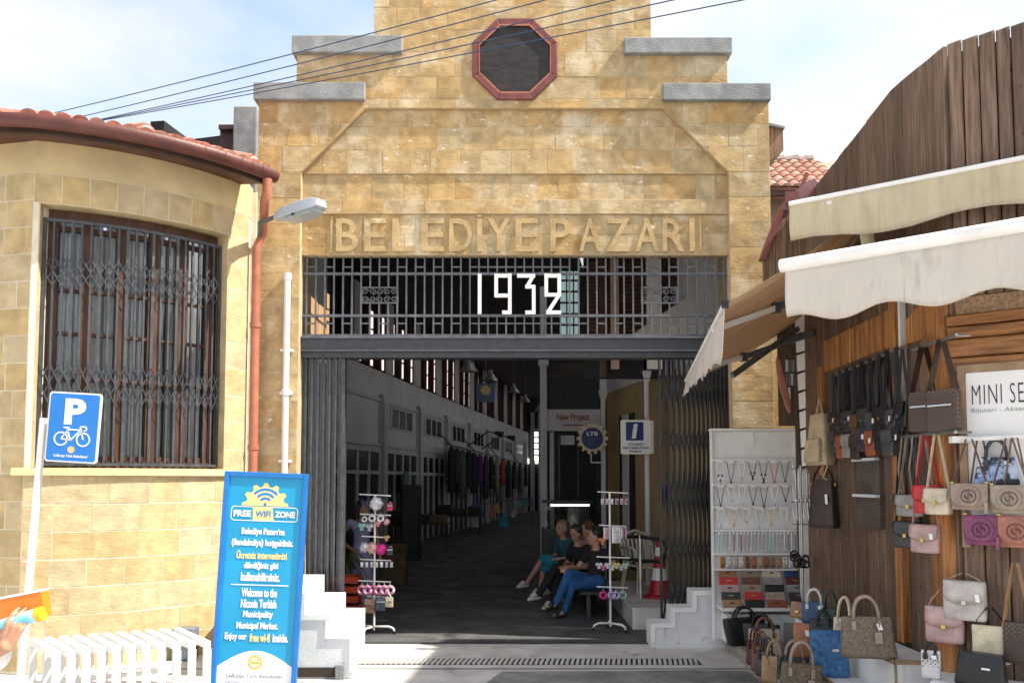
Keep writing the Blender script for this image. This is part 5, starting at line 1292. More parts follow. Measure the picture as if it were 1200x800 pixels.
# ------------------------------------------------------------------ plank fin with maroon flashing
fy = 9.02
fin = thing('plank_fin', 'weathered plank end panel with maroon metal edge beside the stone pier', 'panel', P(915, 330, fy))
def ffn(u, v, d): return (u, fy + d, v)
tops = [(893, 306), (900, 288), (908, 268), (915, 250), (921, 240), (929, 236), (938, 233)]
for i in range(6):
    (pa, ya), (pb, yb) = tops[i], tops[i + 1]
    u0, u1 = X(pa, fy, 300), X(pb, fy, 300)
    MB().slab([(u0, Z(345, fy)), (u1, Z(345, fy)), (u1, Z(yb, fy)), (u0, Z(ya, fy))], ffn, -.03, 0, .004, .002).build('plank', M['wood_mid'], fin)
    MB().bar((u0, fy - .0, Z(ya, fy) + .01), (u1, fy - .0, Z(yb, fy) + .01), .13, .05, (0, 0, 1)).build('edge_flashing', M['maroon'], fin)
fy2 = 8.72
def ff2(u, v, d): return (u, fy2 + d, v)
b = MB(); b.prism([(X(a, fy2, 230), Z(c, fy2)) for a, c in ((916, 247), (923, 232), (944, 214), (953, 211), (960, 216), (962, 226), (940, 238), (926, 247))], ff2, -.03, .02); b.build('ridge_flashing', pm('faded_maroon', (.24, .10, .11), .5, .12, 5), fin)
MB().bar((X(936, fy2, 230), fy2 - .0, Z(230, fy2)), (X(946, fy2, 230), fy2 - .0, Z(203, fy2)), .035, .05, (0, 1, 0)).build('strut', M['maroon'], fin)
MB().box((X(919, fy2, 230), fy2 - .045, Z(240, fy2)), (X(934, fy2, 230), fy2 - .032, Z(226, fy2))).build('patch', M['maroon'], fin)
# tiled roof and eave end behind
ty = 15.0
tr = thing('tiled_house', 'house with a red clay tiled roof behind the stall planks', 'building', (X(945, ty), ty, 0))
MB().box((X(890, ty + .3), ty + .35, 0), (X(1010, ty), ty + 4, Z(226, ty))).build('wall', pm('house_wall', (.30, .22, .16), .9), tr)
MB().box((X(885, ty), ty - .1, Z(231, ty)), (X(1015, ty), ty - .02, Z(225, ty))).build('fascia', M['wood_win'], tr)
zE, zR = Z(224, ty), Z(190, ty + 1.3)
rfo = MB(); rfo.add([(X(885, ty), ty - .15, zE), (X(1015, ty), ty - .15, zE), (X(1015, ty), ty + 1.3, zR), (X(885, ty), ty + 1.3, zR), (X(885, ty), ty + 2.6, zE), (X(1015, ty), ty + 2.6, zE)], [(0, 1, 2, 3), (3, 2, 5, 4)])
rfo = rfo.build('roof', M['roof_tile_pale'], tr)
tx0, tx1 = X(897, ty), X(1005, ty); rows_ = 6; sl_ = math.atan2(zR - zE, 1.45); SL = math.hypot(zR - zE, 1.45)
k = 6
tb = MB(); tb.add([(x_, y_, z_) for y_ in (0, SL / rows_ * 1.12) for x_, z_ in [(.098 * (1 - 2 * i / k), .055 * math.sin(math.pi * i / k) + (.03 if y_ == 0 else 0)) for i in range(k + 1)]], [(i, i + 1, k + 2 + i, k + 1 + i) for i in range(k)] + [tuple(range(k + 1))])
tme = tb.mesh('tile', M['roof_tile_pale']); ivr = W(rfo).inverted()
nc = int((tx1 - tx0) / .2)
for r_ in range(rows_):
    for c_ in range(nc):
        s_ = SL * r_ / rows_; link('tile', tme, rfo, ivr @ Vector((tx0 + .2 * c_, ty - .15 + s_ * math.cos(sl_), zE + .012 + s_ * math.sin(sl_))), (sl_, 0, 0))
for c_ in range(int((tx1 - tx0) / .28)):
    MB().tube([(tx0 + .28 * c_, ty + 1.3, zR + .02), (tx0 + .28 * c_ + .27, ty + 1.3, zR + .04)], [.09, .11], 8).build('ridge_tile', pm('grey_ridge_tile', (.36, .28, .25), .85, .2, 8), rfo)
ee = thing('eave_end', 'brown boxed eave end sticking out right of the gatehouse', 'eave', P(905, 170, 10.6))
b = MB(); b.prism([(X(a, 10.6, 170), Z(c, 10.6)) for a, c in ((896, 147), (918, 152), (918, 176), (903, 188), (896, 188))], lambda u, v, d: (u, 10.6 + d, v), 0, .9); b.build('box', M['wood_mid'], ee)
MB().prism([(X(a, 10.6, 170), Z(c, 10.6)) for a, c in ((894, 144), (919, 149.5), (919, 152), (894, 147))], lambda u, v, d: (u, 10.56 + d, v), 0, 1).build('cap', M['concrete'], ee)
# ================================================================== BAG BUILDER
def leather(nm, c, rough=.40, bump=.0012): return pm('leather_' + nm.replace(' ', '_'), c, rough, .16, 11, bump, 160, bump2=(.004, 9, (1, 1, 1)))
def mono(nm, base, mark):
    """small repeated woven motif"""
    key = 'woven_' + nm
    if key in MATS: return MATS[key]
    m = pm(key, base, .5, .1, 10); n = m.node_tree; b_ = n.nodes['Principled BSDF']
    tc = n.nodes.new('ShaderNodeTexCoord'); mp = n.nodes.new('ShaderNodeMapping'); mp.inputs['Rotation'].default_value = (0, R(45), 0); mp.inputs['Scale'].default_value = (46, 46, 46)
    ck = n.nodes.new('ShaderNodeTexVoronoi'); ck.inputs['Scale'].default_value = 1.0; ck.inputs['Randomness'].default_value = .15
    rp = n.nodes.new('ShaderNodeValToRGB'); rp.color_ramp.elements[0].position = .22; rp.color_ramp.elements[0].color = (*mark, 1); rp.color_ramp.elements[1].position = .3; rp.color_ramp.elements[1].color = (*base, 1)
    n.links.new(tc.outputs['Object'], mp.inputs[0]); n.links.new(mp.outputs[0], ck.inputs['Vector']); n.links.new(ck.outputs['Distance'], rp.inputs[0]); n.links.new(rp.outputs[0], b_.inputs['Base Color'])
    return m
def bag_body(w, h, d, tw=1.0, td=.45, soft=0.0, seed=0, rnd_=.35):
    """lofted soft box; x width, y depth (front = -y), base at z = 0"""
    lv = [(0, .90, .82), (.04, .98, .97), (.12, 1, 1), (.4, 1 + (tw - 1) * .4, 1 + (td - 1) * .25), (.7, 1 + (tw - 1) * .75, 1 + (td - 1) * .6), (.93, tw, td), (1, tw * .97, td * .8)]
    n = 20; vs = []; fs = []; rg = random.Random(seed)
    for k, (z, a, c) in enumerate(lv):
        for j in range(n):
            t = 2 * math.pi * (j + .5) / n; e = rnd_
            cx, sy = math.cos(t), math.sin(t)
            x = math.copysign(abs(cx) ** e, cx); y = math.copysign(abs(sy) ** e, sy)
            q = 1 + soft * rg.uniform(-1, 1)
            vs.append((x * w / 2 * a * q, y * d / 2 * c * q, z * h * (1 + soft * .3 * math.sin(j * 1.3))))
    for k in range(len(lv) - 1):
        for j in range(n): fs.append((k * n + j, k * n + (j + 1) % n, (k + 1) * n + (j + 1) % n, (k + 1) * n + j))
    fs += [tuple(range(n - 1, -1, -1)), tuple((len(lv) - 1) * n + j for j in range(n))]
    return MB().add(vs, fs)
def handle_arc(w, h, z0, y, r=.009, n=12):
    pts = [(-w / 2 * math.cos(math.pi * i / n) if True else 0, y, z0 + h * math.sin(math.pi * i / n) ** .75) for i in range(n + 1)]
    return MB().tube(pts, r, 7)
def handbag(label, loc, rz, w, h, d, mat, trim=None, handles=None, hl_h=.16, hw=.5, flap=None, td=.45, tw=1.0, tagm=None, soft=.0, buckle=None, group=None, tilt=0, name='handbag', tassel=None):
    rg_ = random.Random(label); tilt = tilt + rg_.uniform(-.05, .03)
    t = thing(name, label, 'bag', loc, (tilt, rg_.uniform(-.05, .05), rz + rg_.uniform(-.12, .12)), group)
    if rg_.random() < .45: MB().strip([(w * .2, -d * .5 - .008, h * .86), (w * .24, -d * .5 - .014, h * .72)], .03, .002, (1, .1, 0)).build('price_tag', M['signwhite'], t, local=True)
    bd = bag_body(w, h, d, tw, td, soft + .012, len(label)).build('body', mat, t, local=True, smooth=50)
    trim = trim or mat
    if handles == 'top':
        for y in (-d * td * .42, d * td * .42):
            handle_arc(w * hw, hl_h, h * .92, y, .008 + w * .012).build('handle', trim, t, local=True, smooth=True)
            for sx in (-1, 1):
                pass
        for sx in (-1, 1): MB().cbox((sx * w * hw / 2, -d * (1 + td) / 4 - .004, h * .80), (.028, .012, h * .22)).build('handle_tab', trim, t, local=True)
    if flap:
        MB().grid(lambda u, v: (-w * .49 + w * .98 * u, -d * (.5 * (1 + (td - 1) * (.15 + .85 * (1 - v)))) - .012 - .003 * math.sin(math.pi * u), h * (1.0 - .62 * v * (1 - .18 * abs(2 * u - 1) ** 3))), 12, 6).build('flap', trim if flap == 'trim' else mat, t, local=True, smooth=True).modifiers.new('s', 'SOLIDIFY').thickness = .006
        MB().grid(lambda u, v: (-w * .49 + w * .98 * u, (-d * td * .5 - .010) * (1 - v) + d * td * .42 * v, h * 1.005), 4, 2).build('flap_top', trim if flap == 'trim' else mat, t, local=True).modifiers.new('s', 'SOLIDIFY').thickness = .006
    if buckle: MB().cbox((0, -d / 2 - .022, h * .42), (.035, .012, .022)).build('buckle', M[buckle], t, local=True, bevel=.003)
    if tagm: MB().cbox((w * .12, -d * .49 - .006, h * .60), (w * .16, .004, h * .055)).build('name_plate', M[tagm], t, local=True)
    if tassel:
        MB().tube([(w * hw / 2, -d * .5 - .01, h * .95), (w * hw / 2 - .01, -d * .55, h * .6)], .005, 5).build('cord', trim, t, local=True); MB().cbox((w * hw / 2 - .012, -d * .55 - .004, h * .52), (.05, .012, .08)).build('charm', trim, t, local=True, bevel=.004)
    return t
def hung(label, top, bottom_z, rz, w, h, d, mat, strapm, flap=True, buckle='silver', group=None, tw=1.0, strapw=.022, name='shoulder_bag', spread=.4, flapm=None):
    """bag hanging by its strap from the point 'top'; bag base at bottom_z"""
    rg_ = random.Random(label)
    t = thing(name, label, 'bag', (top.x, top.y, bottom_z), rz, group)
    if rg_.random() < .4: MB().strip([(w * .3, -d * .5 - .016, h * .7), (w * .33, -d * .5 - .02, h * .5)], .026, .002, (1, .1, 0)).build('price_tag', M['signwhite'], t, local=True)
    bag_body(w, h, d, tw, .7, .02, len(label)).build('body', mat, t, local=True, smooth=50)
    H_ = top.z - bottom_z
    for sx in (-1, 1):
        pts = [(sx * w * .46, 0, h * .86), (sx * w * .40 * spread * 2, 0, h + (H_ - h) * .35), (sx * .012, 0, H_ + .004)]
        MB().strip(pts, strapw, .004, (.35, 1, 0)).build('strap', strapm, t, local=True)
        MB().cbox((sx * w * .46, 0, h * .90), (.016, .016, .03)).build('ring', M[buckle or 'silver'], t, local=True)
    if flap:
        MB().grid(lambda u, v: (-w * .48 + w * .96 * u, -d * (.36 + .16 * min(1, v * 1.6)) - .008, h * (1.0 - .58 * v * (1 - .25 * abs(2 * u - 1) ** 3))), 8, 5).build('flap', flapm or mat, t, local=True, smooth=True).modifiers.new('s', 'SOLIDIFY').thickness = .005
        if buckle: MB().cbox((0, -d * .52 - .014, h * .46), (.026, .008, .024)).build('buckle', M[buckle], t, local=True)
    return t
L = {k: leather(k, c) for k, c in {'black': (.014, .014, .016), 'charcoal': (.045, .046, .05), 'graphite': (.07, .072, .078), 'dark brown': (.05, .03, .022), 'brown': (.16, .075, .04), 'rust': (.32, .09, .04), 'tan': (.36, .19, .10), 'taupe': (.34, .25, .20), 'beige': (.44, .34, .27), 'cream': (.66, .57, .42), 'red': (.55, .03, .035), 'burgundy': (.11, .025, .03), 'plum': (.24, .06, .15), 'navy': (.025, .075, .19), 'green': (.02, .06, .04), 'white': (.72, .70, .68), 'blush': (.50, .33, .31), 'camel': (.40, .23, .12), 'grey': (.30, .28, .27), 'salmon': (.42, .17, .12)}.items()}
mono_b = mono('brown_motif', (.075, .045, .035), (.20, .14, .10)); mono_d = mono('dark_motif', (.05, .032, .026), (.16, .11, .06)); denim = pm('blue_denim', (.06, .19, .42), .8, .3, 26, .002, 200); snake = mono('dot_motif', (.6, .6, .6), (.03, .03, .03))
tweed = pm('brown_tweed', (.17, .125, .085), .9, .3, 60, .002, 300); tweed2 = pm('taupe_tweed', (.20, .155, .11), .9, .25, 50, .002, 300)
# ------------------------------------------------------------------ bags on rail one (two rows)
up = [('black', 'black'), ('dark brown', 'dark brown'), ('charcoal', 'charcoal'), ('brown', 'dark brown'), ('charcoal', 'black'), ('graphite', 'black'), ('black', 'black'), ('graphite', 'graphite'), ('black', 'charcoal')]
for i, (c, st_) in enumerate(up):
    k = (i + .5) / len(up); top = R1a + (R1b - R1a) * k; px = 978 + 82 * k
    q = on1(px, 507 - 6 * k + (6 if i % 2 else 0), .16)
    hung('%s crossbody bag, %s from the left in the upper row on the long rail' % (c, ORD[i]), Vector((top.x, top.y, top.z)), q.z, R(-84 + random.uniform(-12, 12)), .20, .20, .08, L[c], L[st_], True, 'silver' if i % 3 else 'gold', 'crossbody bags on the long rail')
lo = [('charcoal', 530), ('rust', 536), ('grey', 535), ('dark brown', 537), ('charcoal', 528), ('rust', 533), ('black', 527), ('graphite', 533), ('black', 531)]
for i, (c, py) in enumerate(lo):
    k = (i + .6) / (len(lo) + .3); top = R1a + (R1b - R1a) * k; px = 978 + 84 * k
    q = on1(px, py, .20)
    hung('%s phone pouch, %s from the left in the lower row on the long rail' % (c, ORD[i]), Vector((top.x - .03, top.y, top.z + .01)), q.z, R(-84 + random.uniform(-10, 10)), .15, .21, .05, L[c], L['black'], True, None, 'phone pouches on the long rail', name='phone_pouch')
for i, (pxa, pxb) in enumerate(((1071, 1092), (1092, 1116))):
    top = R2a + (R2b - R2a) * (.25 + .42 * i); q = on1((pxa + pxb) / 2, 506, .14)
    t = hung('dark motif tote on the short rail, %s one, zip pocket on its front' % ('left', 'right')[i], top, q.z, R(-62), .25, .29, .07, mono_b, L['dark brown'], False, 'silver', 'motif totes on the short rail', strapw=.045, spread=.35)
    MB().cbox((0, -.042, .18), (.18, .006, .012)).build('zip', M['silver'], t, local=True)
# cream backpack and hanging brown bag near the shelf
q = on1(962, 545, .16)
bp_ = thing('backpack', 'cream canvas backpack hanging beside the white card strip', 'bag', q, R(-70)); cv = pm('cream_canvas', (.52, .42, .27), .9, .15, 9, .004, 40)
bag_body(.30, .50, .16, .72, .6, .05, 3).build('body', cv, bp_, local=True, smooth=60); bag_body(.22, .22, .07, .9, .6, .04, 5).build('pocket', cv, bp_, local=True, smooth=60).location = (0, -.09, .03)
MB().tube([(-.05, 0, .48), (0, 0, .66), (.05, 0, .48)], .012, 6).build('loop', cv, bp_, local=True); MB().tube([(.12, -.05, .1), (.16, -.06, -.02), (.1, -.06, -.12), (.14, -.05, -.14)], .008, 5).build('drawstring', cv, bp_, local=True)
q = on1(966, 618, .16); hung('quilted dark brown bag hanging below the cream backpack', Vector((q.x, q.y, q.z + .62)), q.z, R(-60), .30, .46, .12, pm('quilted_brown', (.045, .03, .025), .45, .2, 20, .004, 60), L['dark brown'], False, 'gold', tw=.8)
# ------------------------------------------------------------------ bags on rail three
spec3 = [('dark brown', 1056, 600, .10, .14), ('grey', 1069, 606, .22, .16), ('red', 1092, 602, .20, .20), ('cream', 1105, 604, .18, .18), ('charcoal', 1064, 642, .22, .20), ('blush', 1088, 650, .22, .2)]
for i, (c, px, py, w, h) in enumerate(spec3):
    k = (px - 1052) / 76; top = R3a + (R3b - R3a) * min(1, k); q = on1(px, py, .18 + .05 * (i % 2))
    hung('small %s shoulder bag hanging from the lower rail by the pine post' % c, top, q.z, R(-58), w, h, .07, L[c], L[c], True, 'gold', 'small bags on the lower rail', strapw=.018)
for i in range(6):
    k = .08 + i * .07; top = R3a + (R3b - R3a) * k; col_ = ('beige', 'camel', 'dark brown', 'grey', 'charcoal', 'taupe')[i]
    b = MB(); b.strip([top, top + Vector((-.02, .03, -.25)), top + Vector((.0, .04 * (i % 3), -.52))], .02, .004, (0, 1, .1)); tag(b.build('spare_strap', L[col_]), 'loose %s strap hanging on the lower rail, %s from the left' % (col_, ORD[i]), 'strap', 'loose straps on the lower rail')
# ------------------------------------------------------------------ shoulder bags with the ring emblem on the corner front
ang2 = math.atan2(N2.x, -N2.y)
def gg(parent, w, h, d):
    """round embossed emblem: ring with two facing letter shapes"""
    b = MB(); r = h * .34; cz = h * .52; y = -d * .52 - .020
    def em(u, v, e): return (u, y - e, cz + v)
    for rr_, ww in ((r, .011), (r * .84, .006)):
        for k in range(28):
            t0, t1 = 2 * math.pi * k / 28, 2 * math.pi * (k + 1) / 28
            b.prism([((rr_ + s * ww / 2) * math.cos(t), (rr_ + s * ww / 2) * math.sin(t)) for s, t in ((-1, t0), (1, t0), (1, t1), (-1, t1))], em, 0, .009)
    def gpath(cx, a0, a1, flip):
        rr = r * .40; pts = [(cx + flip * rr * math.cos(R(a)), flip * rr * 1.1 * math.sin(R(a))) for a in range(a0, a1 + 1, 15)]
        pts += [(cx + flip * rr * .1, 0)]
        for p, q in zip(pts, pts[1:]):
            d_ = (Vector(q) - Vector(p)); d_ = d_.normalized() * .008; nn = Vector((-d_.y, d_.x)); b.prism([tuple(Vector(p) - nn), tuple(Vector(q) - nn), tuple(Vector(q) + nn), tuple(Vector(p) + nn)], em, 0, .009)
    gpath(-r * .16, 50, 360, 1); gpath(r * .16, 50, 360, -1)
    return b
def emblem_bag(label, pxc, pyb, pyt, wpx, mat, off=.20):
    q, s = on2(pxc, pyb, off); q2, _ = on2(pxc, pyt, off); h = q2.z - q.z
    pa = on2(pxc - wpx / 2, pyb, off)[1]; pb = on2(pxc + wpx / 2, pyb, off)[1]; w = pb - pa
    t = thing('emblem_bag', label, 'bag', q, ang2, 'emblem bags on the corner front'); d = .07
    bag_body(w, h, d, 1.0, .8, 0, 4, .3).build('body', mat, t, local=True, smooth=50)
    fl = MB().grid(lambda u, v: (-w * .5 + w * u, -d * .5 - .012, h * (1.0 - v * (.90 - .34 * abs(2 * u - 1) ** 5))), 16, 6).build('flap', mat, t, local=True, smooth=True); fl.modifiers.new('s', 'SOLIDIFY').thickness = .006
    g_ = gg(t, w, h, d).build('emblem', mat, t, local=True)
    for sx in (-1, 1):
        MB().strip([(sx * w * .46, 0, h * .92), (sx * w * .08, .02, RW_Z - q.z - .0)], .02, .005, (.25, 1, 0)).build('strap', L['brown'], t, local=True); MB().cbox((sx * w * .46, -.02, h * .95), (.02, .02, .04)).build('ring', M['gold'], t, local=True)
    MB().box((w * .42, -d * .5 - .05, h * -.12), (w * .50, -d * .5 - .03, h * .30)).build('tassel', mat, t, local=True)
    return t
emblem_bag('taupe bag with ring emblem hanging left of its grey beige twin', 1137.5, 597, 566, 44, L['taupe']); emblem_bag('grey beige bag with ring emblem hanging at the right picture edge', 1185, 601, 568, 46, leather('greige', (.36, .29, .22)))
emblem_bag('plum bag with ring emblem below the taupe one', 1152, 638, 603, 42, L['plum'], .16); emblem_bag('salmon tan bag with ring emblem at the right edge', 1193, 641, 604, 44, L['salmon'], .18)
# floral handbag standing before the sign board
q, s = on2(1168, 569, .12)
fl_ = handbag('white handbag with blue and black flower print before the sign board', q, ang2, .27, .19, .08, pm('flower_print', (.70, .74, .80), .5, .1, 9, spots=((.02, .03, .05), 13, .50, .53), col2=(.10, .28, .66), ), L['charcoal'], 'top', .13, .45, tw=.8)
# lower right goods
def put2(px, py, off): return on2(px, py, off)[0]
hung('crossbody bag with dark motif and tan strap at the right edge', put2(1190, 660, .2), put2(1188, 776, .2).z, ang2, .17, .26, .06, mono_d, L['camel'], False, 'gold', strapw=.04)
hung('pale cream flat bag with dark strap left of the motif bag', put2(1160, 712, .17), put2(1160, 776, .17).z, ang2, .22, .24, .05, L['cream'], L['black'], False, 'gold')
hung('pale oyster flap bag on the corner front above the cream flat bag', put2(1130, 672, .14), put2(1132, 726, .14).z, ang2, .26, .26, .08, leather('oyster', (.52, .47, .44)), L['beige'], True, 'silver')
hung('pale blush bag hanging low on the corner front', put2(1106, 690, .12), put2(1108, 752, .12).z, ang2, .24, .24, .08, L['blush'], L['blush'], True, 'gold')
# bench on the corner front for the black bag
bq = on2(1150, 800, .35)[0]
cb = thing('display_box', 'white display box under the black bag at the corner', 'box', s2(.55, .3, .13)); 
MB().prism([(-.15, .13), (1.8, .13), (1.8, bq.z - .02), (-.15, bq.z - .02)], f2, -.42, -.03).build('box', M['white_wall'], cb, bevel=.008)
handbag('black leather bag with a white label at the bottom right', (bq.x, bq.y, bq.z - .018), ang2, .30, .21, .14, L['black'], tw=.86, tagm='signwhite', td=.6)
q = on2(1092, 803, .30)[0]; handbag('small white bag with black dot print beside the black bag', (q.x, q.y, bq.z - .018), ang2, .12, .18, .06, snake, L['black'], 'top', .06, .5)
# ------------------------------------------------------------------ tiered display and standing bags
tz = .57
td_ = thing('display_tier', 'white tiered display with bare wood trim under the standing bags', 'display', (2.9, 7, .13))
MB().box((2.72, 6.15, .13), (3.05, 8.3, tz)).build('upper_tier', M['white_wall'], td_); MB().box((2.45, 6.35, .13), (2.718, 7.5, .31)).build('lower_tier', M['white_wall'], td_)
for a, c in (((2.712, 6.142, tz - .02), (3.05, 6.148, tz + .012)), ((2.706, 6.142, tz - .02), (2.718, 8.3, tz + .012)), ((2.442, 6.34, .295), (2.716, 6.348, .322)), ((2.436, 6.342, .295), (2.448, 7.5, .322)), ((2.712, 6.142, .13), (2.73, 6.149, tz - .021)), ((2.44, 6.34, .13), (2.456, 6.347, .294))): MB().box(a, c).build('trim', M['wood_trim'], td_)
fr = R(-30)
def stand(label, pxc, pyb, Y, wpx, hpx, mat, trim=None, zb=None, rz=None, d=.12, **kw):
    q = P(pxc, pyb, Y); s = Y / 1000
    return handbag(label, (q.x, Y, q.z if zb is None else zb), fr if rz is None else rz, wpx * s * 1.08, hpx * s, d, mat, trim, **kw)
kz = .131
stand('black tote with long handles, front one of the standing pair', 873, 752, 9.1, 38, 31, L['black'], zb=kz, handles='top', hl_h=.13, hw=.55, tw=1.22, td=.6, tagm='gold', d=.14, rz=R(8))
stand('black tote behind the front one, gold clasp on its side', 892, 755, 8.95, 34, 27, L['black'], zb=kz, handles='top', hl_h=.12, hw=.5, tw=1.15, td=.6, buckle='gold', rz=R(-20))
stand('white motif tote with a yellow tag behind the small handbags', 897, 766, 8.55, 34, 30, pm('cream_motif', (.52, .44, .36), .6, .25, 30), L['brown'], zb=kz, handles='top', hl_h=.13, hw=.5, rz=R(-10))
stand('burgundy handbag with arched handles, first of the small row', 886, 776, 8.1, 20, 27, L['burgundy'], zb=kz, handles='top', hl_h=.14, hw=.55, rz=R(-58))
stand('tan brown handbag, second of the small row', 892, 780, 7.85, 20, 28, L['brown'], zb=kz, handles='top', hl_h=.15, hw=.55, rz=R(-56))
stand('black handbag, third of the small row with yellow tag', 897, 784, 7.65, 20, 28, L['charcoal'], zb=kz, handles='top', hl_h=.14, hw=.55, rz=R(-54), tagm='cream')
stand('camel handbag with round handles, front of the small row', 907, 789, 7.4, 26, 30, L['camel'], zb=kz, handles='top', hl_h=.15, hw=.55, rz=R(-22))
stand('dark green handbag with a pale clasp beside the camel bag', 919, 793, 7.2, 14, 24, L['green'], zb=kz, handles='top', hl_h=.12, hw=.55, rz=R(-48), buckle='silver')
stand('tiny navy handbag squeezed beside the green one', 922, 799, 7.05, 12, 24, L['navy'], zb=kz, handles='top', hl_h=.1, hw=.5, rz=R(-50))
stand('large brown tweed handbag with a leather charm in the foreground', 938, 812, 6.75, 46, 44, tweed, L['taupe'], zb=kz, handles='top', hl_h=.19, hw=.5, tassel=True, d=.2, rz=R(-14), tw=.9)
stand('brown handbag with dark handles behind the large tweed one', 932, 790, 7.2, 36, 36, L['dark brown'], L['taupe'], zb=kz, handles='top', hl_h=.15, hw=.5, rz=R(-20))
stand('black upright bag left of the orange brown one', 926, 768, 7.9, 12, 38, L['charcoal'], zb=.25, rz=R(-50), d=.1)
stand('orange brown upright bag beside the blue denim bag', 943, 772, 7.35, 22, 46, leather('cognac', (.36, .13, .05)), zb=.30, rz=R(-25), tagm='silver', d=.12)
stand('bright blue denim bag with a metal name plate', 972, 788, 6.85, 40, 52, denim, L['dark brown'], zb=.312, rz=R(-12), tagm='silver', d=.14, tw=.92)
stand('small tan box bag with yellow tag on top of the display', 937, 735, 8.1, 18, 18, L['tan'], zb=tz, rz=R(-30), d=.12, buckle='gold')
stand('navy blue bag with a white handle against the plank wall', 955, 722, 7.8, 26, 24, L['navy'], L['white'], zb=tz, rz=R(-20), handles='top', hl_h=.13, hw=.55)
stand('dark green bag with an arched green handle on the display', 974, 728, 7.35, 20, 26, L['green'], L['green'], zb=tz, rz=R(-22), handles='top', hl_h=.16, hw=.6)
stand('black knotted bag behind the denim bag', 966, 740, 7.1, 30, 20, L['black'], zb=tz, rz=R(-20), handles='top', hl_h=.08, hw=.4)
stand('cream bag with a cream handle left of the big taupe bag', 988, 738, 6.95, 20, 26, L['cream'], L['cream'], zb=tz, rz=R(-24), handles='top', hl_h=.18, hw=.6)
stand('big taupe tweed bag with a hanging charm on the display tier', 1018, 768, 6.3, 56, 46, tweed2, L['taupe'], zb=tz, rz=R(-14), handles='top', hl_h=.17, hw=.45, tassel=True, d=.2, tw=.9)
b = MB(); b.box((2.28, 7.0, .131), (2.42, 7.6, .20)); tag(b.build('white_riser', M['white_wall']), 'low white riser box among the small standing handbags', 'box')
# ================================================================== NECKLACE DISPLAY
NY_ = 9.42
nx = lambda px: X(px, NY_, 620); nzz = lambda py: Z(py, NY_)
nd = thing('necklace_display', 'white panel display of necklaces and wallets beside the right gate', 'display', (nx(885), NY_, .13))
MB().box((nx(834), NY_, .131), (nx(936), NY_ + .05, nzz(505))).build('panel', M['white'], nd, bevel=.006)
MB().box((nx(833), NY_ - .10, nzz(505)), (nx(937), NY_ + .05, nzz(502.5))).build('top_shelf', M['white'], nd)
for px in (833, 934.5): MB().box((nx(px), NY_ - .05, .131), (nx(px + 2), NY_ - .001, nzz(505.5))).build('side_rail', M['white'], nd)
for py in (540, 568.5, 594.5, 622, 649, 667): MB().box((nx(835.5), NY_ - .10, nzz(py)), (nx(934), NY_ - .002, nzz(py - 2))).build('shelf', M['white'], nd)
MB().tube([(nx(884), NY_ - .01, nzz(508)), (nx(884), NY_ - .03, nzz(517)), (nx(883), NY_ - .03, nzz(520))], .007, 5).build('hook', M['white'], nd)
MB().box((nx(843), NY_ - .22, .131), (nx(930), NY_ - .002, nzz(716))).build('base', M['white'], nd, bevel=.01)
MB().box((nx(838), NY_ - .30, nzz(711)), (nx(936), NY_ - .001, nzz(707.5))).build('wallet_shelf', M['white'], nd)
cs_ = thing('card_strip', 'tall strip of white price cards at the stall corner', 'sign', (X(940, 9.2), 9.2, 2))
for i in range(8):
    y0_ = 372 + i * 22.2; pa_ = 931.5 + i * 1.1
    b = MB(); b.add([P(pa_ + .3, y0_, 9.2), P(pa_ + 12.5, y0_ - 4.5, 9.12), P(pa_ + 13.6, y0_ + 15.5, 9.12), P(pa_ + 1.2, y0_ + 19, 9.2)] + [v + Vector((0, .02, 0)) for v in (P(pa_ + .3, y0_, 9.2), P(pa_ + 12.5, y0_ - 4.5, 9.12), P(pa_ + 13.6, y0_ + 15.5, 9.12), P(pa_ + 1.2, y0_ + 19, 9.2))], [(0, 1, 2, 3), (7, 6, 5, 4), (0, 4, 5, 1), (1, 5, 6, 2), (2, 6, 7, 3), (3, 7, 4, 0)]); b.build('card', M['signwhite'], cs_)
MB().box((X(932, 9.24, 450), 9.235, .14), (X(949, 9.24, 450), 9.28, 3.75)).build('post', pm('post_brown', (.10, .07, .05), .7), cs_)
MB().box((X(938.5, 9.16, 620), 9.15, .14), (X(950, 9.16, 620), 9.22, Z(548, 9.16))).build('white_post', M['white'], cs_)
cols_ = [('silver', M['silver']), ('dark', M['gate_dark']), ('gold', M['gold']), ('red', L['red'])]
def necklace(px, py, drop, wpx, kind, label, beads=0):
    y = NY_ - .105; x = nx(px); z = nzz(py); w = wpx * .0094; dz = drop * .0094
    t = thing('necklace', label, 'necklace', (x, y, z), group='necklaces on the white panel')
    MB().cbox((0, -.004, .006), (w * .95, .004, .03)).build('card', M['signwhite'], t, local=True)
    pts = [(-w / 2, -.008, 0), (-w * .32, -.008, -dz * .45), (-w * .1, -.008, -dz * .92), (0, -.008, -dz), (w * .1, -.008, -dz * .92), (w * .32, -.008, -dz * .45), (w / 2, -.008, 0)]
    mt = dict(cols_)[kind]; MB().tube(pts, .0042, 5).build('chain', mt, t, local=True)
    MB().ell((0, -.01, -dz - .008), (.012, .008, .016), 8, 6).build('pendant', mt, t, local=True)
    if beads:
        for s in (-1, 0, 1): MB().ell((s * w * .25, -.01, -dz * (.9 - .25 * abs(s))), .012, 8, 6).build('bead', M['gate_dark'], t, local=True)
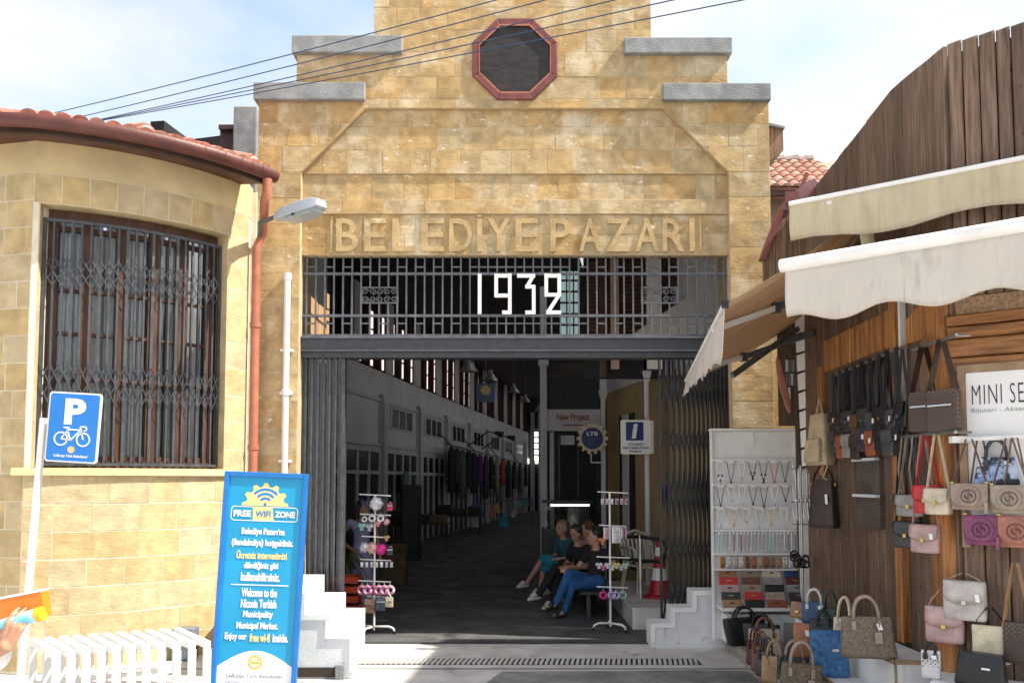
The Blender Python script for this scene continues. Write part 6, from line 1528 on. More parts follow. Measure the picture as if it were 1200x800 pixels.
for r_, (py, drop, n, nm, kinds) in enumerate(((542, 20, 8, 'top', 'silver dark silver dark dark red dark silver'.split()), (570, 19, 8, 'second', 'dark silver silver dark dark silver dark silver'.split()), (596, 18, 7, 'third', 'silver gold silver silver gold silver silver'.split()))):
    for i in range(n): necklace(842 + i * 88 / (n - 1), py, drop + random.uniform(-4, 3), 9, kinds[i], '%s necklace, %s from the left in the %s necklace row' % (kinds[i], ORD[i], nm), beads=(r_ == 0 and i in (0, 3, 4)))
bc = [('mint', (.35, .6, .55)), ('pale grey', (.55, .55, .55)), ('pink', (.7, .3, .36)), ('white', (.75, .73, .72)), ('aqua', (.4, .62, .64)), ('rose', (.68, .4, .42)), ('silver grey', (.4, .4, .41)), ('smoke', (.25, .24, .25)), ('lilac', (.5, .42, .5))]
for i in range(22):
    nm, c = bc[(i * 4 + i // 5) % 9]; px = 840 + i * 4.2; t = thing('bead_strand', '%s bead strand, %s from the left in the strand row' % (nm, ORD[i]), 'bracelet', (nx(px), NY_ - .105, nzz(624)), group='bead strands on the white panel')
    m_ = pm('beads_' + nm.replace(' ', '_'), c, .35, .1, 20); MB().lathe([(.004, 0)] + [(.0065 + .003 * (k % 2), -.012 * k - .01) for k in range(14)] + [(.003, -.19)], 6).build('beads', m_, t, local=True, smooth=True); MB().ell((0, 0, .0), .013, 8, 6).build('clasp', M['signwhite'], t, local=True)
bw = [('amber', (.42, .18, .06)), ('white', (.72, .70, .66)), ('ivory', (.62, .55, .44)), ('pearl', (.74, .72, .70)), ('walnut', (.26, .11, .05)), ('copper', (.40, .16, .08)), ('wheat', (.55, .40, .25)), ('chestnut', (.30, .13, .07)), ('speckled brown', (.33, .17, .10)), ('tan', (.45, .27, .16)), ('cream', (.66, .60, .52)), ('chalk', (.76, .74, .72)), ('nutty', (.36, .2, .12))]
for i, (nm, c) in enumerate(bw):
    px = 843 + i * 7.2; m_ = pm('shell_' + nm.replace(' ', '_'), c, .45, .25, 30); t = thing('bracelet_bunch', '%s bracelet bunch, %s from the left on the lower rail' % (nm, ORD[i]), 'bracelet', (nx(px), NY_ - .11, nzz(651)), group='bracelet bunches on the white panel')
    for s in (-.014, .0, .014): MB().tube([(s, -.005 - abs(s) * .2, 0), (s * 1.2, -.02, -.05), (s, -.01, -.11), (s * .8, .005, -.12)], [.008, .012, .012, .006], 6).build('strand', m_, t, local=True, smooth=True)
wal = [['tan', 'red', 'blush', 'charcoal', 'camel'], ['taupe', 'brown', 'taupe', 'red', 'black'], ['cream', 'grey', 'black', 'beige', 'rust'], ['navy', 'burgundy', 'grey', 'charcoal', 'black']]
nms = ['far left', 'second', 'third', 'far right']
for si, st in enumerate(wal):
    x = nx(849.5 + si * 25.5)
    for k, c in enumerate(st):
        z0 = nzz(708) + .004 + (4 - k) * .074; y = NY_ - .27 + (4 - k) * .045
        o = bag_body(.205, .085, .02, 1, .9, 0, k, .25); t = thing('wallet', '%s wallet, %s from the top of the %s wallet stack' % (c, ORD[k], nms[si]), 'wallet', (x, y, z0), (R(-18), 0, random.uniform(-.05, .05)), 'wallets stacked on the white display')
        o.build('body', L[c], t, local=True, smooth=50); MB().cbox((0, -.0125, .05), (.05, .003, .012)).build('stamp', M['gold'] if k % 2 else L['dark brown'], t, local=True)
    b = MB().box((x - .06, NY_ - .305, nzz(711) + .0), (x + .06, NY_ - .301, nzz(707))); b.build('price_tag', M['signwhite'], nd)
# spinner with bracelets beside the panel
sp = thing('jewellery_spinner', 'slim steel jewellery stand with black hair ties at the stall corner', 'stand', (X(941, 8.9, 700), 8.9, .13))
MB().tube([(0, 0, 0), (0, 0, Z(545, 8.9) - .13)], .014, 8).build('pole', M['chrome'], sp, local=True); MB().lathe([(.16, 0), (.16, .015), (.02, .03)], 16).build('base', M['chrome'], sp, local=True)
for py in (549, 588, 614): MB().tube([(-.10, 0, Z(py, 8.9) - .13), (.10, 0, Z(py, 8.9) - .13)], .006, 5).build('arm', M['chrome'], sp, local=True)
for i in range(7):
    px = 933 + i * 2.6; q = P(px, 586, 8.86); b = MB(); b.ell((q.x, q.y, q.z), (.018, .012, .02), 8, 6); b.tube([(q.x, q.y, q.z), (q.x + .01, q.y, q.z - .2)], .004, 5); b.tube([(q.x, q.y, q.z + .28), (q.x, q.y, q.z + .05)], .004, 5)
    b.build('chain', M['silver'] if i % 2 else M['signwhite'], sp)
for i in range(9):
    a = i * .7; q = P(938 + 8 * math.cos(a), 655 + 6 * math.sin(a * 1.7), 8.85 - .03 * (i % 3)); b = MB(); rr = .035
    b.tube([(q.x + rr * math.cos(t), q.y + .01 * math.sin(2 * t), q.z + rr * math.sin(t)) for t in [k * .628 for k in range(10)]], .011, 5, close=True); b.build('hair_tie', M['black'] if i else L['cream'], sp, smooth=True)
# salmon scarf and cards hanging under the side awning
q0, q1 = P(911, 418, 8.6), P(924, 484, 8.6); b = MB()
b.grid(lambda u, v: Vector((q0.x + (q1.x - q0.x) * v + (.028 * math.sin(math.pi * v) ** .6 + .010) * (2 * u - 1), 8.6 + .02 * math.sin(v * 5), q0.z + (q1.z - q0.z) * v)), 4, 12)
o = b.build('hanging_scarf', L['salmon'], smooth=True, recalc=False); o.modifiers.new("s", "SOLIDIFY").thickness = .012; tag(o, 'narrow salmon pink scarf hanging in the shade by the card strip', 'scarf')
MB_ = thing('dark_backboard', 'dark backboard with silver trinkets behind the salmon scarf', 'board', P(920, 500, 9.3))
MB().box((X(913, 9.32), 9.30, 2.45), (X(935, 9.32), 9.34, 3.6)).build('board', M['wood_dark'], MB_)
for i in range(10): q = P(922 + (i % 4) * 3, 428 + (i // 4) * 16, 9.28); MB().box((q.x - .012, 9.27, q.z - .07), (q.x + .01, 9.285, q.z + .06)).build('trinket', M['silver'] if i % 3 else M['hall_white'], MB_)
# ================================================================== DISPLAY STANDS
def pole_stand(px, pyt, Y, label, tiers, gname, feet):
    x = X(px, Y, 660); zt = Z(pyt, Y)
    t = thing('display_stand', label, 'stand', (x, Y, 0), group='pole display stands in the gateway')
    MB().tube([(0, 0, .05), (0, 0, zt)], .013, 8).build('pole', M['white'], t, local=True, smooth=45)
    for a, L_ in feet:
        d = Vector((math.cos(a), math.sin(a), 0)); b = MB(); b.tube([Vector((0, 0, .09)), d * (L_ - .05) + Vector((0, 0, .09)), d * L_ + Vector((0, 0, .07)), d * (L_ + .015) + Vector((0, 0, .035))], .014, 8); b.build('foot', M['white'], t, local=True, smooth=True)
        MB().tube([d * (L_ + .015) + Vector((0, 0, .036)), d * (L_ + .02)], .018, 8).build('castor', M['black'], t, local=True)
    for py, a, c in tiers:
        MB().tube([(X(a, Y, py) - x, -.01, Z(py, Y) + .012), (X(c, Y, py) - x, .01, Z(py, Y) - .006)], .008, 6).build('arm', M['white'], t, local=True)
    return t
def cm_(nm, c): return pm('trinket_' + nm.replace(' ', '_'), c, .55, .25, 26)
def item(kind, nm, c, px, py, Y, s, label, group):
    p = P(px, py, Y); t = thing(kind, label, 'hair accessory' if kind != 'pouch' else 'pouch', p, group=group); m_ = cm_(nm, c); k = Y / 1000 * s
    if kind == 'pompom':
        b = MB(); rg = random.Random(int(px)); 
        b.ell((0, 0, 0), (k * .9, k * .8, k * .9), 14, 10)
        for i in range(60):
            v = Vector((rg.gauss(0, 1), rg.gauss(0, 1), rg.gauss(0, 1))).normalized(); b.cap(v * k * .8, v * k * 1.08, k * .10, k * .03, 5)
        b.build('fluff', m_, t, local=True, smooth=True)
    elif kind == 'hair_bow':
        b = MB()
        for sx in (-1, 1): b.ell((sx * k * .55, 0, 0), (k * .6, k * .3, k * .55), 10, 7)
        b.build('loops', m_, t, local=True, smooth=True); MB().ell((0, -k * .2, 0), (k * .25, k * .25, k * .3), 8, 6).build('knot', m_, t, local=True, smooth=True)
        b = MB(); b.add([(-k * .2, 0, -.1 * k), (k * .2, 0, -.1 * k), (k * .55, -k * .1, -k * 1.3), (-k * .5, -k * .1, -k * 1.3), (0, k * .2, -.1 * k), (0, k * .1, -k * 1.3)], [(0, 1, 2, 3), (0, 3, 5, 4), (1, 4, 5, 2), (2, 5, 3), (0, 4, 1)]); b.build('tails', m_, t, local=True)
    elif kind == 'hair_clip':
        MB().cbox((0, 0, -k * .4), (k * 1.1, .004, k * 2.0)).build('card', M['signwhite'], t, local=True, bevel=.003)
        MB().ell((0, -.012, -k * .5), (k * .55, .014, k * .75), 10, 7).build('clip', m_, t, local=True, smooth=True); MB().ell((-k * .3, -.02, k * .2), (k * .28, .012, k * .3), 8, 6).build('ear', m_, t, local=True, smooth=True)
    elif kind == 'pouch':
        bag_body(k * 2, k * 2.4, .03, .95, .7, .02, int(px)).build('body', m_, t, local=True, smooth=50); MB().tube([(-k * .6, 0, k * 2.3), (0, 0, k * 3.1), (k * .6, 0, k * 2.3)], .006, 5).build('loop', M['silver'], t, local=True); MB().cbox((0, -.018, k * 1.7), (k * 1.7, .006, .01)).build('zip', M['silver'], t, local=True)
    elif kind == 'hair_ring':
        b = MB(); b.tube([(k * math.cos(a), .01 * math.sin(3 * a), k * math.sin(a)) for a in [i * math.pi / 8 for i in range(16)]], k * .42, 7, close=True); b.build('ring', m_, t, local=True, smooth=True); MB().tube([(0, 0, k), (0, 0, k * 1.9)], .004, 5).build('cord', M['white'], t, local=True)
    elif kind == 'hair_strip':
        MB().box((-k * 1.0, -.01, -k * 3.2), (k * 1.0, .01, k * .6)).build('card', M['signwhite'], t, local=True, bevel=.004)
        for i in range(5): MB().ell((0, -.016, -k * (2.8 - i * .75)), (k * .8, .012, k * .34), 8, 6).build('clip', m_, t, local=True, smooth=True)
    return t
LY = 10.45
pole_stand(439, 580, LY, 'white pole stand of hair trinkets on the left of the gateway floor', [(580, 421, 458), (603, 422, 458), (629, 424, 456), (656, 422, 458), (681, 420, 458), (699, 430, 459)], 'l', ((0.0, .23), (2.6, .18), (4.2, .2)))
RY = 10.7
pole_stand(715, 577, RY, 'white pole stand of hair trinkets on the right of the gateway floor', [(577, 700, 736), (616, 702, 734), (653, 699, 738), (688, 699, 736)], 'r', ((math.pi + .05, .20), (5.5, .22), (1.6, .18)))
g1 = 'hair trinkets on the left stand'; g2 = 'hair trinkets on the right stand'
LI = [('pompom', 'white', (.74, .72, .74), 441, 590, 8, 'top'), ('pouch', 'crimson', (.5, .03, .07), 457, 598, 3.4, 'top'), ('hair_bow', 'midnight', (.02, .02, .05), 428, 588, 5, 'top'),
      ('hair_ring', 'snow', (.74, .73, .72), 427, 608, 2.6, 'second'), ('hair_ring', 'milk', (.75, .74, .72), 436, 607, 3.2, 'second'), ('hair_ring', 'chalk white', (.76, .74, .74), 446, 607, 3.2, 'second'), ('hair_bow', 'mint', (.25, .55, .48), 424, 615, 4.5, 'second'), ('hair_bow', 'silver grey', (.4, .4, .42), 433, 616, 4.5, 'second'), ('hair_bow', 'coral', (.65, .22, .2), 443, 612, 3.6, 'second'), ('pompom', 'light pink', (.72, .42, .45), 453, 611, 3.8, 'second'),
      ('pompom', 'frosty', (.68, .68, .74), 427, 641, 6, 'third'), ('pompom', 'peach', (.78, .47, .42), 436, 642, 6.8, 'third'), ('pompom', 'magenta', (.72, .03, .28), 447, 643, 6.6, 'third'), ('pouch', 'black lace', (.03, .03, .035), 457, 650, 3.6, 'third'), ('hair_bow', 'honey', (.5, .28, .12), 453, 629, 3.4, 'third')]
LI += [('hair_clip', n_, c_, 424 + i * 5.8, 660, 3.0, 'fourth') for i, (n_, c_) in enumerate([('ivory', (.7, .68, .62)), ('pearl', (.72, .7, .72)), ('moss', (.35, .40, .28)), ('bone', (.66, .62, .55)), ('ice', (.66, .7, .76)), ('lavender', (.45, .42, .62)), ('pebble', (.5, .5, .5))])]
LI += [('hair_ring', n_, c_, 424 + i * 6.6, 691, 4.2, 'fifth') for i, (n_, c_) in enumerate([('rose', (.7, .28, .42)), ('orchid', (.66, .35, .55)), ('cerise', (.66, .06, .22)), ('blush', (.72, .4, .46)), ('bubblegum', (.72, .3, .5)), ('petal', (.7, .45, .55))])]
LI += [('pouch', 'brown check', (.26, .15, .10), 433, 718, 6.5, 'bottom'), ('pouch', 'slate', (.07, .085, .12), 446, 715, 6.0, 'bottom'), ('pouch', 'floral', (.5, .45, .3), 456, 711, 4.8, 'bottom')]
for kind, nm, c, px, py, s, tier in LI: item(kind, nm, c, px, py, LY - .03 - random.uniform(0, .05), s, '%s %s on the %s tier of the left stand' % (nm, kind.replace('_', ' '), tier), g1)
RI = [('hair_clip', n_, c_, 706 + i * 5.6, 586, 3.2, 'top') for i, (n_, c_) in enumerate([('shell white', (.7, .66, .68)), ('pale rose', (.7, .5, .55)), ('cloud', (.74, .72, .74)), ('grape', (.3, .18, .32)), ('candy', (.7, .35, .48)), ('raspberry', (.5, .12, .24))])]
RI += [('hair_strip', n_, c_, px, 620, w_, 'second') for n_, c_, px, w_ in (('salmon', (.7, .34, .38), 711, 3.6), ('cotton', (.72, .70, .72), 722, 5), ('fuchsia', (.42, .06, .20), 731, 3.2))]
RI += [('hair_bow', 'tiger', (.6, .25, .08), 706, 632, 4, 'second')]
RI += [('hair_bow', n_, c_, 702 + i * 5.2, 661 + (2 if i % 2 else 0), 3.8, 'third') for i, (n_, c_) in enumerate([('powder', (.68, .62, .66)), ('shocking pink', (.68, .12, .34)), ('glacier', (.6, .68, .74)), ('opal', (.66, .7, .7)), ('lemon', (.66, .6, .18)), ('dove', (.55, .55, .58)), ('sage', (.45, .55, .45))])]
RI += [('hair_ring', n_, c_, px, 697, 3.6, 'bottom') for n_, c_, px in (('hot pink', (.7, .05, .25), 707), ('wisteria', (.5, .42, .66), 717), ('periwinkle', (.5, .5, .7), 722), ('seafoam', (.35, .6, .48), 730))]
for kind, nm, c, px, py, s, tier in RI: item(kind, nm, c, px, py, RY - .03 - random.uniform(0, .05), s, '%s %s on the %s tier of the right stand' % (nm, kind.replace('_', ' '), tier), g2)
# ================================================================== PEOPLE
def skin(nm, c): return pm('skin_' + nm, c, .55, .08, 9, .0006, 150, sss=.12)
def cloth(nm, c, **k): return pm('cloth_' + nm, c, .85, .16, 7, .003, 26, bump2=(.03, 11, (1, 1, .55)), **k)
def remesh(o, vox=.012, it=8):
    r = o.modifiers.new('remesh', 'REMESH'); r.mode = 'VOXEL'; r.voxel_size = vox; r.use_smooth_shade = True
    s = o.modifiers.new('smooth', 'SMOOTH'); s.factor = .5; s.iterations = it
    return o
TIPS = []
def fingers(b, wrist, d, up, side, curl=.6, s=1.0):
    """palm and five unequal bent fingers; d = pointing direction, up = back of the hand, side = thumb side"""
    d = Vector(d).normalized(); up = Vector(up); up = (up - d * up.dot(d)).normalized(); side = d.cross(up) * (1 if d.cross(up).dot(Vector(side)) > 0 else -1)
    wrist = Vector(wrist); palm = wrist + d * .045 * s
    for k in (-.022, 0, .022): b.cap(wrist + d * .008 + side * k * .6 * s, wrist + d * .08 * s + side * k * 1.25 * s, .016 * s, .014 * s, 8)
    for k, L_ in ((.034, .066), (.0115, .076), (-.0115, .071), (-.033, .055)):
        p = wrist + d * .085 * s + side * k * s; pts = [p]; a = 0
        for j, f_ in enumerate((.45, .32, .25)):
            a += curl * (.6, .9, .7)[j]; v = d * math.cos(a) - up * math.sin(a); pts.append(pts[-1] + v * L_ * f_ * s)
        TIPS.append((pts[-1] + (pts[-1] - pts[-2]).normalized() * .001 + up * .0048 * s, pts[-1] - pts[-2], up, s))
        b.chain(pts, [.0088 * s, .0083 * s, .0077 * s, .0068 * s], 8)
    t0 = wrist + d * .03 * s + side * .028 * s; t1 = t0 + (d * .6 + side * .7 - up * .3).normalized() * .035 * s; t2 = t1 + (d * .9 + side * .15 - up * .4).normalized() * .032 * s
    b.chain([t0, t1, t2], [.013 * s, .011 * s, .009 * s], 8)
def head(root, c, f, tilt, sk, hairm, style, glasses=False):
    """face toward f (local dir)"""
    c = Vector(c); f = Vector(f).normalized(); up = Vector((0, 0, 1)); up = (up - f * up.dot(f)).normalized(); s = f.cross(up)
    rot = Matrix((s, f, up)).transposed()
    def at(x, y, z): return c + s * x + f * y + up * z
    return at, rot
def person(label, root, rz, J, sk, parts, hairm, style, face=(0, -1, 0), bare=None, group=None, curl=.7, k=1.0, vox=.011, hs=1.0, sc_=1.0):
    t = thing('person', label, 'person', root, rz, group)
    v = {a: Vector(p) for a, p in J.items()}
    at, rot = head(t, v['head'], face, 0, sk, hairm, style)
    b = MB()
    b.ell(at(0, 0, .015), (.074, .092, .105), 18, 14, rot); b.ell(at(0, .028, -.055), (.052, .060, .058), 14, 10, rot)      # skull and jaw
    b.cap(at(0, .088, .005), at(0, .104, -.022), .011, .015, 8); b.ell(at(0, .082, -.055), (.022, .012, .008), 10, 6, rot)   # nose, mouth
    b.ell(at(0, .075, -.092), (.02, .018, .016), 8, 6, rot)
    for sx in (-1, 1): b.ell(at(sx * .076, -.005, -.005), (.010, .022, .032), 8, 6, rot); b.ell(at(sx * .032, .078, .035), (.022, .012, .008), 8, 6, rot)
    b.cap(v['neck'] - Vector((0, 0, .05)), at(0, -.01, -.06), .052, .048)
    b.chain([v['pelvis'], v['waist'], v['chest'], v['neck'] - Vector((0, 0, .05))], [.115, .10, .115, .06])
    for q in ('L', 'R'):
        b.cap(v['chest'] + Vector((0, 0, .05)), v['sh' + q], .07, .055)
        b.chain([v['sh' + q], v['el' + q], v['wr' + q]], [.05, .039, .026])
        hd = J.get('hd' + q); hd = Vector(hd) if hd else (v['wr' + q] - v['el' + q]).normalized()
        fingers(b, v['wr' + q], hd, J.get('hu' + q, (0, -.2, 1)), (v['chest'] - v['wr' + q]), curl, hs)
        b.chain([v['pelvis'] + Vector((.05 if v['hp' + q].x > v['pelvis'].x else -.05, 0, -.02)), v['hp' + q], v['kn' + q], v['an' + q]], [.10, .088, .056, .036])
        ft = v['ft' + q]; b.chain([v['an' + q] + Vector((0, 0, -.02)), (v['an' + q] + ft) / 2 + Vector((0, 0, -.012)), ft], [.034, .034, .022])
    body = remesh(b.build('body', sk, t, local=True), vox, 5 if vox > .008 else 3)
    for sx in (-1, 1):
        MB().ell(at(sx * .032, .083, .018), (.014, .006, .008), 10, 6, rot).build('eye', M['ink'], t, local=True)
        MB().cap(at(sx * .018, .089, .040), at(sx * .046, .082, .042), .0035, .003, 6).build('eyebrow', hairm, t, local=True)
    MB().ell(at(0, .092, -.055), (.020, .006, .006), 10, 6, rot).build('lips', pm('lip_colour', (.35, .08, .08), .5), t, local=True)
    for nm, mat, chains, vox in parts:
        b = MB()
        for pts, rs in chains: b.chain([v[p] if isinstance(p, str) else Vector(p) for p in pts], rs)
        remesh(b.build(nm, mat, t, local=True), vox, 6)
    b = MB()
    b.ell(at(0, -.022, .045), (.084, .092, .092), 16, 12, rot)
    if style == 'bun': b.ell(at(0, -.06, .11), .045, 10, 8)
    if style in ('long', 'curly'):
        for i in range(16):
            a = R(-200 + 220 * i / 15 + 80); x_, y_ = .085 * math.cos(a), -.02 - .075 * abs(math.sin(a)); b.cap(at(x_, y_ + .02, .05), at(x_ * 1.15, y_, -.07 - (.06 if style == 'long' else 0)), .032, .026, 8)
    if style == 'curly':
        rg = random.Random(3)
        for i in range(46):
            a = rg.uniform(0, 6.28); e = rg.uniform(-.4, 1.5); x_, y_, z_ = .10 * math.cos(a) * math.cos(e), -.03 + .09 * math.sin(a) * math.cos(e), .03 + .10 * math.sin(e)
            if y_ < .045: b.ell(at(x_, y_, z_), rg.uniform(.022, .034), 8, 6)
    if style == 'short':
        for sx in (-1, 1): b.cap(at(sx * .07, -.02, .06), at(sx * .078, -.02, -.03), .03, .022, 8)
    remesh(b.build('hair', hairm, t, local=True), .010, 2)
    if vox < .008:
        for tp_, dd_, uu_, s_ in TIPS[-8:]: MB().ell(tp_, (.0048 * s_, .0030, .0065 * s_), 8, 6, uu_.to_track_quat('Y', 'Z').to_matrix() if False else None).build('nail', pm('nail_colour', (.62, .36, .32), .3), t, local=True, smooth=True)
    t.scale = (sc_, sc_, sc_)
    return t
hd_ = pm('hair_dark', (.014, .010, .008), .45, .3, 30, .003, 90); hb_ = pm('hair_auburn', (.16, .06, .025), .5, .3, 30, .004, 90); hg_ = pm('hair_blond', (.32, .24, .15), .5, .3, 30, .003, 90)
def seat_j(hz, cross='R', lean=0.0, **kw):
    J = dict(pelvis=(0, .0, hz + .10), waist=(0, .02 - lean * .3, hz + .24), chest=(0, .01 - lean, hz + .38), neck=(0, -.01 - lean * 1.3, hz + .54), head=(0, -.03 - lean * 1.4, hz + .66),
             shL=(.165, .0 - lean, hz + .46), shR=(-.165, .0 - lean, hz + .46), elL=(.23, -.10, hz + .22), elR=(-.23, -.10, hz + .22), wrL=(.08, -.30, hz + .20), wrR=(-.08, -.30, hz + .20),
             hpL=(.09, -.02, hz + .08), hpR=(-.09, -.02, hz + .08), knL=(.09, -.42, hz + .10), knR=(-.09, -.42, hz + .10), anL=(.09, -.44, .10), anR=(-.09, -.44, .10), ftL=(.09, -.58, .035), ftR=(-.09, -.58, .035))
    if cross == 'R': J.update(knR=(.03, -.43, hz + .20), anR=(.10, -.66, hz - .14), ftR=(.12, -.79, hz - .18), knL=(.06, -.40, hz + .06))
    if cross == 'L': J.update(knL=(-.03, -.43, hz + .20), anL=(-.10, -.66, hz - .14), ftL=(-.12, -.79, hz - .18), knR=(-.06, -.40, hz + .06))
    J.update(kw); return J
def shoe(J, q): return [([J['an' + q] if False else 'an' + q, 'ft' + q], [.03, .03])]
bn = thing('bench', 'low dark bench along the platform edge under the seated women', 'bench', (1.16, 13, 0))
MB().box((.92, 11.45, .33), (1.40, 14.7, .372)).build('seat', M['gate_dark'], bn, bevel=.01)
for yy in (11.55, 13.1, 14.6):
    for xx in (1.0, 1.28): MB().box((xx, yy, 0), (xx + .05, yy + .05, .33)).build('leg', M['steel'], bn)
MB().box((1.0, 11.5, .06), (1.05, 14.6, .10)).build('stretcher', M['steel'], bn)
HZ_ = .35
skA, skB, skC, skD = skin('warm', (.50, .27, .17)), skin('olive', (.42, .22, .135)), skin('fair', (.50, .30, .21)), skin('light', (.48, .28, .20))
blackc = cloth('black_jersey', (.012, .012, .014)); jeans = cloth('blue_jeans', (.02, .10, .27)); trous = cloth('black_trousers', (.010, .010, .012)); tealc = cloth('teal_top', (.03, .13, .16)); skirt = cloth('turquoise_skirt', (.02, .24, .34)); beige = cloth('beige_top', (.40, .34, .30)); lav = cloth('lavender_dress', (.27, .27, .44)); white_sh = pm('white_sandal', (.62, .60, .58), .5, .1, 9); black_sh = pm('black_sandal', (.015, .015, .015), .5)
def top_parts(mat, sleeve=.55, hem='pelvis', r=1.0):
    def f_(J):
        L_ = [(['pelvis', 'waist', 'chest'], [.128 * r, .118 * r, .128 * r]), (['chest', tuple(Vector(J['neck']) - Vector((0, 0, .075)))], [.125 * r, .065])]
        for q in ('L', 'R'):
            e = Vector(J['sh' + q]).lerp(Vector(J['el' + q]), sleeve); L_.append((['chest', 'sh' + q, tuple(e)], [.09, .068, .058]))
        return ('top', mat, L_, .012)
    return f_
def trouser_parts(mat, r=1.0):
    return ('trousers', mat, [(['pelvis', 'hpL'], [.125 * r, .108 * r]), (['pelvis', 'hpR'], [.125 * r, .108 * r]), (['hpL', 'knL', 'anL'], [.108 * r, .072 * r, .050 * r]), (['hpR', 'knR', 'anR'], [.108 * r, .072 * r, .050 * r])], .012)
def sandals(J, mat):
    L_ = []
    for q in ('L', 'R'):
        a, f_ = Vector(J['an' + q]), Vector(J['ft' + q]); dn = Vector((0, 0, -.05)); L_.append(([tuple(a + dn), tuple(f_ + (f_ - a) * .1 + Vector((0, 0, -.022)))], [.030, .032])); L_.append(([tuple(a.lerp(f_, .55) + Vector((0, 0, .012))), tuple(a.lerp(f_, .75) + Vector((0, 0, .004)))], [.037, .033]))
    return ('sandals', mat, L_, .009)
def seat_at(px, Y, J, *a, **k): pass
J = seat_j(HZ_, 'R', -.02, elL=(.30, .12, HZ_ + .30), wrL=(.42, .0, HZ_ + .36), elR=(-.22, -.14, HZ_ + .24), wrR=(-.05, -.42, HZ_ + .26), anL=(.04, -.50, .10), ftL=(.0, -.64, .035))
person('nearest seated woman in a black top and blue jeans, legs crossed', (1.16, 11.95, 0), R(-62), J, skA, [top_parts(blackc, .5)(J), trouser_parts(jeans), sandals(J, black_sh)], hd_, 'bun', (-.55, -.9, 0), sc_=1.06, group='women seated on the bench', curl=.9)
J = seat_j(HZ_, 'L', .05, wrL=(.06, -.34, HZ_ + .22), wrR=(-.05, -.33, HZ_ + .22))
person('seated woman all in black looking down at her hands', (1.04, 12.72, 0), R(-58), J, skB, [top_parts(blackc, .6)(J), trouser_parts(trous), sandals(J, white_sh)], hd_, 'short', (.15, -.85, -.38), sc_=1.06, group='women seated on the bench', curl=.9)
J = seat_j(HZ_, 'R', 0)
person('seated woman with curly auburn hair and a beige sleeveless top', (1.2, 13.4, 0), R(-70), J, skC, [top_parts(beige, .12)(J), trouser_parts(trous), sandals(J, white_sh)], hb_, 'curly', (-.1, -1, 0), sc_=1.06, group='women seated on the bench')
J = seat_j(HZ_, 'L', .06)
sk_parts = ('skirt', skirt, [(['pelvis', 'hpL'], [.13, .115]), (['pelvis', 'hpR'], [.13, .115]), (['hpL', tuple(Vector(J['hpL']).lerp(Vector(J['knL']), .92))], [.115, .095]), (['hpR', tuple(Vector(J['hpR']).lerp(Vector(J['knR']), .92))], [.115, .095]), ([tuple(Vector(J['knL']).lerp(Vector(J['hpL']), .1)), tuple(Vector(J['knR']).lerp(Vector(J['hpR']), .1))], [.085, .085])], .012)
person('farthest seated woman in a teal top and turquoise skirt', (.92, 14.1, 0), R(-64), J, skD, [top_parts(tealc, .6)(J), sk_parts, sandals(J, white_sh)], hg_, 'short', (.2, -.9, -.1), sc_=1.06, group='women seated on the bench')
# standing woman in lavender behind the left stand
J = dict(pelvis=(0, 0, .86), waist=(0, .01, 1.0), chest=(0, .0, 1.16), neck=(0, -.01, 1.33), head=(0, -.03, 1.45), shL=(.165, 0, 1.25), shR=(-.165, 0, 1.25), elL=(.24, .06, .98), elR=(-.34, .10, 1.03), wrL=(.24, -.10, .78), wrR=(-.17, -.06, .90), hpL=(.09, 0, .82), hpR=(-.09, 0, .82), knL=(.09, -.02, .45), knR=(-.09, -.02, .45), anL=(.09, .02, .09), anR=(-.09, .02, .09), ftL=(.10, -.12, .03), ftR=(-.10, -.12, .03))
dress = ('dress', lav, [(['chest', 'waist', 'pelvis', (0, 0, .5), (0, 0, .16)], [.135, .12, .15, .175, .20]), (['chest', 'shL'], [.11, .066]), (['chest', 'shR'], [.11, .066])], .014)
person('woman in a long lavender dress with hand on hip behind the left stand', (X(424, 12.2, 640), 12.2, 0), R(22), J, skin('deep', (.30, .15, .09)), [dress, sandals(J, black_sh)], hd_, 'long', (.6, -.8, -.1))
# passer-by at the left picture edge with an orange box
ey = 3.0
hp = P(16, 727, ey)
px0 = Vector((-2.14, 3.12, 0)); inv = lambda p: (p[0] - px0.x, p[1] - px0.y, p[2] - px0.z)
wr = P(6, 757, ey - .07); el = P(-52, 760, ey + .10); shR = (.17, .02, 1.47)
J = dict(pelvis=(0, 0, .98), waist=(0, .01, 1.13), chest=(0, 0, 1.32), neck=(0, -.01, 1.53), head=(0, -.03, 1.66), shR=(-.18, 0, 1.44), shL=(.18, 0, 1.44), elR=(-.25, .05, 1.16), wrR=(-.24, -.1, .94), elL=(.20, -.02, 1.20), wrL=inv(wr), hpL=(.09, 0, .93), hpR=(-.09, 0, .93), knL=(.10, -.02, .50), knR=(-.10, -.02, .50), anL=(.10, .02, .09), anR=(-.10, .02, .09), ftL=(.11, -.13, .03), ftR=(-.11, -.13, .03))
J['hdL'] = (.42, .05, 1); J['huL'] = (0, -1, .1)
dots = pm('white_dotted_cotton', (.76, .75, .74), .85, .05, 5, .002, 30, spots=((.10, .10, .16), 34, .64, .66))
wr_v = Vector(J['wrL'])
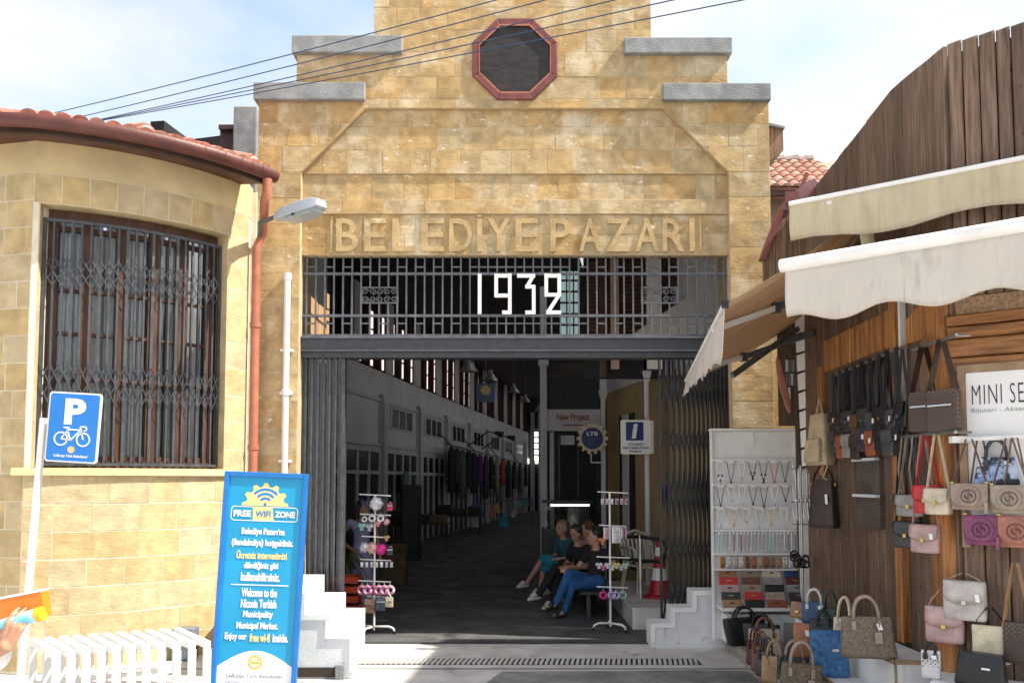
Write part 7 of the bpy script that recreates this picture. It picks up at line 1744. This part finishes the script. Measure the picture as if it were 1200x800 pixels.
tp = ('shirt', dots, [(['pelvis', 'waist', 'chest'], [.15, .14, .14]), (['chest', (0, 0, 1.46)], [.13, .07]), (['chest', 'shR', (-.23, .03, 1.26)], [.10, .075, .07]), (['chest', 'shL', 'elL', tuple(Vector(J['elL']).lerp(wr_v, .55))], [.10, .08, .085, .075])], .013)
t = person('passer-by in a white dotted shirt at the left edge holding an orange box', px0, 0, J, skA, [tp, trouser_parts(trous), sandals(J, black_sh)], hd_, 'long', (.5, -.8, 0), curl=.5, vox=.0048, hs=.9)
a = P(-30, 701, ey - .03); 
def bx_(px, py, y=ey - .02): return P(px, py, y)
cs = [bx_(-34, 709), bx_(48, 693), bx_(52, 722), bx_(-30, 741)]
ob = thing('orange_box', 'flat orange box with white lid edge held at the left picture edge', 'box', cs[3])
b = MB(); bk = [c + Vector((0, .05, 0)) for c in cs]; b.add(cs + bk, [(0, 1, 2, 3), (7, 6, 5, 4), (0, 4, 5, 1), (1, 5, 6, 2), (2, 6, 7, 3), (3, 7, 4, 0)]); b.build('carton', M['orange'], ob)
b = MB(); u_ = Vector((0, 0, .008)); b.add([cs[0] + Vector((0, -.003, .001)), cs[1] + Vector((0, -.003, .001)), cs[1] + u_ + Vector((0, -.003, 0)), cs[0] + u_ + Vector((0, -.003, 0))] + [p + Vector((0, .003, 0)) for p in (bk[0] + Vector((0, 0, .001)), bk[1] + Vector((0, 0, .001)), bk[1] + u_, bk[0] + u_)], [(0, 1, 2, 3), (7, 6, 5, 4), (0, 4, 5, 1), (1, 5, 6, 2), (2, 6, 7, 3), (3, 7, 4, 0)]); b.build('lid_edge', M['signwhite'], ob)
tb = thing('blue_bottle', 'blue and white bottle with a yellow cap held before the orange box', 'bottle', bx_(4, 730, ey - .05))
p0, p1, p2 = bx_(2, 733, ey - .045), bx_(43, 720, ey - .045), bx_(50, 718, ey - .045)
MB().tube([p0, p0.lerp(p1, .5), p1], [.022, .024, .024], 14).build('bottle_body', pm('bottle_blue', (.10, .42, .70), .3, .3, 18, col2=(.7, .75, .8)), tb, smooth=45)
MB().tube([p1 + Vector((.001, 0, 0)), p2], [.026, .025], 14).build('bottle_cap', pm('cap_yellow', (.75, .45, .02), .4), tb, smooth=45)
